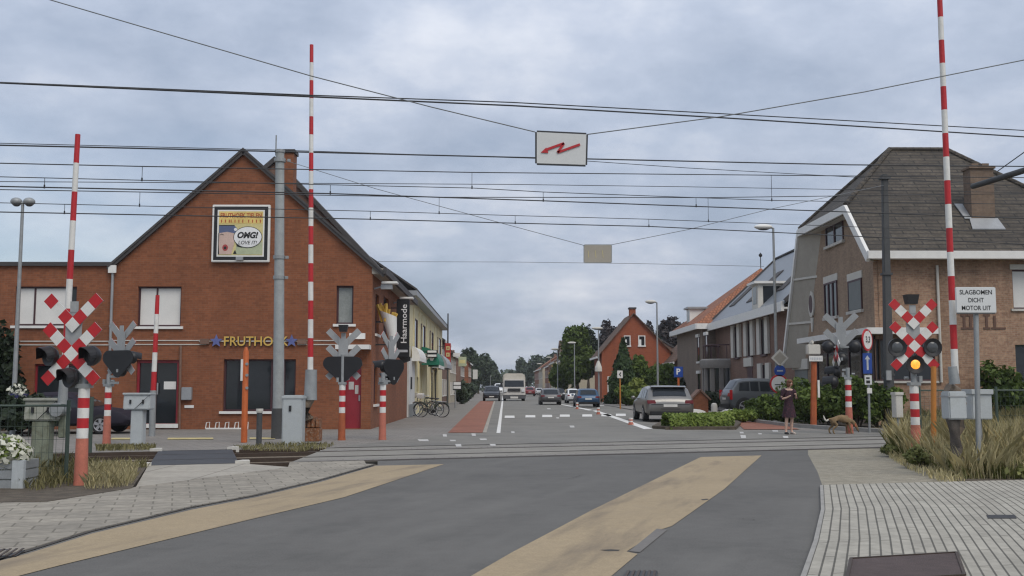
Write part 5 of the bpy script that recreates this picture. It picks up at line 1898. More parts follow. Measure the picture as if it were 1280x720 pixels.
MB().fbox(fy, .02, 3.7, 0.0, .62, .142, .18).build("plinth", "galv", yb)
MB().fbox(fy, 1.0, 1.35, 1.35, 1.95, .142, .2).build("letter_box", "dark", yb)
MB().fbox(fy, -.0, Lw + .1, zy - .02, zy + .22, -.2, .5).build("gutter", "zinc", yb)
slabroof([(xy + .5, YY0, zy + .32), (xy - 4.3, YY0, zy + 3.6), (xy - 4.3, YY1, zy + 3.6), (xy + .5, YY1, zy + .32)], .1, "slate", yb)
slabroof([(xy - 4.3, YY0, zy + 3.6), (xy - 9.2, YY0, zy + .3), (xy - 9.2, YY1, zy + .3), (xy - 4.3, YY1, zy + 3.6)], .1, "slate", yb)
MB().prism([(xy, YY0 + .01, zy), (xy - 4.3, YY0 + .01, zy + 3.5), (xy - 9, YY0 + .01, zy)], (0, .2, 0)).build("gable_wall", "brick_mauve", yb)


def awning(label, u0, u1, z0, z1, out, mat, trims=None):
    t = thing("awning", label, "awning", fy.P((u0 + u1) / 2, z0, .1))
    P_ = fy.P
    a = MB()
    n = 6
    pr = [(.14, z1)] + [(.14 + out * math.sin(PI / 2 * k / n), z0 + (z1 - z0) * math.cos(PI / 2 * k / n)) for k in range(1, n + 1)]
    for (d0, za_), (d1, zb_) in zip(pr, pr[1:]):
        a.face([P_(u0, za_, d0), P_(u1, za_, d0), P_(u1, zb_, d1), P_(u0, zb_, d1)])
    for u in (u0, u1):
        a.face([P_(u, z_, d_) for d_, z_ in pr] + [P_(u, z0, .14)])
    a.build("canopy", mat, t)
    if trims:
        tr_ = MB()
        for du, zz_, r_ in ((.25, .62, .2), (.55, .5, .17), (.72, .75, .16)):
            c_ = P_(u0 + .0, z0 + (z1 - z0) * zz_ * .75, .16 + out * du)
            tr_.prism([c_ + Vector((r_ * math.cos(q * PI / 3) * .8, -.012, r_ * math.sin(q * PI / 3))) for q in range(6)], (0, .006, 0))
        tr_.build("emblem", trims, t)
        fl = MB().fbox(fy, u0, u1, z0 - .18, z0, .14 + out - .03, .14 + out)
        fl.build("valance", "white", t)
    return t


awning("white box awning next to the green awning on the yellow building", 1.7, 6.2, 2.75, 3.5, .42, "white")
awning("green rounded awning with white emblems on the yellow building", 8.2, 13.5, 2.7, 3.72, 1.0, "green_sign", "letter_white")
awning("grey awning beyond the green one on the yellow building", 17.2, 24, 2.7, 3.75, 1.0, "zinc")
t, p, f2, a, b, c, e = hanging("hanging_sign", "small black and white board sign above the green awning", 533.5, 546.5, 437.5, 447, 58.5, "black", xy)
MB().fbox(f2, a + .04, b - .04, c + .28, c + .4, .001, .006).fbox(f2, a + .04, b - .04, c + .05, c + .17, .001, .006).build("white_line", "letter_white", p)
t, p, f2, a, b, c, e = hanging("hanging_sign", "tall red hanging sign with pale letters on a street pole", 555.8, 563.5, 429, 458, 79, "red_sign", xy)
for zz_ in (.78, .5, .2):
    MB().fbox(f2, a + .1, b - .08, c + (e - c) * zz_ - .14, c + (e - c) * zz_ + .16, .001, .008).fbox(f2, a + .2, b - .18, c + (e - c) * zz_ - .05, c + (e - c) * zz_ + .07, .008, .012, 1).build("pale_letter", ["poster", "red_sign"], p)
g = PV(559.5, 470, 79.2)
o = MB().cyl((g.x, 79.3, -.1), (g.x, 79.3, PV(0, 391, 79).z), .075, .05, n=10).build("street_pole", "darkmast", label="tall thin dark pole rising behind the red hanging sign", cat="pole", loc=(g.x, 79.3, 0), smooth=True)
g = PV(571, 480, 74)
t = thing("street_notice", "low black and white notice board on a post by the hedge", "notice board", (g.x, 74, 0))
MB().cyl((g.x - .1, 74, 0), (g.x - .1, 74, PV(0, 478, 74).z), .05, n=8).build("post", "zinc", t)
q0, q1 = PV(566, 487.5, 74), PV(577, 477, 74)
p = MB().box((q0.x, 73.9, q0.z), (q1.x, 73.96, q1.z)).build("panel", "black", t)
MB().box((q0.x + .05, 73.89, q0.z + .36), (q1.x - .05, 73.898, q1.z - .03)).box((q0.x + .05, 73.89, q0.z + .08), (q1.x - .05, 73.898, q0.z + .3)).build("white_field", "letter_white", p)

# small curb-side things
g = G(284, 537)
t = thing("bicycle_rack", "low white bicycle rack of five bent hoops before the brick wall", "bicycle rack", g)
yr_ = g.y - .1
s_ = yr_ / 1300
MB().beam((PV(258, 500, yr_).x, yr_, .04), (PV(311, 500, yr_).x, yr_, .04), .05, .05).build("base_bar", "white", t)
for i in range(5):
    x = PV(260 + i * 12, 500, yr_).x
    MB().tube([(x - .06, yr_, .05), (x - .03, yr_, .24), (x + .08, yr_, .26), (x + .07, yr_, .05)], .018, 6).build("hoop", "white", t)


# ================================================================ houses further down the left side
def street_house(name, label, X, y0, y1, side, eave, ridge, depth, wallm, roofm, cols, rows=2, chimney=True, gable_front=False, seed=0, awn=None, group=None, winm="glass"):
    """side -1: stands left of the street and faces +X; +1: stands right and faces -X"""
    t = thing(name, label, "house", (X + side * depth / 2, (y0 + y1) / 2, 0), group=group)
    xo, xi = X, X + side * depth
    MB().box((min(xo, xi), y0, -.3), (max(xo, xi), y1, eave)).build("wall", wallm, t)
    rf = MB()
    if gable_front:
        ym = (y0 + y1) / 2
        MB().prism([(xo, y0, eave), (xo, y1, eave), (xo, ym, ridge)], (side * depth, 0, 0)).build("gable_wall", wallm, t)
        for yy in (y0 - .3, y1 + .3):
            k = (ridge - eave) / (ym - y0)
            rf.prism([(xo - side * .25, ym, ridge + .06), (xo - side * .25, yy, eave - .3 * k + .06), (xi, yy, eave - .3 * k + .06), (xi, ym, ridge + .06)], (0, 0, .16))
    else:
        xm = (xo + xi) / 2
        MB().prism([(xo, y0 + .02, eave), (xi, y0 + .02, eave), (xm, y0 + .02, ridge - .02)], (0, y1 - y0 - .04, 0)).build("gable_wall", wallm, t)
        k = (ridge - eave) / (depth / 2)
        for xx, sg in ((xo, -side), (xi, side)):
            rf.prism([(xm, y0 - .12, ridge + .05), (xx + sg * .3, y0 - .12, eave - .3 * k + .05), (xx + sg * .3, y1 + .12, eave - .3 * k + .05), (xm, y1 + .12, ridge + .05)], (0, 0, .15))
    ro = rf.build("roof", roofm, t)
    if chimney:
        cy = y0 + (y1 - y0) * .3
        cxm = (xo + xi) / 2
        MB().box((cxm - .35, cy, ridge - .8), (cxm + .35, cy + .6, ridge + .9)).build("chimney", "brick_mauve", ro)
    MB().box((min(xo - side * .32, xo - side * .22), y0, eave - .2), (max(xo - side * .32, xo - side * .22), y1, eave)).build("gutter", "white", t)
    f_ = Fr((xo, y0, 0), (0, 1)) if side < 0 else Fr((xo, y1, 0), (0, -1))
    ln = y1 - y0
    for r_ in range(rows):
        for c_ in range(cols):
            u = ln * (c_ + .5) / cols
            z0 = .8 + r_ * (eave - .4) / rows
            w2 = min(.8, ln / cols * .32)
            hz = min(1.7, (eave - 1) / rows * .62)
            pn_ = MB().fbox(f_, u - w2, u + w2, z0, z0 + hz, -.05, .012).build("window", winm, t)
            MB().fbox(f_, u - w2 - .08, u + w2 + .08, z0 - .1, z0 - .005, -.02, .07).fbox(f_, u - w2 - .06, u - w2, z0, z0 + hz, -.02, .03).fbox(f_, u + w2, u + w2 + .06, z0, z0 + hz, -.02, .03).fbox(f_, u - w2, u + w2, z0 + hz - .06, z0 + hz, .013, .03).fbox(f_, u - .03, u + .03, z0, z0 + hz - .06, .013, .028).build("window_frame", "white", pn_)
    return t


street_house("brick_house", "narrow red-brick house next to the tall red hanging sign", xy - .1, 83, 93, -1, 5.2, 7.6, 8, "brick_mauve", "slate", 3)
street_house("grey_house", "pale greenish-grey house with a steep dark roof, left side", xy - .1, 97, 110, -1, 4.6, 7.0, 9, "cream2", "slate", 4, gable_front=False)
t, p, f2, a, b, c, e = hanging("hanging_sign", "small yellowish oval sign on the pale grey house", 573, 583, 446, 458, 103, "poster_green", xy)
MB().fbox(f2, a + .1, b - .1, c + .3, e - .3, .001, .01).build("yellow_field", "poster", p)
hanging("hanging_sign", "small white box sign past the red hanging sign", 566.5, 575, 441, 446, 92, "white", xy)
street_house("brick_house", "low brick house with a white front panel, left side before the trees", xy - .3, 128, 142, -1, 4.6, 7.2, 9, "brick_mauve", "tiles_brown", 4)
hanging("hanging_sign", "tall white panel sign beside the low brick house, left side", 591, 597, 462, 474, 127, "offwhite", xy)
street_house("brick_house", "orange-brown brick house half hidden by the left trees", xy - .3, 160, 176, -1, 5.2, 8.2, 9, "brick", "tiles_brown", 4)
street_house("brick_house", "most distant brick house on the left of the street", xy - .5, 205, 222, -1, 5, 8.0, 9, "brick_dark", "tiles_brown", 4)

# ================================================================ bicycles
def bicycle(label, base, rz, fcol, lean=.14, basket=None):
    t = thing("bicycle", label, "bicycle", base, rz, "bicycles parked by the yellow building")
    Lm = Matrix.Rotation(lean, 4, "Y") if False else Matrix.Rotation(lean, 4, "X")
    B = lambda mb, n, m, par=t, **k: mb.xf(Lm).build(n, m, par, local=True, **k)
    r_ = .345
    for x in (0, 1.08):
        c = Vector((x, 0, r_))
        ty = B(MB().tube([c + Vector((r_ * math.cos(a * PI / 14), 0, r_ * math.sin(a * PI / 14))) for a in range(28)], .022, 6, closed=True), "wheel", "tyre", smooth=True)
        sp_ = MB()
        for k in range(14):
            a = k * PI / 7
            sp_.tube([c + Vector((0, .02 * (-1) ** k, 0)), c + Vector((r_ * math.cos(a), 0, r_ * math.sin(a)))], .003, 3, cap=False)
        sp_.tube([c + Vector((.32 * math.cos(a * PI / 14), 0, .32 * math.sin(a * PI / 14))) for a in range(28)], .01, 5, closed=True)
        sp_.cyl(c - Vector((0, .05, 0)), c + Vector((0, .05, 0)), .03, n=8)
        B(sp_, "rim", "rim", ty)
        B(MB().tube([c + Vector((.385 * math.cos(math.radians(a)), 0, .385 * math.sin(math.radians(a)))) for a in range(10, 175, 15)], .018, 5), "mudguard", fcol)
    f_ = MB()
    bb, st, hd, hd2 = Vector((.45, 0, .29)), Vector((.30, 0, .80)), Vector((.86, 0, .88)), Vector((.90, 0, .70))
    for a, b, q in ((bb, st, .019), (bb, hd2, .022), (hd2, hd + Vector((-.02, 0, .05)), .021), (st - Vector((-.05, 0, .2)), hd2 + Vector((-.01, 0, .06)), .017), (Vector((0, .05, r_)), bb, .012), (Vector((0, -.05, r_)), bb, .012), (Vector((0, .05, r_)), st - Vector((0, 0, .08)), .01), (Vector((0, -.05, r_)), st - Vector((0, 0, .08)), .01), (hd2, Vector((1.08, .05, r_)), .015), (hd2, Vector((1.08, -.05, r_)), .015)):
        f_.tube([a, b], q, 6)
    B(f_, "frame", fcol)
    B(MB().ball((.27, 0, .90), (.14, .085, .045), 10, 6), "saddle", "dark", smooth=True)
    B(MB().cyl(st, (.285, 0, .88), .014, n=6), "seat_post", "rim")
    B(MB().tube([(.72, .28, 1.02), (.80, .25, 1.04), (.86, .1, 1.06), (.86, -.1, 1.06), (.80, -.25, 1.04), (.72, -.28, 1.02)], .014, 6).cyl(hd, (.86, 0, 1.06), .014, n=6), "handlebar", "rim")
    cr_ = MB()
    cr_.cyl((.45, -.03, .29), (.45, .03, .29), .09, n=12)
    for s2 in (-1, 1):
        cr_.beam((.45, s2 * .07, .29), (.45 + s2 * .14, s2 * .07, .29 - s2 * .08), .02, .025)
        cr_.box((.45 + s2 * .14 - .05, s2 * .07 - .04 + s2 * .04, .29 - s2 * .08 - .012), (.45 + s2 * .14 + .05, s2 * .07 + .04 + s2 * .04, .29 - s2 * .08 + .012))
    B(cr_, "crank", "dark")
    rk = MB()
    rk.box((-.22, -.07, .735), (.2, .07, .755)).beam((0, .06, r_), (-.05, .06, .74), .012, .012).beam((0, -.06, r_), (-.05, -.06, .74), .012, .012)
    B(rk, "carrier", "galv")
    if basket:
        B(MB().hexa([(.95, -.15, .92), (1.18, -.15, .92), (1.18, .15, .92), (.95, .15, .92), (.92, -.18, 1.14), (1.24, -.18, 1.14), (1.24, .18, 1.14), (.92, .18, 1.14)]), "basket", basket, bevel=.015)
    return t


bicycle("dark bicycle leaning at the yellow wall, front wheel towards us", G(545, 519.5) + Vector((-.25, 1.5, 0)), math.radians(212), "black", .16, "beige")
bicycle("brown bicycle propped between the two others at the yellow wall", G(549, 520.5) + Vector((-.15, .9, 0)), math.radians(196), "concrete_brown", .15, None)
bicycle("greenish bicycle with a pale carrier, rear wheel towards the street", G(553, 521.5), math.radians(168), "fence", -.12, "rw_white")
# ================================================================ the villa on the right
VX, VO, VY, VB = 14.66, 14.2, 40.0, 51.4
t = villa = thing("villa", "two-storey villa with a steep dark tiled half-hipped roof and tan brick front", "house", (VX + 4, VY + 5, 0))
sl_ = (12 - 6.62) / (45.5 - 39.6)
zf = lambda y: 6.62 + (y - 39.6) * sl_
HY0, HY1 = 42.1, 48.75
zh = zf(HY0)
XR, RX = 23.2, 22.6
fv = Fr((VX, VY, 0), (1, 0))
VP_ = lambda px, py: PV(px, py, VY)
# front wall with its window openings
a, b = VP_(1267, 386), VP_(1300, 337)
Wf = (a.x - VX, b.x - VX + .3, a.z, b.z)
a, b = VP_(1271, 478), VP_(1300, 431)
Wg = (a.x - VX, b.x - VX + .3, a.z, b.z)
a, b = VP_(1096, 476), VP_(1168, 424)
Wh = (a.x - VX, b.x - VX, a.z, b.z)
mb = MB()
wall(mb, fv, 0, RX - VX, -.2, 6.55, [Wf, Wg, Wh], .16)
mb.build("front_wall", "brick_tan", villa)
fg = Fr((VX, VB, 0), (0, -1))                 # gable wall, u from the far end towards us
mb = MB()
mb.face([(VX, VY, -.2), (VX, VB, -.2), (VX, VB, 3.2), (VX, 48.4, 8.7), (VX, 42.5, 8.7), (VX, 39.95, 6.6)])
mb.build("gable_wall", "brick_white", villa)
MB().box((RX - .1, VY + .05, -.2), (RX, VB, 6.2)).build("side_wall", "brick_tan", villa)
th = .2
slabroof([(VO, 39.55, zf(39.55)), (XR, 39.55, zf(39.55)), (XR, HY0, zh), (19.95, 45.5, 12), (17.4, 45.5, 12), (VO, HY0, zh)], th, "tiles", villa)
slabroof([(VO, HY0, zh), (17.4, 45.5, 12), (VO, HY1, zh)], th, "tiles", villa)
slabroof([(XR, HY0, zh), (19.95, 45.5, 12), (XR, HY1, zh)], th, "tiles", villa)
slabroof([(17.4, 45.5, 12), (19.95, 45.5, 12), (XR, HY1, zh), (VO, HY1, zh)], th, "tiles", villa)
MB().prism([(VO, HY1, zh), (XR, HY1, zh), (XR, 52, 2.6), (VO, 52, 2.6)], (0, -.12, -.1)).build("rear_roof", "tiles", villa)
rg = MB()
for p0, p1 in (((17.4, 45.5, 12), (19.95, 45.5, 12)), ((VO, HY0, zh), (17.4, 45.5, 12)), ((VO, HY1, zh), (17.4, 45.5, 12)), ((XR, HY0, zh), (19.95, 45.5, 12))):
    p0, p1 = Vector(p0), Vector(p1)
    k = max(4, int((p1 - p0).length / .36))
    for i in range(k):
        rg.cyl(p0.lerp(p1, i / k) + Vector((0, 0, .035)), p0.lerp(p1, (i + 1.08) / k) + Vector((0, 0, .02)), .10, .12, n=8)
rg.build("ridge_tiles", "tiles", villa, smooth=True)
fs_ = MB()
fs_.beam((VO - .04, HY0 - .05, zh - .17), (VO - .04, HY1 + .05, zh - .17), .12, .34)
fs_.beam((VO - .05, HY0 - .02, zh - .14), (VO - .05, 39.5, zf(39.5) - .14), .13, .34)
fs_.box((VO - .1, 39.36, 6.36), (XR, 39.52, 6.66))
fs_.beam((VO - .05, HY1, zh - .1), (VO - .05, 52, 2.5), .12, .2)
fs_.build("fascia", "white", villa)
# soffits: under the half-hip, and the sloping side cheek at the far end
sf = MB()
sf.face([(VO + .02, HY0, zh - .36), (VX + .01, HY0 + .3, zh - .36), (VX + .01, HY1 - .3, zh - .36), (VO + .02, HY1, zh - .36)])
sf.face([(VO, 39.53, 6.38), (RX, 39.53, 6.38), (RX, VY + .02, 6.38), (VO, VY + .02, 6.38)])
sf.face([(VO + .02, 39.6, 6.3), (VX - .01, 40.1, 6.3), (VX - .01, HY0 + .2, zh - .4), (VO + .02, HY0, zh - .4)])
sf.build("soffit", "offwhite", villa)
ck = MB()
e0, e1 = Vector((VO - .02, HY1 - .02, zh - .22)), Vector((VO - .02, 52.0, 2.4))
i0, i1 = Vector((VX + .05, 46.6, zh - .3)), Vector((VX + .05, 49.9, 2.4))
ck.prism([e0, e1, i1, i0], (.1, .12, 0))
ck.build("side_cheek", "beige", villa)
jt = MB()
for k in (.33, .66):
    jt.beam(e0.lerp(e1, k) + Vector((-.02, -.02, 0)), i0.lerp(i1, k) + Vector((-.02, -.02, 0)), .05, .1)
jt.build("cheek_joint", "offwhite", villa)
# gable wall features
U = lambda px, X=VX: VB - PX(px, 400, X).y


def grect(px0, px1, py0, py1):                # left px = farther
    u0, u1 = U(px0), U(px1)
    pm = (px0 + px1) / 2
    return (u0, u1, PX(pm, py1, VX).z, PX(pm, py0, VX).z)


def pw(q, bars=(), fm="frame_dark", gm="glass", lintel=True, sill=True, shut=None, lm="offwhite"):
    u0, u1, z0, z1 = q
    f = MB().fbox(fg, u0, u1, z0, z1, -.02, .012).build("window", gm, villa)
    r_ = MB()
    for a, b in ((u0, u0 + .07), (u1 - .07, u1)) + tuple((u0 + (u1 - u0) * k - .06, u0 + (u1 - u0) * k + .06) for k in bars):
        r_.fbox(fg, a, b, z0 + .0, z1, -.02, .05)
    r_.fbox(fg, u0 + .07, u1 - .07, z1 - .08, z1, -.02, .048)
    r_.build("window_frame", fm, f)
    if sill:
        MB().fbox(fg, u0 - .1, u1 + .1, z0 - .12, z0 - .002, -.02, .12).build("sill", lm if lm != "offwhite" else "sill", f)
    if lintel:
        MB().fbox(fg, u0 - .08, u1 + .08, z1 + .002, z1 + .3, -.02, .04).build("lintel", lm, f)
    if shut:
        MB().fbox(fg, u0 + .08, u1 - .08, z0 + .05, z1 - .08, .013, .035).build("shutter", "shutter", f)


pw(grect(1036, 1058, 278, 303), bars=(.5,), lintel=False)
pw(grect(1032, 1048, 352, 396), bars=(.33, .66))
pw(grect(1062, 1079, 349, 388), shut=1, sill=True)
ni = MB()
un, zn = U(1016), PX(1016, 380, VX).z
ni.prism([fg.P(un + .42 * math.cos(a * PI / 9), zn + .62 * math.sin(a * PI / 9), .01) for a in range(18)], fg.n * .07)
nb = ni.build("niche_frame", "offwhite", villa)
MB().prism([fg.P(un + .27 * math.cos(a * PI / 9), zn + .42 * math.sin(a * PI / 9), .082) for a in range(18)], fg.n * .01).build("niche_recess", "frame_dark", nb)
MB().prism([fg.P(un - .2, zn - .64, .01), fg.P(un + .2, zn - .64, .01), fg.P(un + .05, zn - 1.3, .01), fg.P(un - .05, zn - 1.3, .01)], fg.n * .05).build("niche_drop", "offwhite", nb)
q = grect(992, 1008, 462, 503)
d_ = MB().fbox(fg, q[0], q[1], .05, q[3], -.02, .02).build("side_door", "shutter", villa)
MB().fbox(fg, q[0] - .25, q[1] + .25, q[3], q[3] + .5, -.02, .08).build("door_lintel", "offwhite", d_)
# flat white canopy round the corner with a dark glazed bay under it
zc = PX(1060, 418, VX - .5).z
cn = MB()
cn.box((VX - .75, VY - .75, zc - .12), (VX, 48.6, zc + .12))
cn.box((VX, VY - .75, zc - .12), (PV(1170, 420, VY - .5).x, VY - .002, zc + .12))
cn.build("canopy", "white", villa)
by = MB()
by.fbox(fg, U(1022), VB - VY - .5, .9, zc - .13, .002, .05)
by.build("bay_glazing", "glass", villa)
bm_ = MB()
for k in range(6):
    u = U(1022) + (VB - VY - .5 - U(1022)) * k / 5
    bm_.fbox(fg, u - .06, u + .06, .85, zc - .13, .0, .09)
bm_.fbox(fg, U(1022), VB - VY - .5, .72, .9, .0, .1)
bm_.build("bay_post", "frame_dark", villa)
window(villa, fv, *Wf, gm="glass", depth=.16, lintel="offwhite", blinds=((0, 1, .0),), label="window with a closed shutter")
window(villa, fv, *Wg, bars=(.4,), fm="fence", depth=.16, sill=True)
window(villa, fv, *Wh, bars=(.3, .6), depth=.16, sillm="sill", fm="frame_dark")
c0 = VP_(1264, 331.5)
MB().cyl((VP_(1173, 400).x, VY - .07, PV(1173, 478, VY).z), (VP_(1173, 400).x, VY - .07, PV(1173, 332, VY).z), .055, n=8).build("drain_pipe", "offwhite", villa, smooth=True)
lt = MB()
for i, px in enumerate((1205, 1213, 1233, 1243)):
    x = VP_(px, 400).x - VX
    zt, zb = VP_(0, 393.5).z, VP_(0, 409).z
    lt.fbox(fv, x - .045, x + .045, zb, zt, 0, .03).fbox(fv, x - .13, x + .13, zb - .05, zb + .02, 0, .028)
    if i != 3:
        lt.fbox(fv, x - .13, x + .13, zt - .02, zt + .05, 0, .028)
    else:
        lt.fbox(fv, x + .13, x + .42, zb - .05, zb + .02, 0, .028)
lt.build("wall_lettering", "letter_brown", villa)
# chimney on the front slope with its lead apron
x0, x1 = PV(1212, 300, 41.6).x, PV(1241, 300, 41.6).x
zc0, zc1 = zf(41.3) - .4, PV(1220, 212, 41.5).z
ch = MB().box((x0, 41.3, zc0), (x1, 41.95, zc1)).build("chimney", "brick_chim", villa)
MB().box((x0 - .06, 41.22, zc1), (x1 + .06, 42.0, zc1 + .09)).box((x0 + .12, 41.4, zc1 + .09), (x0 + .4, 41.85, zc1 + .24)).box((x1 - .4, 41.4, zc1 + .09), (x1 - .12, 41.85, zc1 + .24)).build("chimney_cap", "brick_chim", ch)
ap_ = MB()
ap_.prism([(x0 - .25, 40.75, zf(40.75) + .03), (x1 + .12, 40.75, zf(40.75) + .03), (x1 + .1, 41.32, zf(41.32) + .03), (x0 - .1, 41.32, zf(41.32) + .03)], (0, 0, .04))
ap_.prism([(x0 - .02, 41.3, zf(41.3) + .05), (x0 - .3, 41.3, zf(41.3) + .05), (x0 - .35, 42.1, zf(42.1) + .05), (x0 - .02, 42.1, zf(42.1) + .05)], (0, 0, .04))
ap_.build("lead_apron", "zinc", ch)

# ================================================================ house with tall pale shutters
SX, S0, S1 = 15.7, 55.5, 75.6
ez = PX(945, 392, SX).z
t = hs2 = thing("shutter_house", "brick terrace house with tall pale shutters and a grey panelled roof", "house", (SX + 4, (S0 + S1) / 2, 0))
f2 = Fr((SX, S1, 0), (0, -1))
Lh = S1 - S0
mb = MB()
wall(mb, f2, 0, Lh, -.2, ez)
mb.face([(SX, S0, -.2), (SX + 9, S0, -.2), (SX + 9, S0, ez), (SX + 4.6, S0, 10.6), (SX, S0, ez)])
mb.face([(SX, S1, -.2), (SX + 9, S1, -.2), (SX + 9, S1, ez), (SX + 4.6, S1, 10.6), (SX, S1, ez)])
mb.build("wall", "brick_mauve", hs2)
slabroof([(SX - .45, S0 - .1, ez + .1), (SX + 4.6, S0 - .1, 10.8), (SX + 4.6, S1 + .1, 10.8), (SX - .45, S1 + .1, ez + .1)], .15, "solar", hs2)
slabroof([(SX + 4.6, S0 - .1, 10.8), (SX + 9.4, S0 - .1, ez), (SX + 9.4, S1 + .1, ez), (SX + 4.6, S1 + .1, 10.8)], .15, "tiles_brown", hs2)
MB().box((SX - .62, S0, ez - .42), (SX - .46, S1, ez + .1)).build("eave_board", "white", hs2)
MB().box((SX - .46, S0, ez - .3), (SX, S1, ez - .2)).build("eave_soffit", "white", hs2)
ks = (10.8 - ez - .1) / 5.05
vd = MB()
for yv in (S0 - .14, S1 + .14):
    vd.beam((SX - .45, yv, ez + .12), (SX + 4.6, yv, 10.82), .12, .2)
vd.beam((SX + 4.6, S0 - .1, 10.86), (SX + 4.6, S1 + .1, 10.86), .24, .1)
vd.build("verge_board", "roof_edge", hs2)
for y_, d0, d1 in ((72.5, .7, 2.2), (66.5, .5, 2.6), (59.5, .6, 2.4)):
    MB().prism([(SX + d0, y_, ez + .13 + (d0 + .45) * ks), (SX + d1, y_, ez + .13 + (d1 + .45) * ks), (SX + d1, y_ + 1.6, ez + .13 + (d1 + .45) * ks), (SX + d0, y_ + 1.6, ez + .13 + (d0 + .45) * ks)], (0, 0, .06)).build("skylight", "slate", hs2)
ul = lambda px: S1 - PX(px, 430, SX).y


def shutter_window(px, w_, z0, z1, sh):
    u = ul(px)
    p_ = MB().fbox(f2, u - w_ / 2, u + w_ / 2, z0, z1, -.02, .012).build("window", "glass", hs2)
    MB().fbox(f2, u - w_ / 2, u - w_ / 2 + .08, z0, z1, -.02, .05).fbox(f2, u + w_ / 2 - .08, u + w_ / 2, z0, z1, -.02, .05).fbox(f2, u - w_ / 2 - .1, u + w_ / 2 + .1, z0 - .12, z0, -.02, .1).build("window_frame", "frame_dark", p_)
    MB().fbox(f2, u - w_ / 2 - sh, u - w_ / 2 - .02, z0, z1 + .1, .012, .16).build("shutter", "offwhite", p_)
    MB().fbox(f2, u + w_ / 2 + .02, u + w_ / 2 + sh, z0, z1 + .1, .012, .16).build("shutter", "offwhite", p_)


zt, zb = PX(945, 402, SX).z, PX(945, 444, SX).z
for px, w_ in ((921.5, 1.0), (938, 1.0), (955.5, 1.1)):
    shutter_window(px, w_, zb, zt, .75)
shutter_window(956, 1.0, .6, PX(958, 456, SX).z, .9)
MB().fbox(f2, ul(934), ul(940), .05, 2.7, .0, .03).build("front_door", "frame_dark", hs2)
MB().fbox(f2, ul(931), ul(941), 2.75, 3.3, .0, .12).build("door_lintel", "offwhite", hs2)
# dormer
dx, dy0, dy1 = SX - .42, 61.2, 62.7
dz0, dz1 = ez + .14, PV(958, 354, 61).z
dm_ = MB().box((dx, dy0, dz0), (dx + 3.2, dy1, dz1)).build("dormer", "offwhite", hs2)
MB().box((dx - .25, dy0 - .2, dz1), (dx + 3.4, dy1 + .2, dz1 + .14)).build("dormer_roof", "white", dm_)
MB().box((dx + .3, dy0 - .012, dz0 + .25), (dx + 1.9, dy0 - .002, dz1 - .15)).box((dx - .012, dy0 + .4, dz0 + .3), (dx - .002, dy1 - .3, dz1 - .15)).build("dormer_window", "glass", dm_)
# rounded bay with a small balcony
bc = Vector((SX + .1, 72.6, 0))
bb = MB()
bb.lathe([(1.55, -.1), (1.55, 1.0)], bc, 20)
bo = bb.build("round_bay", "render_grey", hs2, smooth=True)
MB().lathe([(1.5, 1.0), (1.5, 2.75)], bc, 20).build("bay_glazing", "glass", bo, smooth=True)
bp = MB()
for k in range(8):
    a = PI * .5 + PI * k / 7
    c_ = bc + Vector((1.52 * math.cos(a), 1.52 * math.sin(a), 0))
    bp.box((c_.x - .13, c_.y - .13, .95), (c_.x + .13, c_.y + .13, 2.8))
bp.build("bay_post", "render_grey", bo)
MB().lathe([(1.75, 2.75), (1.85, 2.95), (1.85, 3.3), (1.7, 3.4)], bc, 24).build("balcony_slab", "render_grey", hs2, smooth=True)
rl = MB()
rl.tube([bc + Vector((1.6 * math.cos(PI * (.45 + 1.1 * k / 10)), 1.6 * math.sin(PI * (.45 + 1.1 * k / 10)), 4.35)) for k in range(11)], .04, 6)
for k in range(11):
    a = PI * (.45 + 1.1 * k / 10)
    c_ = bc + Vector((1.6 * math.cos(a), 1.6 * math.sin(a), 0))
    rl.cyl(c_ + Vector((0, 0, 3.35)), c_ + Vector((0, 0, 4.35)), .025, n=5)
rl.build("balcony_rail", "frame_dark", hs2)
# ================================================================ brown corner house with the orange roof
BX, B0, B1, BE = 14.75, 75.7, 86.5, 5.9
t = hs3 = thing("corner_house", "grey-brown corner house with an orange tiled roof and white eaves", "house", (BX + 4, (B0 + B1) / 2, 0))
f3 = Fr((BX, B1, 0), (0, -1))
f3b = Fr((BX, B0, 0), (1, 0))
mb = MB()
wall(mb, f3, 0, B1 - B0, -.2, BE)
wall(mb, f3b, 0, 9, -.2, BE)
mb.build("wall", "render_brown", hs3)
ax_ = PV(953, 334, 80)
rp = [(BX - .5, B0 - .4), (BX + 9.5, B0 - .4), (BX + 9.5, B1 + .4), (BX - .5, B1 + .4)]
apx = Vector((ax_.x, 80.5, ax_.z))
apx2 = apx + Vector((.8, .9, 0))
for i, (p, q) in enumerate(zip(rp, rp[1:] + rp[:1])):
    slabroof([(p[0], p[1], BE + .12), (q[0], q[1], BE + .12), apx], .12, "tiles_red", hs3)
ev = MB()
for p, q in zip(rp, rp[1:] + rp[:1]):
    ev.beam((p[0], p[1], BE - .04), (q[0], q[1], BE - .04), .14, .4)
ev.build("eave_board", "white", hs3)
MB().box((BX - .4, B0 - .3, BE - .12), (BX + 9, B1 + .3, BE - .06)).build("eave_soffit", "offwhite", hs3)
MB().cyl(apx, apx + Vector((0, 0, 1.2)), .035, n=6).ball(apx + Vector((0, 0, 1.0)), .15, 8, 6).build("finial", "dark", hs3)
dmr = MB().box((BX + .3, 82.2, BE + .5), (BX + 2.6, 83.6, BE + 1.75)).build("dormer", "white", hs3)
MB().box((BX + .1, 82.0, BE + 1.75), (BX + 2.8, 83.8, BE + 1.9)).build("dormer_roof", "zinc", dmr)
MB().box((BX + .288, 82.45, BE + .8), (BX + .298, 83.35, BE + 1.6)).build("dormer_window", "glass", dmr)
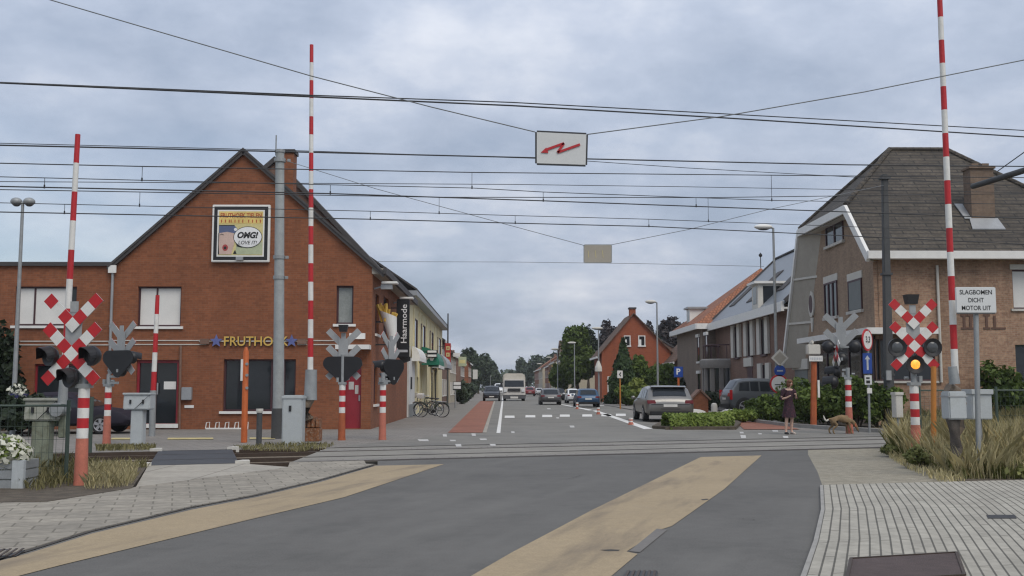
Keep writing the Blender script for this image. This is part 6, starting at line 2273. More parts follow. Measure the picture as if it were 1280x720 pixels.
for px in (873.5, 883.5):
    u = B1 - PX(px, 440, BX).y
    for z0, z1 in ((3.35, 5.15), (.4, 2.45)):
        p_ = MB().fbox(f3, u - .45, u + .45, z0, z1, -.02, .012).build("window", "glass", hs3)
        MB().fbox(f3, u - .55, u + .55, z1, z1 + .22, -.02, .14).build("lintel", "white", p_)
        MB().fbox(f3, u - .55, u + .55, z0 - .14, z0, -.02, .12).build("sill", "white", p_)
        MB().fbox(f3, u - .45, u - .38, z0, z1, -.02, .04).fbox(f3, u + .38, u + .45, z0, z1, -.02, .04).build("window_frame", "frame_dark", p_)
        if z0 > 1:
            MB().fbox(f3, u - .1, u + .38, z1 - .75, z1 - .05, .013, .03).build("blind", "blind", p_)
# brown low house and the red gable house behind
def gable_front_house(name, label, x0, x1, y, depth, eave, ax, az, wallm, roofm, wins, chim=None, ov=.25):
    t = thing(name, label, "house", ((x0 + x1) / 2, y, 0))
    MB().prism([(x0, y, -.3), (x1, y, -.3), (x1, y, eave), (ax, y, az), (x0, y, eave)], (0, depth, 0)).build("wall", wallm, t)
    for xe, sg in ((x0, -1), (x1, 1)):
        k = (az - eave) / abs(xe - ax)
        xo = xe + sg * .4
        ro = slabroof([(ax, y - ov, az + .12), (xo, y - ov, eave - .4 * k + .12), (xo, y + depth, eave - .4 * k + .12), (ax, y + depth, az + .12)], .12, roofm, t)
        MB().box((min(xo, xo + sg * .12), y - .2, eave - .4 * k - .12), (max(xo, xo + sg * .12), y + depth, eave - .4 * k + .06)).build("gutter", "white", t)
    f_ = Fr((0, y, 0), (1, 0))
    for a, b, c, e in wins:
        p_ = MB().fbox(f_, a, b, c, e, -.05, .012).build("window", "glass", t)
        MB().fbox(f_, a - .07, a + .02, c, e, -.02, .05).fbox(f_, b - .02, b + .07, c, e, -.02, .05).fbox(f_, a - .07, b + .07, e, e + .08, -.02, .05).fbox(f_, a - .12, b + .12, c - .12, c, -.02, .1).fbox(f_, a + .02, (a + b) / 2 - .05, c, e - .3, .013, .03).build("window_frame", "white", p_)
    if chim:
        a, b, e = chim
        c_ = MB().box((a, y + .4, az - 1), (b, y + 1.2, e)).build("chimney", wallm, t)
        MB().box((a - .07, y + .33, e), (b + .07, y + 1.27, e + .15)).build("chimney_cap", "roof_edge", c_)
    return t


yg = 100.
GG = lambda px, py: PV(px, py, yg)
gable_front_house("gable_house", "bright red-orange brick house with a plain gable and two small windows", GG(752, 440).x, GG(839, 440).x, yg, 7.5, GG(0, 440).z, GG(792, 392).x, GG(0, 392).z, "brick_red", "tiles_brown",
                  [(GG(781, 450).x, GG(787.5, 450).x, GG(0, 431.5).z, GG(0, 420).z), (GG(799, 450).x, GG(806, 450).x, GG(0, 431.5).z, GG(0, 420).z), (GG(760, 450).x, GG(768, 450).x, .8, 2.4)], (GG(788.5, 450).x, GG(796, 450).x, GG(0, 385).z))
yg2 = 94.
GH = lambda px, py: PV(px, py, yg2)
gable_front_house("brown_house", "low dull brown house squeezed between red gable and corner house", GH(848, 450).x, GH(895, 450).x, yg2, 9, GH(0, 447).z, GH(880, 450).x, GH(0, 414).z, "brick_dark", "tiles_brown", [(GH(853, 450).x, GH(858, 450).x, .8, 2.6)])
street_house("slate_house", "house with a high dark purple-grey roof behind the green street tree", GG(752, 450).x + 1.9, 116, 128, 1, 5.6, PV(745, 414, 122).z, 8, "brick_mauve", "slate", 3)
for i, (lab, X, y0, y1, ev_, rd, wm_, rm_, gf) in enumerate((
        ("pale rendered house with a brown roof, right side beyond the street tree", 9.6, 158, 172, 5.6, 8.6, "cream2", "tiles_brown", True),
        ("cream terrace house with an ochre shopfront, right side", 9.5, 178, 196, 5.8, 8.0, "cream", "tiles_brown", False),
        ("mauve brick terrace house, right side far down the street", 9.6, 200, 222, 5.6, 8.8, "brick", "tiles_brown", False),
        ("white rendered terrace house, right side far down the street", 9.3, 228, 250, 5.6, 8.2, "cream2", "tiles_brown", False),
        ("brown terrace house with red tiles, farthest on the right side", 9.6, 256, 290, 5.8, 9.0, "brick", "tiles_red", False))):
    street_house("terrace_house", lab, X, y0, y1, 1, ev_, rd, 9, wm_, rm_, 4, gable_front=gf)
xq = 9.5
t = thing("shop_banner", "narrow yellow and brown upright banner on a cream terrace house", "shop sign", (xq - .5, 180, 2))
MB().box((xq - 1.1, 180, 2.2), (xq - .2, 180.1, 5.2)).build("panel", "yellow", t)
MB().box((xq - 1.1, 179.98, 4.0), (xq - .6, 179.995, 5.2)).build("brown_field", "brick_dark", t)
MB().beam((xq - .2, 180.05, 4.8), (xq, 180.05, 4.8), .06, .06).build("bracket", "dark", t)
# ================================================================ vehicles
def lerp(a, b, k):
    return a + (b - a) * k


TAB = {
    "suv": [(0, .34, .50, .52, .80), (.010, .27, .58, .60, .89), (.03, .20, .62, .66, .965), (.065, .19, .63, .76, .99), (.125, .19, .635, .945, 1), (.17, .19, .635, .98, 1), (.34, .19, .62, 1., 1), (.52, .19, .61, .985, 1), (.58, .19, .61, .945, 1), (.745, .19, .60, .645, 1), (.90, .19, .565, .585, .98), (.965, .20, .50, .53, .93), (1, .26, .40, .42, .84)],
    "hatch": [(0, .34, .46, .48, .82), (.012, .26, .56, .58, .91), (.035, .20, .60, .64, .97), (.14, .18, .61, .93, 1), (.20, .18, .615, .975, 1), (.36, .18, .62, 1., 1), (.50, .18, .61, .985, 1), (.56, .18, .61, .94, 1), (.74, .18, .60, .645, 1), (.90, .18, .55, .57, .97), (.965, .20, .47, .50, .92), (1, .26, .38, .40, .82)],
    "sedan": [(0, .36, .50, .52, .88), (.012, .28, .60, .62, .94), (.05, .20, .63, .655, .98), (.14, .19, .63, .665, 1), (.28, .19, .625, .95, 1), (.34, .19, .62, .985, 1), (.44, .19, .62, 1., 1), (.53, .19, .61, .98, 1), (.57, .19, .61, .94, 1), (.745, .19, .60, .63, 1), (.90, .19, .55, .565, .97), (.965, .2, .48, .50, .92), (1, .26, .38, .40, .82)],
}


def vehicle(name, label, cat, loc, rz, Lc, Wc, Hc, pm, kind="hatch", plate="plate", group=None, tail="tail_dark"):
    t = thing(name, label, cat, loc, rz, group)
    tab = TAB[kind]

    def st(f):
        for a, b in zip(tab, tab[1:]):
            if f <= b[0]:
                k = 0 if b[0] == a[0] else (f - a[0]) / (b[0] - a[0])
                return [lerp(x, y, k) for x, y in zip(a, b)]
        return list(tab[-1])

    def ring(f):
        _, zl, zb, zt, wf = st(f)
        w_ = Wc / 2 * wf
        zl, zb, zt = zl * Hc, zb * Hc, zt * Hc
        cab = min(1, max(0, (zt - zb) / (.30 * Hc)))
        wr = w_ * lerp(.93, .825, cab)
        y = f * Lc
        return [Vector(p) for p in ((w_ * .86, y, zl), (w_ * .985, y, zl + .07 * Hc), (w_, y, lerp(zl, zb, .55)), (w_ * .985, y, lerp(zl, zb, .85)), (w_ * .955, y, zb), (wr, y, zt - (.045 + .02 * cab) * Hc * min(1, .3 + cab)), (wr - .10 * Wc * .5 - .04, y, zt - .008 * Hc), (wr * .45, y, zt + .006 * Hc), (0, y, zt + .009 * Hc))]
    fs = sorted(set([a[0] for a in tab] + [i / 22 for i in range(23)]))
    b = MB()
    rings = []
    for f in fs:
        r_ = ring(f)
        rings.append(r_ + [Vector((-p.x, p.y, p.z)) for p in r_[-2::-1]])
    n = len(rings[0])
    for a, c in zip(rings, rings[1:]):
        for j in range(n - 1):
            b.face([a[j], a[j + 1], c[j + 1], c[j]])
        b.face([a[n - 1], a[0], c[0], c[n - 1]])
    b.face(rings[0])
    b.face(rings[-1])
    bd = MB().mesh(*weld(b))
    body = bd.build("body", pm, t, local=True, smooth=True, sharp=34)
    bt = lambda mb, nm, m, par=t, **k: mb.build(nm, m, par, local=True, **k)

    def patch(pts_fn, us, vs, off):
        g = [[pts_fn(u, v) for v in vs] for u in us]
        m_ = MB()
        for i in range(len(us) - 1):
            for j in range(len(vs) - 1):
                q = [g[i][j], g[i + 1][j], g[i + 1][j + 1], g[i][j + 1]]
                m_.face(q)
        return m_, g

    def side(s_, f, a):
        r_ = ring(f)
        p = r_[4].lerp(r_[5], a)
        d = (r_[5] - r_[4])
        nn = Vector((d.z, 0, -d.x)).normalized()
        p = p + nn * .009
        return Vector((s_ * p.x, p.y, p.z))
    cabf = [a[0] for a in tab if (a[3] - a[2]) > .28]
    f0, f1 = cabf[0], cabf[-1]
    base1 = .72
    for s_ in (-1, 1):
        segs = [(f0 + .015, f0 + .13), (f0 + .145, (f0 + f1) / 2 + .02), ((f0 + f1) / 2 + .04, f1 + .01)] if kind != "sedan" else [(f0 + .02, (f0 + f1) / 2), ((f0 + f1) / 2 + .02, f1 + .02)]
        for i, (a, c) in enumerate(segs):
            m_, _ = patch(lambda u, v: side(s_, lerp(a, c, u) + (1 - v) * (.05 if i == len(segs) - 1 else 0) * u - (1 - v) * (0.02 if i == 0 else 0) * (1 - u), v), [0, .5, 1], [.08, .5, .9], 0)
            bt(m_, "side_window", "glass")
    zr = [a for a in tab]
    i0 = next(i for i, a in enumerate(tab) if (a[3] - a[2]) > .28)
    fr0, fr1 = tab[i0 - 1][0], tab[i0][0]

    def top(f, x):
        r_ = ring(f)
        pts = [r_[8], r_[7], r_[6]]
        k = abs(x) * 2
        p = pts[0].lerp(pts[1], k) if k <= 1 else pts[1].lerp(pts[2], k - 1)
        return Vector((math.copysign(p.x, x), p.y, p.z))

    def glassrow(a, c, m=.92):
        d = (top(c, 0) - top(a, 0))
        nn = Vector((0, -d.z, d.y)).normalized()
        if nn.z < 0:
            nn = -nn
        m_, _ = patch(lambda u, v: top(lerp(a, c, u), v) + nn * .012, [0, .5, 1], [-m, -.5, 0, .5, m], 0)
        return m_
    if kind == "suv":
        fr0 = .036
    bt(glassrow(lerp(fr0, fr1, .10), lerp(fr0, fr1, .92)), "rear_window", "glass")
    i1 = max(i for i, a in enumerate(tab) if (a[3] - a[2]) > .28)
    fa, fb = tab[i1][0], tab[i1 + 1][0]
    bt(glassrow(lerp(fa, fb, .06), lerp(fa, fb, .93)), "windscreen", "glass")
    # wheels
    wr_ = .225 * Hc if kind != "sedan" else .22 * Hc
    for s_ in (-1, 1):
        for f in (.185, .80):
            c = Vector((s_ * (Wc / 2 - .10), f * Lc, wr_))
            ty = bt(MB().lathe([(wr_ * .62, -.115), (wr_ * .93, -.115), (wr_, -.07), (wr_, .07), (wr_ * .93, .115), (wr_ * .62, .115)], c, 22, axis="x"), "wheel", "tyre", smooth=True)
            rm = MB()
            x = c.x + s_ * .108
            for k in range(5):
                a = k * 2 * PI / 5 + .3
                e = Vector((0, math.cos(a), math.sin(a)))
                g = Vector((0, -math.sin(a), math.cos(a)))
                rm.hexa([c + Vector((s_ * q, 0, 0)) + e * u + g * v for q in (.09, .118) for u, v in ((.02, -.035), (wr_ * .64, -.05), (wr_ * .64, .05), (.02, .035))])
            rm.lathe([(wr_ * .60, s_ * .112), (wr_ * .68, s_ * .122), (wr_ * .70, s_ * .112)], c, 20, axis="x")
            bt(rm, "rim", "rim", ty)
            ar = MB()
            rad = wr_ * 1.13
            pts = [Vector((0, c.y + rad * math.cos(PI * k / 12), c.z + rad * math.sin(PI * k / 12))) for k in range(13)]
            xs = ring(f)[2].x * s_
            for p, q in zip(pts, pts[1:]):
                ar.hexa([Vector((xs - s_ * .05, p.y, p.z)), Vector((xs + s_ * .006, p.y, p.z)), Vector((xs + s_ * .006, q.y, q.z)), Vector((xs - s_ * .05, q.y, q.z)), Vector((xs - s_ * .05, p.y, c.z - .1)), Vector((xs + s_ * .006, p.y, c.z - .1)), Vector((xs + s_ * .006, q.y, c.z - .1)), Vector((xs - s_ * .05, q.y, c.z - .1))])
            bt(ar, "wheel_arch", "trim")
    # lights, plates, bumpers, mirrors
    for s_ in (-1, 1):
        x1 = Wc / 2 * .93
        bt(MB().hexa([(s_ * x1 * .62, -.012, .50 * Hc), (s_ * x1, .012, .50 * Hc), (s_ * x1, .18, .52 * Hc), (s_ * x1 * .62, .10, .52 * Hc), (s_ * x1 * .66, .015, .60 * Hc), (s_ * x1 * 1.01, .03, .60 * Hc), (s_ * x1 * 1.01, .20, .60 * Hc), (s_ * x1 * .66, .12, .6 * Hc)]), "tail_light", tail, bevel=.012)
        bt(MB().hexa([(s_ * x1 * .55, Lc * .985, .385 * Hc), (s_ * x1 * .90, Lc * .965, .385 * Hc), (s_ * x1 * .90, Lc * .90, .40 * Hc), (s_ * x1 * .55, Lc * .90, .4 * Hc), (s_ * x1 * .57, Lc * .972, .475 * Hc), (s_ * x1 * .93, Lc * .945, .49 * Hc), (s_ * x1 * .93, Lc * .9, .49 * Hc), (s_ * x1 * .57, Lc * .9, .475 * Hc)]), "headlight", "head", bevel=.012)
        mr = ring(fb - .02)[4]
        bt(MB().ball((s_ * (Wc / 2 + .09), (fb - .035) * Lc, .655 * Hc), (.10, .06, .075), 10, 6).beam((s_ * (Wc / 2 - .06), (fb - .035) * Lc, .63 * Hc), (s_ * (Wc / 2 + .06), (fb - .035) * Lc, .65 * Hc), .05, .04), "mirror", pm, smooth=True)
    bt(MB().box((-Wc * .14, -.022, .415 * Hc), (Wc * .14, .02, .415 * Hc + .11)), "number_plate", plate)
    bt(MB().box((-Wc * .14, Lc - .02, .26 * Hc), (Wc * .14, Lc + .012, .26 * Hc + .11)), "number_plate", plate)
    bt(MB().hexa([(-Wc * .40, .0, .20 * Hc), (Wc * .40, .0, .20 * Hc), (Wc * .42, .3, .18 * Hc), (-Wc * .42, .3, .18 * Hc), (-Wc * .41, -.012, .29 * Hc), (Wc * .41, -.012, .29 * Hc), (Wc * .42, .3, .29 * Hc), (-Wc * .42, .3, .29 * Hc)]), "rear_bumper", "trim", bevel=.015)
    bt(MB().hexa([(-Wc * .30, Lc * .99, .22 * Hc), (Wc * .30, Lc * .99, .22 * Hc), (Wc * .34, Lc * .93, .22 * Hc), (-Wc * .34, Lc * .93, .22 * Hc), (-Wc * .28, Lc + .006, .35 * Hc), (Wc * .28, Lc + .006, .35 * Hc), (Wc * .34, Lc * .93, .4 * Hc), (-Wc * .34, Lc * .93, .4 * Hc)]), "grille", "trim")
    return t, bt, Wc, Lc, Hc


def weld(mb):
    key, vs, mp = {}, [], []
    for p in mb.v:
        k = (round(p.x, 4), round(p.y, 4), round(p.z, 4))
        if k not in key:
            key[k] = len(vs)
            vs.append(p)
        mp.append(key[k])
    fs = []
    for f in mb.f:
        g = []
        for i in f:
            if mp[i] not in g:
                g.append(mp[i])
        if len(g) > 2:
            fs.append(g)
    return vs, fs


# silver car, nearest
g0, g1 = G(806, 527.5), G(868, 527.5)
t, bt, W_, L_, H_ = vehicle("parked_car", "silver people carrier parked by the traffic island, seen from behind", "car", ((g0.x + g1.x) / 2, g0.y - .3, 0), 0, 4.75, g1.x - g0.x - .02, 1.52, "p_silver", "suv", tail="tail_dark")
bt(MB().box((-W_ * .39, -.012, .47 * H_), (W_ * .39, .04, .49 * H_)).box((-W_ * .2, -.016, .355 * H_), (W_ * .2, .04, .37 * H_)), "chrome_strip", "trim")
bt(MB().hexa([(-W_ * .36, .42, .945 * H_), (W_ * .36, .42, .945 * H_), (W_ * .37, .75, .975 * H_), (-W_ * .37, .75, .975 * H_), (-W_ * .36, .40, .965 * H_), (W_ * .36, .40, .965 * H_), (W_ * .37, .75, .995 * H_), (-W_ * .37, .75, .995 * H_)]), "roof_spoiler", "p_silver", bevel=.01)


def park(label, px0, px1, base, Lc, Hpx, pm, kind, Yq=None, rz=0., name="parked_car", group="cars on the street"):
    Yq = Yq or G(px0, base).y
    a, b = PV(px0, base, Yq).x, PV(px1, base, Yq).x
    return vehicle(name, label, "car", ((a + b) / 2, Yq, 0), rz, Lc, b - a, Hpx * Yq / 1300, pm, kind, group=group)


park("blue hatchback parked beside the white car, seen from behind", 721, 750.5, 509.5, 4.3, 23.5, "p_blue", "hatch")
park("white car half hidden by the blue hatchback", 709, 725, 504.5, 4.3, 18.5, "p_white", "hatch")
park("dark grey car driving away in the middle of the street", 675.5, 702, 506.3, 4.5, 20.5, "p_grey", "hatch", name="moving_car")
park("black car behind the grey car, partly hidden by it", 695, 707, 500.5, 4.4, 15, "p_black", "hatch")
park("small red car farthest down the right lane", 656, 669, 495.3, 4.2, 11.5, "p_red", "sedan", name="moving_car")
park("small pale car by the kerb beyond the red car", 669, 679, 494, 4.2, 9, "p_white", "hatch")
Yq = G(614, 501.5).y
vehicle("moving_car", "dark oncoming sport utility car left of the light truck", "car", (PV(614.5, 501, Yq).x, Yq + 4.4, 0), PI, 4.4, 21.5 / 1300 * Yq, 19 / 1300 * Yq, "p_black", "suv", group="cars on the street")
Yq = 178.
vehicle("moving_car", "small white oncoming car just behind the dark oncoming one", "car", (PV(624, 495, Yq).x, Yq + 4.4, 0), PI, 4.4, 1.9, 2.1, "p_white", "suv", group="cars on the street")
# slate estate by the houses, side-on
g = G(905, 519)
t, bt, W_, L_, H_ = vehicle("parked_car", "slate-coloured van-like car parked side-on before the shutter house", "car", (g.x + .2, g.y + .8, 0), -PI / 2 + .12, 4.3, 1.75, 46 / 1300 * g.y, "p_slate", "suv", group="cars on the street", tail="tail")
bt(MB().box((W_ / 2 * .9, .02, .42 * H_), (W_ / 2 * .985, .16, .68 * H_)).box((-W_ / 2 * .985, .02, .42 * H_), (-W_ / 2 * .9, .16, .68 * H_)), "tall_tail_light", "tail", bevel=.01)
# purple-black car at the left
g = G(127, 540)
vehicle("parked_car", "dark purple-black car behind the left barriers, bonnet to the right", "car", (PV(4, 500, 33.6).x, 33.6, 0), -PI / 2, 4.3, 1.75, 1.30, "p_purple", "sedan", group="cars on the street")

# light truck, front towards us
Yq = 110.
a, b = PV(628.5, 500, Yq).x, PV(657, 500, Yq).x
Wt, cx = b - a, (a + b) / 2
t = thing("light_truck", "beige light truck with a rounded cargo top coming towards us", "truck", (cx, Yq, 0))
z = lambda py: PV(640, py, Yq).z
tb = lambda mb, n, m, par=t, **k: mb.build(n, m, par, **k)
hw = Wt / 2
tb(MB().hexa([(cx - hw, Yq, z(496)), (cx + hw, Yq, z(496)), (cx + hw, Yq + 2.2, z(496)), (cx - hw, Yq + 2.2, z(496)), (cx - hw * .93, Yq + .35, z(474)), (cx + hw * .93, Yq + .35, z(474)), (cx + hw * .95, Yq + 2.2, z(474)), (cx - hw * .95, Yq + 2.2, z(474))]), "cab", "truck_cab", bevel=.08)
tb(MB().prism([(cx - hw * 1.0, Yq + 1.0, z(490)), (cx + hw * 1.0, Yq + 1.0, z(490)), (cx + hw, Yq + 1.0, z(470)), (cx + hw * .86, Yq + 1.0, z(466.5)), (cx - hw * .86, Yq + 1.0, z(466.5)), (cx - hw, Yq + 1.0, z(470))], (0, 5.4, 0)), "cargo_top", "truck_top", bevel=.12)
def slope(py):
    k = (z(py) - z(496)) / (z(474) - z(496))
    return Yq + .35 * k - .02
ws = MB().hexa([(cx - hw * .86, slope(483.5), z(483.5)), (cx + hw * .86, slope(483.5), z(483.5)), (cx + hw * .86, slope(483.5) + .08, z(483.5)), (cx - hw * .86, slope(483.5) + .08, z(483.5)), (cx - hw * .84, slope(475.5), z(475.5)), (cx + hw * .84, slope(475.5), z(475.5)), (cx + hw * .84, slope(475.5) + .08, z(475.5)), (cx - hw * .84, slope(475.5) + .08, z(475.5))])
tb(ws, "windscreen", "glass")
tb(MB().box((cx - hw * .55, Yq - .02, z(489)), (cx + hw * .55, Yq + .2, z(485.5))), "grille", "trim")
for s_ in (-1, 1):
    tb(MB().box((cx + s_ * hw * .78 - .16, Yq - .03, z(490)), (cx + s_ * hw * .78 + .16, Yq + .1, z(486.5))), "headlight", "head", bevel=.02)
    tb(MB().box((cx + s_ * hw * 1.12 - .11, Yq + .3, z(483)), (cx + s_ * hw * 1.12 + .11, Yq + .42, z(477))).beam((cx + s_ * hw * .9, Yq + .4, z(478)), (cx + s_ * hw * 1.1, Yq + .38, z(478)), .04, .04), "mirror", "trim")
    for yy in (1.0, 4.6):
        ty = tb(MB().lathe([(.3, -.15), (.42, -.15), (.45, -.1), (.45, .1), (.42, .15), (.3, .15)], (cx + s_ * (hw - .2), Yq + yy, .45), 18, axis="x"), "wheel", "tyre", smooth=True)
        tb(MB().lathe([(.05, s_ * .17), (.28, s_ * .12), (.3, s_ * .1)], (cx + s_ * (hw - .2), Yq + yy, .45), 14, axis="x"), "rim", "rim", ty)
bp = tb(MB().box((cx - hw * 1.0, Yq - .16, z(498.5)), (cx + hw * 1.0, Yq + .3, z(493.5))), "bumper", "p_grey", bevel=.04)
tb(MB().box((cx - .4, Yq - .175, z(498)), (cx + .4, Yq - .162, z(495.6))), "number_plate", "plate", bp)
# ================================================================ vegetation
# grass by the tracks on the right, and the dry patch at the left
vg = [NE(1108, -.25)] + gp((1120, 570), (1150, 582), (1180, 595), (1200, 600.5), (1285, 601), (1420, 601)) + [NE(1420, -.4)]
def hright(X, Y):
    return np.clip((X - 6.3) / 1.5, .3, 1.0) * np.clip((Y - 15.2) / 1.6, .35, 1)
blades("dry_grass", vg, 17000, .76, "grass_dry", .0055, .8, .02, "tall dry straw-coloured grass beside the tracks on the right", hright, 3)
blades("green_grass", vg, 9000, .42, "grass_green", .0075, .8, .02, "green undergrowth between the dry grass on the right", hright, 4)
vg2 = [NE(1120, D + .3), NE(1300, D + .3), NE(1300, D + 5), NE(1112, D + 5)]
blades("weeds", vg2, 5200, .75, "weeds", .014, .6, 0, "rough weeds on the far side of the tracks below the villa", None, 5)
vl = gp((105, 597), (120, 589), (160, 585), (172, 590), (165, 609), (120, 614), (104, 613))
blades("dry_grass", vl, 1300, .25, "grass_dry", .0045, .8, .02, "dry grass tuft patch between the nearest signal and the walkway", None, 6)
vl2 = gp((24, 612), (45, 598), (92, 598), (95, 608), (40, 616))
vgl = gp((1108, 566), (1128, 566), (1158, 581), (1195, 598), (1208, 604), (1180, 605), (1140, 590), (1112, 574))
blades("weeds", vgl, 900, .16, "grass_dry", .007, .9, 0, "thin dry tufts creeping over the gravel edge", None, 15)
blades("weeds", vl2, 420, .24, "weeds", .008, .8, .02, "weeds round the mossy barrier pedestal", None, 7)
vl3 = gp((-90, 618), (-90, 600), (24, 596), (60, 590), (184, 586), (184, 584), (60, 586), (-90, 592))
blades("weeds", vl3, 1500, .28, "weeds", .008, .8, .0, "low weeds along the left edge of the track bed", None, 8)
vl4 = gp((290, 560), (330, 557), (420, 556), (405, 562), (372, 565), (300, 563))
blades("weeds", vl4, 800, .12, "weeds", .010, .9, 0, "short weeds round the far barrier cabinet", None, 9)
vl5 = gp((120, 559), (196, 559), (190, 563), (120, 564))
blades("weeds", vl5, 700, .15, "weeds", .010, .9, 0, "short weeds below the small barrier cabinet", None, 10)
vl6 = [NE(306, .2), NE(360, .3), NE(404, D - .2), NE(300, D - .2)]
blades("weeds", vl6, 900, .14, "grass_dry", .008, .9, -.26, "sparse straw between the rails beside the walkway", None, 12)
# ballast stones: many small grey-brown stones, one mass
q = []
for (xa, xb, n_) in ((-60, 184, 900), (302, 400, 700)):
    for i in range(n_):
        x = R.uniform(xa, xb)
        d = R.uniform(-.3, D + .3)
        p = NE(x, d)
        q.append((p.x, p.y, -.255 + R.uniform(0, .02)))
P = np.array(q)
N = NR.normal(size=P.shape) * .5 + np.array((0, 0, 1))
N /= np.linalg.norm(N, axis=1, keepdims=True)
st = MB()
for p in q:
    s_ = R.uniform(.025, .06)
    a = R.uniform(0, 3)
    st.mesh([Vector(p) + Vector((math.cos(a + k * 2.1) * s_, math.sin(a + k * 2.1) * s_, 0)) for k in range(3)] + [Vector(p) + Vector((0, 0, s_ * .9))], [(0, 1, 3), (1, 2, 3), (2, 0, 3)])
st.build("ballast_stones", "ballast", kind="stuff", label="loose brown track stones in the bed beside the walkway")

# the clipped hedge of the traffic island, lighter plants right of it
hedge("low clipped bright green hedge on the traffic island", (G(834, 536.3), G(910, 535.6)), 1.0, 19.5 / 1300 * G(872, 536).y, "leaf_bright", 6500, .08, 3, wob=.035)
bush("loose pale green shrub right of the clipped island hedge", G(922, 528), .8, .6, .5, "leaf_bright", 1300, .1, 5)
bush("low bright shrub in front of the slate car", G(942, 525), .8, .6, .5, "leaf_bright", 1200, .1, 6)
# dense shrubs before the villa
for i, (px, py, rx, ry, h, lab) in enumerate(((960, 524, 1.0, .8, 1.05, "rounded green shrub left of the person, next to the slate car"), (986, 528, 1.35, 1.0, 1.4, "dense green shrub directly behind the person"),
                                              (1012, 531, 1.5, 1.0, 1.65, "dense green shrub round the orange nameplate post"), (1040, 533, 1.3, 1.0, 1.6, "dark green shrub behind the dog"),
                                              (1072, 534, 1.1, .9, 1.75, "taller shrub behind the post with the blue arrow plate"), (1098, 534, 1.0, .8, 1.7, "shrub left of the dark square mast"))):
    bush(lab, G(px, py), rx, ry, h, "leaf_mid" if i % 2 else "leaf", 3000, .115, 20 + i, group="shrubs before the villa")
for i, (px, py, h, rx, lab) in enumerate(((1085, 520, 2.6, .9, "slender bushy shrub against the villa corner"), (1158, 521, 1.8, 1.0, "bush under the villa window behind the lit signal"), (1210, 519, 1.9, 1.0, "climbing bush low on the villa front"), (1262, 519, 2.0, 1.3, "leafy bush under the right villa window"), (1132, 522, 1.7, .9, "low bush right of the dark square mast"))):
    g = G(px, py)
    bush(lab, (g.x, min(g.y, 39.2) - .3), rx, .7, h, "leaf", 1500, .15, 40 + i, group="bushes at the villa front")
for i, (px, py, rx, h, lab) in enumerate(((1158, 586, .35, .42, "low green weed clump right of the lit signal foot"), (1252, 598, .6, .34, "low green weed clump at the paving edge, lower right"), (1122, 571, .3, .28, "small green weed clump at the gravel edge"))):
    bush(lab, G(px, py), rx, rx * .8, h, "grass_green", 420, .065, 110 + i, name="weed_clump", cat="weeds", group="weed clumps in the dry grass")
# rose with pale bloom at the villa window
g = PV(1262, 420, 39.6)
# greenery at the far left
for i, (px, rx, h, lab) in enumerate(((-14, .7, 3.6, "tall dark shrub at the extreme left edge"), (8, .42, 3.0, "narrow dark shrub left of the lamp post with the flower basket"), (34, .95, 1.15, "low dark shrub hiding the tail of the dark car"))):
    Yq = 35.2 if px < 30 else 31.6
    bush(lab, (PV(px, 500, Yq).x, Yq), rx, .8, h, "leaf_dark", 1500, .17, 60 + i, group="dark shrubs at the shop wing")

# hedge, conifer and trees round the red gable house
def conifer(label, x, y, h, r, n=2600, seed=1):
    t = thing("conifer", label, "tree", (x, y, 0))
    MB().tube([(x, y, -.2), (x, y, h * .9)], [.16, .03], 8).build("trunk", "bark", t)
    u = NR.uniform(0, 1, n) ** .75
    z_ = h * (1 - u * .98)
    a = NR.uniform(0, 2 * PI, n)
    rr = r * u * (.72 + .28 * NR.uniform(0, 1, n)) * (1 + .14 * np.sin(a * 3 + z_ * 1.7) + .1 * np.sin(z_ * 4.1))
    P = np.stack([x + rr * np.cos(a), y + rr * np.sin(a), z_], 1)
    N = np.stack([np.cos(a), np.sin(a), np.full(n, .5)], 1) + NR.normal(size=(n, 3)) * .5
    N /= np.linalg.norm(N, axis=1, keepdims=True)
    leaf_mesh("crown", P, N, .28, "leaf_conifer", t)


Yq = 88.
z_ = lambda py, Yv: PV(780, py, Yv).z
conifer("pointed dark green conifer in front of the red gable", PV(779, 450, Yq).x, Yq, z_(424, Yq), 1.75)
for i, (px0, px1, py, yy, m_, n_, lab) in enumerate(((762, 786, 462, 86, "leaf_conifer", 2000, "dense dark shrub left of the conifer"), (786, 822, 450, 90, "leaf_mid", 3600, "tall hedge shrub under the red gable, left of the tall lamp post"), (814, 852, 450, 88, "leaf_mid", 3600, "tall hedge shrub under the red gable, right of the tall lamp post"),
                                                  (768, 800, 482, 80, "leaf_mid", 2000, "low green shrub beside the small white sign"), (848, 874, 470, 84, "leaf_dark", 1600, "dark bush before the low brown house"), (880, 905, 489, 66, "leaf_dark", 1300, "low dark hedge shrub behind the brick pillar"))):
    a, b = PV(px0, 480, yy), PV(px1, 480, yy)
    bush(lab, ((a.x + b.x) / 2, yy), (b.x - a.x) / 2 * 1.1, 1.4, z_(py, yy), m_, n_, .26, 80 + i, group="shrubs under the red gable")
a = PV(803, 484, 79)
bush("small lime-yellow shrub by the tall lamp post", (a.x, 79), 1.1, .7, z_(474, 79) , "leaf_lime", 420, .3, 99)

def ptree(label, px, py_top, Yv, wpx, mat, n, leaf, seed, cf=.2, name="broadleaf_tree", group=None):
    return tree(label, (PV(px, 480, Yv).x, Yv), PV(px, py_top, Yv).z, wpx / 2 / 1300 * Yv, mat, n, leaf, .28, cf, seed, name, group)


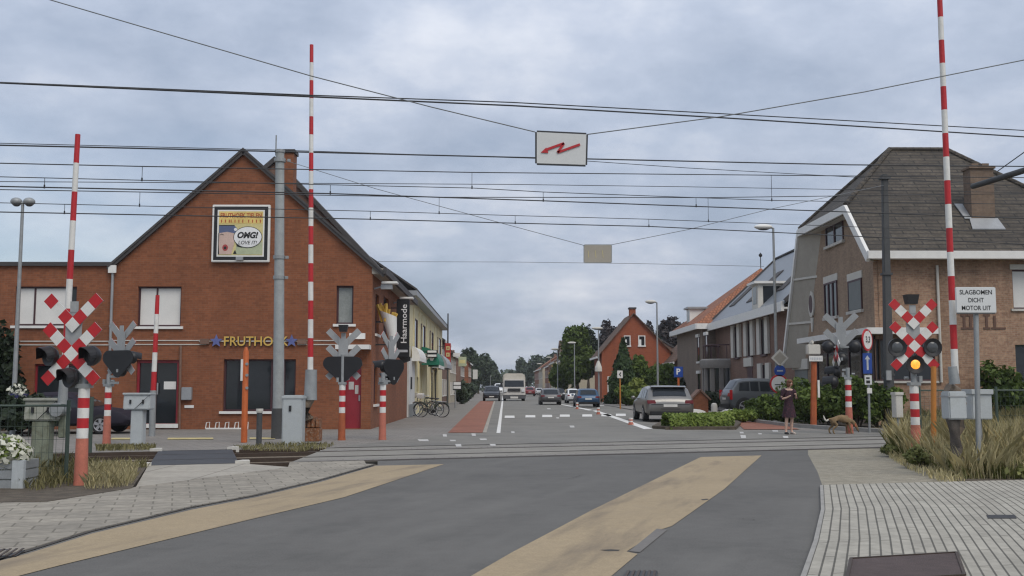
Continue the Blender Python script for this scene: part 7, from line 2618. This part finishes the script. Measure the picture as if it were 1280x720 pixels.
ptree("tall leafy green street tree left of the red gable", 722, 407, 124, 46, "leaf", 9000, .30, 3, .12)
ptree("lower green tree beside the tall street tree, towards the street", 700, 448, 128, 26, "leaf", 1800, .4, 4, .15)
ptree("dark tree rising behind the slate roof", 735, 408, 150, 30, "leaf_dark", 2000, .5, 5, .2)
G1 = "dark trees behind the red gable"
ptree("dark purplish tree behind the left slope of the red gable", 764, 398, 142, 38, "leaf_purple", 4500, .34, 6, .1, group=G1)
ptree("dark purplish tree just right of the red gable chimney", 815, 398, 140, 36, "leaf_purple", 5000, .34, 7, .1, group=G1)
ptree("broad dark purplish tree right of the red gable, the highest", 842, 391, 138, 52, "leaf_purple", 8000, .34, 8, .1, group=G1)
ptree("dark green tree between red gable and corner house", 826, 412, 128, 30, "leaf_dark", 4200, .32, 9, .05, group=G1)
ptree("dark tree at the left of the orange corner roof", 872, 392, 134, 42, "leaf_purple", 6500, .33, 10, .1, group=G1)
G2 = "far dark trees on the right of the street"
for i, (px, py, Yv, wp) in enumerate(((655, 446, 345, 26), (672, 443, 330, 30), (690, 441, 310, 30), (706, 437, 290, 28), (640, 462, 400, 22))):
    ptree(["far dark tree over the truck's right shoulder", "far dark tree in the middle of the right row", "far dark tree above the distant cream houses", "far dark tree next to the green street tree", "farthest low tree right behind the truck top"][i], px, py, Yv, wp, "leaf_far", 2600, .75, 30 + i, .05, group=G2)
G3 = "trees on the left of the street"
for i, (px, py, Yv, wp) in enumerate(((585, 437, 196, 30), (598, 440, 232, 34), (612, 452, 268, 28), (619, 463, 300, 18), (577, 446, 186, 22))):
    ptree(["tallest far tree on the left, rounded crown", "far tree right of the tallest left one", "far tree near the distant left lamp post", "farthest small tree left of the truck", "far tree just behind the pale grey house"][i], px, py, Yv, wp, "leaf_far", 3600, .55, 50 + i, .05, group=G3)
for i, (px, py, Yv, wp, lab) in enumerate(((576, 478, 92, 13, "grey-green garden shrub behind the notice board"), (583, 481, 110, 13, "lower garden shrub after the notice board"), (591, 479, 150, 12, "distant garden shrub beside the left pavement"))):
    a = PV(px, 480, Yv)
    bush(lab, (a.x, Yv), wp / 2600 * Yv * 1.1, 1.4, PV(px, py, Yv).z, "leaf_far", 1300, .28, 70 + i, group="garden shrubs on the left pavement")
# closing greenery at the end of the street
far = MB()
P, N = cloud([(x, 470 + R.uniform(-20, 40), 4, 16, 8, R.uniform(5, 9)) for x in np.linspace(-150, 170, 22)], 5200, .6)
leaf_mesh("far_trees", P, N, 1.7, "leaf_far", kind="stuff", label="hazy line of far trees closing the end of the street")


# ================================================================ the person and the dog
def skinned(name, pts, edges, parent, mat, root, sub=2):
    me = bpy.data.meshes.new(name)
    ks = list(pts)
    me.from_pydata([pts[k][0] for k in ks], [(ks.index(a), ks.index(b)) for a, b in edges], [])
    o = bpy.data.objects.new(name, me)
    COL.objects.link(o)
    mo = o.modifiers.new("skin", "SKIN")
    mo.use_smooth_shade = True
    if not me.skin_vertices:
        raise RuntimeError("no skin layer")
    for i, k in enumerate(ks):
        r_ = pts[k][1]
        me.skin_vertices[0].data[i].radius = r_ if isinstance(r_, tuple) else (r_, r_)
        me.skin_vertices[0].data[i].use_root = (k == root)
    sb = o.modifiers.new("sub", "SUBSURF")
    sb.levels = sb.render_levels = sub
    dg = bpy.context.evaluated_depsgraph_get()
    m2 = bpy.data.meshes.new_from_object(o.evaluated_get(dg))
    bpy.data.objects.remove(o)
    m2.materials.clear()
    m2.materials.append(K[mat])
    m2.polygons.foreach_set("use_smooth", [True] * len(m2.polygons))
    o2 = bpy.data.objects.new(name, m2)
    COL.objects.link(o2)
    o2.parent = parent
    INV[o2.name] = INV[parent.name]
    return o2


gpos = G(987, 543)
per = thing("person", "person with auburn hair in a dark purple patterned dress, head bowed, beside the crossing", "person", gpos, math.radians(12))
A = {  # local: x right in the picture, y away from us, z up; facing us
    "pelvis": ((0, 0, .86), (.125, .10)), "waist": ((0, .005, 1.02), (.105, .085)), "chest": ((0, .0, 1.22), (.135, .10)), "upper": ((0, .005, 1.34), (.115, .08)), "neck": ((0, -.01, 1.42), .048), "nk2": ((.01, -.035, 1.475), .046), "head0": ((.015, -.06, 1.52), (.066, .075)), "head1": ((.02, -.075, 1.58), (.076, .09)), "head2": ((.02, -.065, 1.645), (.06, .07)),
    "hipL": ((-.085, 0, .80), .085), "kneeL": ((-.10, -.03, .46), .055), "calfL": ((-.105, .0, .33), .052), "ankL": ((-.11, .02, .09), .034), "ballL": ((-.12, -.07, .035), .036), "toeL": ((-.125, -.13, .025), .026),
    "hipR": ((.085, 0, .80), .085), "kneeR": ((.095, .01, .46), .055), "calfR": ((.10, .04, .33), .052), "ankR": ((.10, .06, .09), .034), "ballR": ((.12, -.03, .035), .036), "toeR": ((.13, -.09, .025), .026),
    "shL": ((-.165, .01, 1.33), .058), "elL": ((-.235, .03, 1.08), .042), "wrL": ((-.14, -.15, 1.13), .028), "palmL": ((-.095, -.20, 1.16), (.034, .020)),
    "shR": ((.165, .01, 1.33), .058), "elR": ((.25, .02, 1.10), .042), "wrR": ((.17, -.16, 1.20), .028), "palmR": ((.12, -.21, 1.22), (.034, .020)),
}
E_ = [("pelvis", "waist"), ("waist", "chest"), ("chest", "upper"), ("upper", "neck"), ("neck", "nk2"), ("nk2", "head0"), ("head0", "head1"), ("head1", "head2"),
      ("pelvis", "hipL"), ("hipL", "kneeL"), ("kneeL", "calfL"), ("calfL", "ankL"), ("ankL", "ballL"), ("ballL", "toeL"), ("pelvis", "hipR"), ("hipR", "kneeR"), ("kneeR", "calfR"), ("calfR", "ankR"), ("ankR", "ballR"), ("ballR", "toeR"),
      ("upper", "shL"), ("shL", "elL"), ("elL", "wrL"), ("wrL", "palmL"), ("upper", "shR"), ("shR", "elR"), ("elR", "wrR"), ("wrR", "palmR")]
for s_, w_ in (("L", 1), ("R", -1)):
    pc = Vector(A["palm" + s_][0])
    for k, (dx, ln) in enumerate(((-.024, .060), (-.008, .068), (.008, .064), (.022, .05))):
        b0 = pc + Vector((dx, -.012, .012))
        A[f"f{s_}{k}a"] = (tuple(b0 + Vector((w_ * .012, -ln * .5, .018))), .0095)
        A[f"f{s_}{k}b"] = (tuple(b0 + Vector((w_ * .03, -ln * .75, .002))), .0085)
        E_ += [("palm" + s_, f"f{s_}{k}a"), (f"f{s_}{k}a", f"f{s_}{k}b")]
    A[f"t{s_}a"] = (tuple(pc + Vector((w_ * .035, .0, .028))), .011)
    A[f"t{s_}b"] = (tuple(pc + Vector((w_ * .048, -.035, .045))), .009)
    E_ += [("palm" + s_, f"t{s_}a"), (f"t{s_}a", f"t{s_}b")]
body = skinned("body", A, E_, per, "skin", "pelvis")
fc = MB()
hc = Vector((.02, -.075, 1.575))
bp = lambda mb, n, m, par=per, **k: mb.build(n, m, par, local=True, **k)
bp(MB().hexa([hc + Vector(q) for q in ((-.014, -.098, -.025), (.014, -.098, -.025), (.010, -.07, -.02), (-.010, -.07, -.02), (-.006, -.088, .025), (.006, -.088, .025), (.006, -.07, .025), (-.006, -.07, .025))]), "nose", "skin", bevel=.004)
for s_ in (-1, 1):
    bp(MB().ball(hc + Vector((s_ * .03, -.083, .012)), (.012, .008, .007), 8, 6), "eye", "letter_black", smooth=True)
    bp(MB().ball(hc + Vector((s_ * .076, .0, 0)), (.012, .022, .03), 8, 6), "ear", "skin", smooth=True)
bp(MB().ball(hc + Vector((0, -.084, -.05)), (.024, .008, .007), 10, 6), "mouth", "lip", smooth=True)
# hair: a bob, fuller on the left of the picture
hr = MB()
hr.ball(hc + Vector((-.004, .022, .03)), (.098, .098, .092), 18, 12)
hr.ball(hc + Vector((-.055, .01, -.03)), (.052, .085, .10), 12, 8)
hr.ball(hc + Vector((.058, .02, -.02)), (.036, .075, .08), 12, 8)
hr.ball(hc + Vector((-.035, -.06, .05)), (.058, .035, .035), 12, 8)
bp(hr, "hair", "hair", smooth=True)
# dress
prof = [(.10, .07, 1.385, 0), (.16, .095, 1.35, 0), (.155, .115, 1.22, -.005), (.128, .105, 1.04, 0), (.165, .135, .86, 0), (.20, .165, .66, 0), (.215, .18, .52, -.005)]
dr_ = MB()
n = 26
rings = []
for rx, ry, z_, dy in prof:
    rings.append([Vector((rx * math.cos(2 * PI * j / n) * (1 + (.05 * math.sin(j * 2.4) if z_ < .8 else 0)), dy + ry * math.sin(2 * PI * j / n), z_ - (.05 if (z_ > 1.38 and 17 <= j <= 22) else 0))) for j in range(n)])
for a, b in zip(rings, rings[1:]):
    for j in range(n):
        dr_.face([a[j], a[(j + 1) % n], b[(j + 1) % n], b[j]])
dress = MB().mesh(*weld(dr_))
dress_o = bp(dress, "dress", "dress", smooth=True)
for s_, k in (("L", -1), ("R", 1)):
    sh, el = Vector(A["sh" + s_][0]), Vector(A["el" + s_][0])
    bp(MB().tube([sh + Vector((-k * .05, 0, .03)), sh + Vector((k * .01, 0, -.01)), sh.lerp(el, .5), sh.lerp(el, .98), el.lerp(Vector(A["wr" + s_][0]), .25)], [.075, .08, .068, .062, .058], 12), "sleeve", "dress", dress_o, smooth=True)
for s_, m_ in (("L", "shoe"), ("R", "shoe_pale")):
    a_, b_, c_ = (Vector(A[q + s_][0]) for q in ("ank", "ball", "toe"))
    bp(MB().tube([a_ + Vector((0, .05, -.055)), a_ + Vector((0, .0, -.045)), b_ + Vector((0, 0, .004)), c_ + Vector((0, -.01, 0)), c_ + Vector((0, -.04, -.006))], [.032, .043, .044, .036, .014], 10), "shoe", m_, smooth=True)

dp = G(1053, 542.6)
dog = thing("dog", "tan dog with a white tail tip, sniffing at the striped post", "dog", dp)
Dg = {  # local: x right, y away, z up; head to the right, nose to the ground
    "hip": ((-.30, 0, .47), (.085, .10)), "loin": ((-.14, 0, .50), (.075, .09)), "rib": ((.06, 0, .475), (.088, .125)), "chest": ((.19, 0, .45), (.085, .125)), "neck": ((.31, -.01, .40), (.062, .072)), "poll": ((.40, -.02, .29), (.056, .062)), "face": ((.445, -.025, .205), (.046, .048)), "muz": ((.475, -.03, .125), .03), "nose": ((.485, -.03, .085), .022),
    "tail0": ((-.39, 0, .47), .03), "tail1": ((-.45, 0, .42), .02),
}
De = [("hip", "loin"), ("loin", "rib"), ("rib", "chest"), ("chest", "neck"), ("neck", "poll"), ("poll", "face"), ("face", "muz"), ("muz", "nose"), ("hip", "tail0"), ("tail0", "tail1")]
for s_, y in (("a", -.075), ("b", .075)):
    dx = .05 if s_ == "a" else -.03
    Dg.update({"th" + s_: ((-.29 + dx * .3, y, .36), (.06, .075)), "kn" + s_: ((-.22 + dx, y, .27), .045), "hk" + s_: ((-.36 + dx, y, .16), .026), "pb" + s_: ((-.345 + dx, y, .035), .026), "pt" + s_: ((-.30 + dx, y, .022), .022),
               "sd" + s_: ((.20, y, .36), (.05, .06)), "eb" + s_: ((.17 + dx * .6, y, .26), .036), "wr" + s_: ((.20 + dx, y, .13), .024), "fb" + s_: ((.205 + dx, y, .035), .026), "ft" + s_: ((.25 + dx, y, .022), .022)})
    De += [("hip", "th" + s_), ("th" + s_, "kn" + s_), ("kn" + s_, "hk" + s_), ("hk" + s_, "pb" + s_), ("pb" + s_, "pt" + s_), ("chest", "sd" + s_), ("sd" + s_, "eb" + s_), ("eb" + s_, "wr" + s_), ("wr" + s_, "fb" + s_), ("fb" + s_, "ft" + s_)]
skinned("body", Dg, De, dog, "dog", "rib")
bd = lambda mb, n, m, **k: mb.build(n, m, dog, local=True, **k)
bd(MB().tube([(-.42, 0, .445), (-.48, 0, .41), (-.53, 0, .44), (-.56, 0, .52), (-.575, 0, .58)], [.026, .03, .028, .022, .008], 8), "tail_tip", "dog_white", smooth=True)
for y in (-.06, .055):
    bd(MB().mesh([(.36, y, .34), (.40, y * 1.25, .35), (.44, y * 1.5, .24), (.385, y * 1.55, .23), (.385, y * 1.1, .29)], [(0, 1, 4), (1, 2, 4), (2, 3, 4), (3, 0, 4), (0, 1, 2, 3)]), "ear", "rust_red")
    bd(MB().ball((.455, y * .72, .225), .010, 8, 6), "eye", "letter_black")
bd(MB().ball((.49, -.03, .072), (.016, .018, .014), 8, 6), "nose", "letter_black")

# the closing air: a faint even haze that softens the far end of the street
hm, hnt, hbs = newmat("haze_air")
hnt.nodes.remove(hbs)
pvn = hnt.nodes.new("ShaderNodeVolumePrincipled")
pvn.inputs["Color"].default_value = (.86, .90, .96, 1)
pvn.inputs["Density"].default_value = .00028
L(hnt, pvn.outputs[0], hnt.nodes["Material Output"].inputs["Volume"])
MB().box((-330, -70, -1.4), (330, 720, 19)).build("haze", hm, kind="stuff", label="faint pale haze softening the far end of the street")
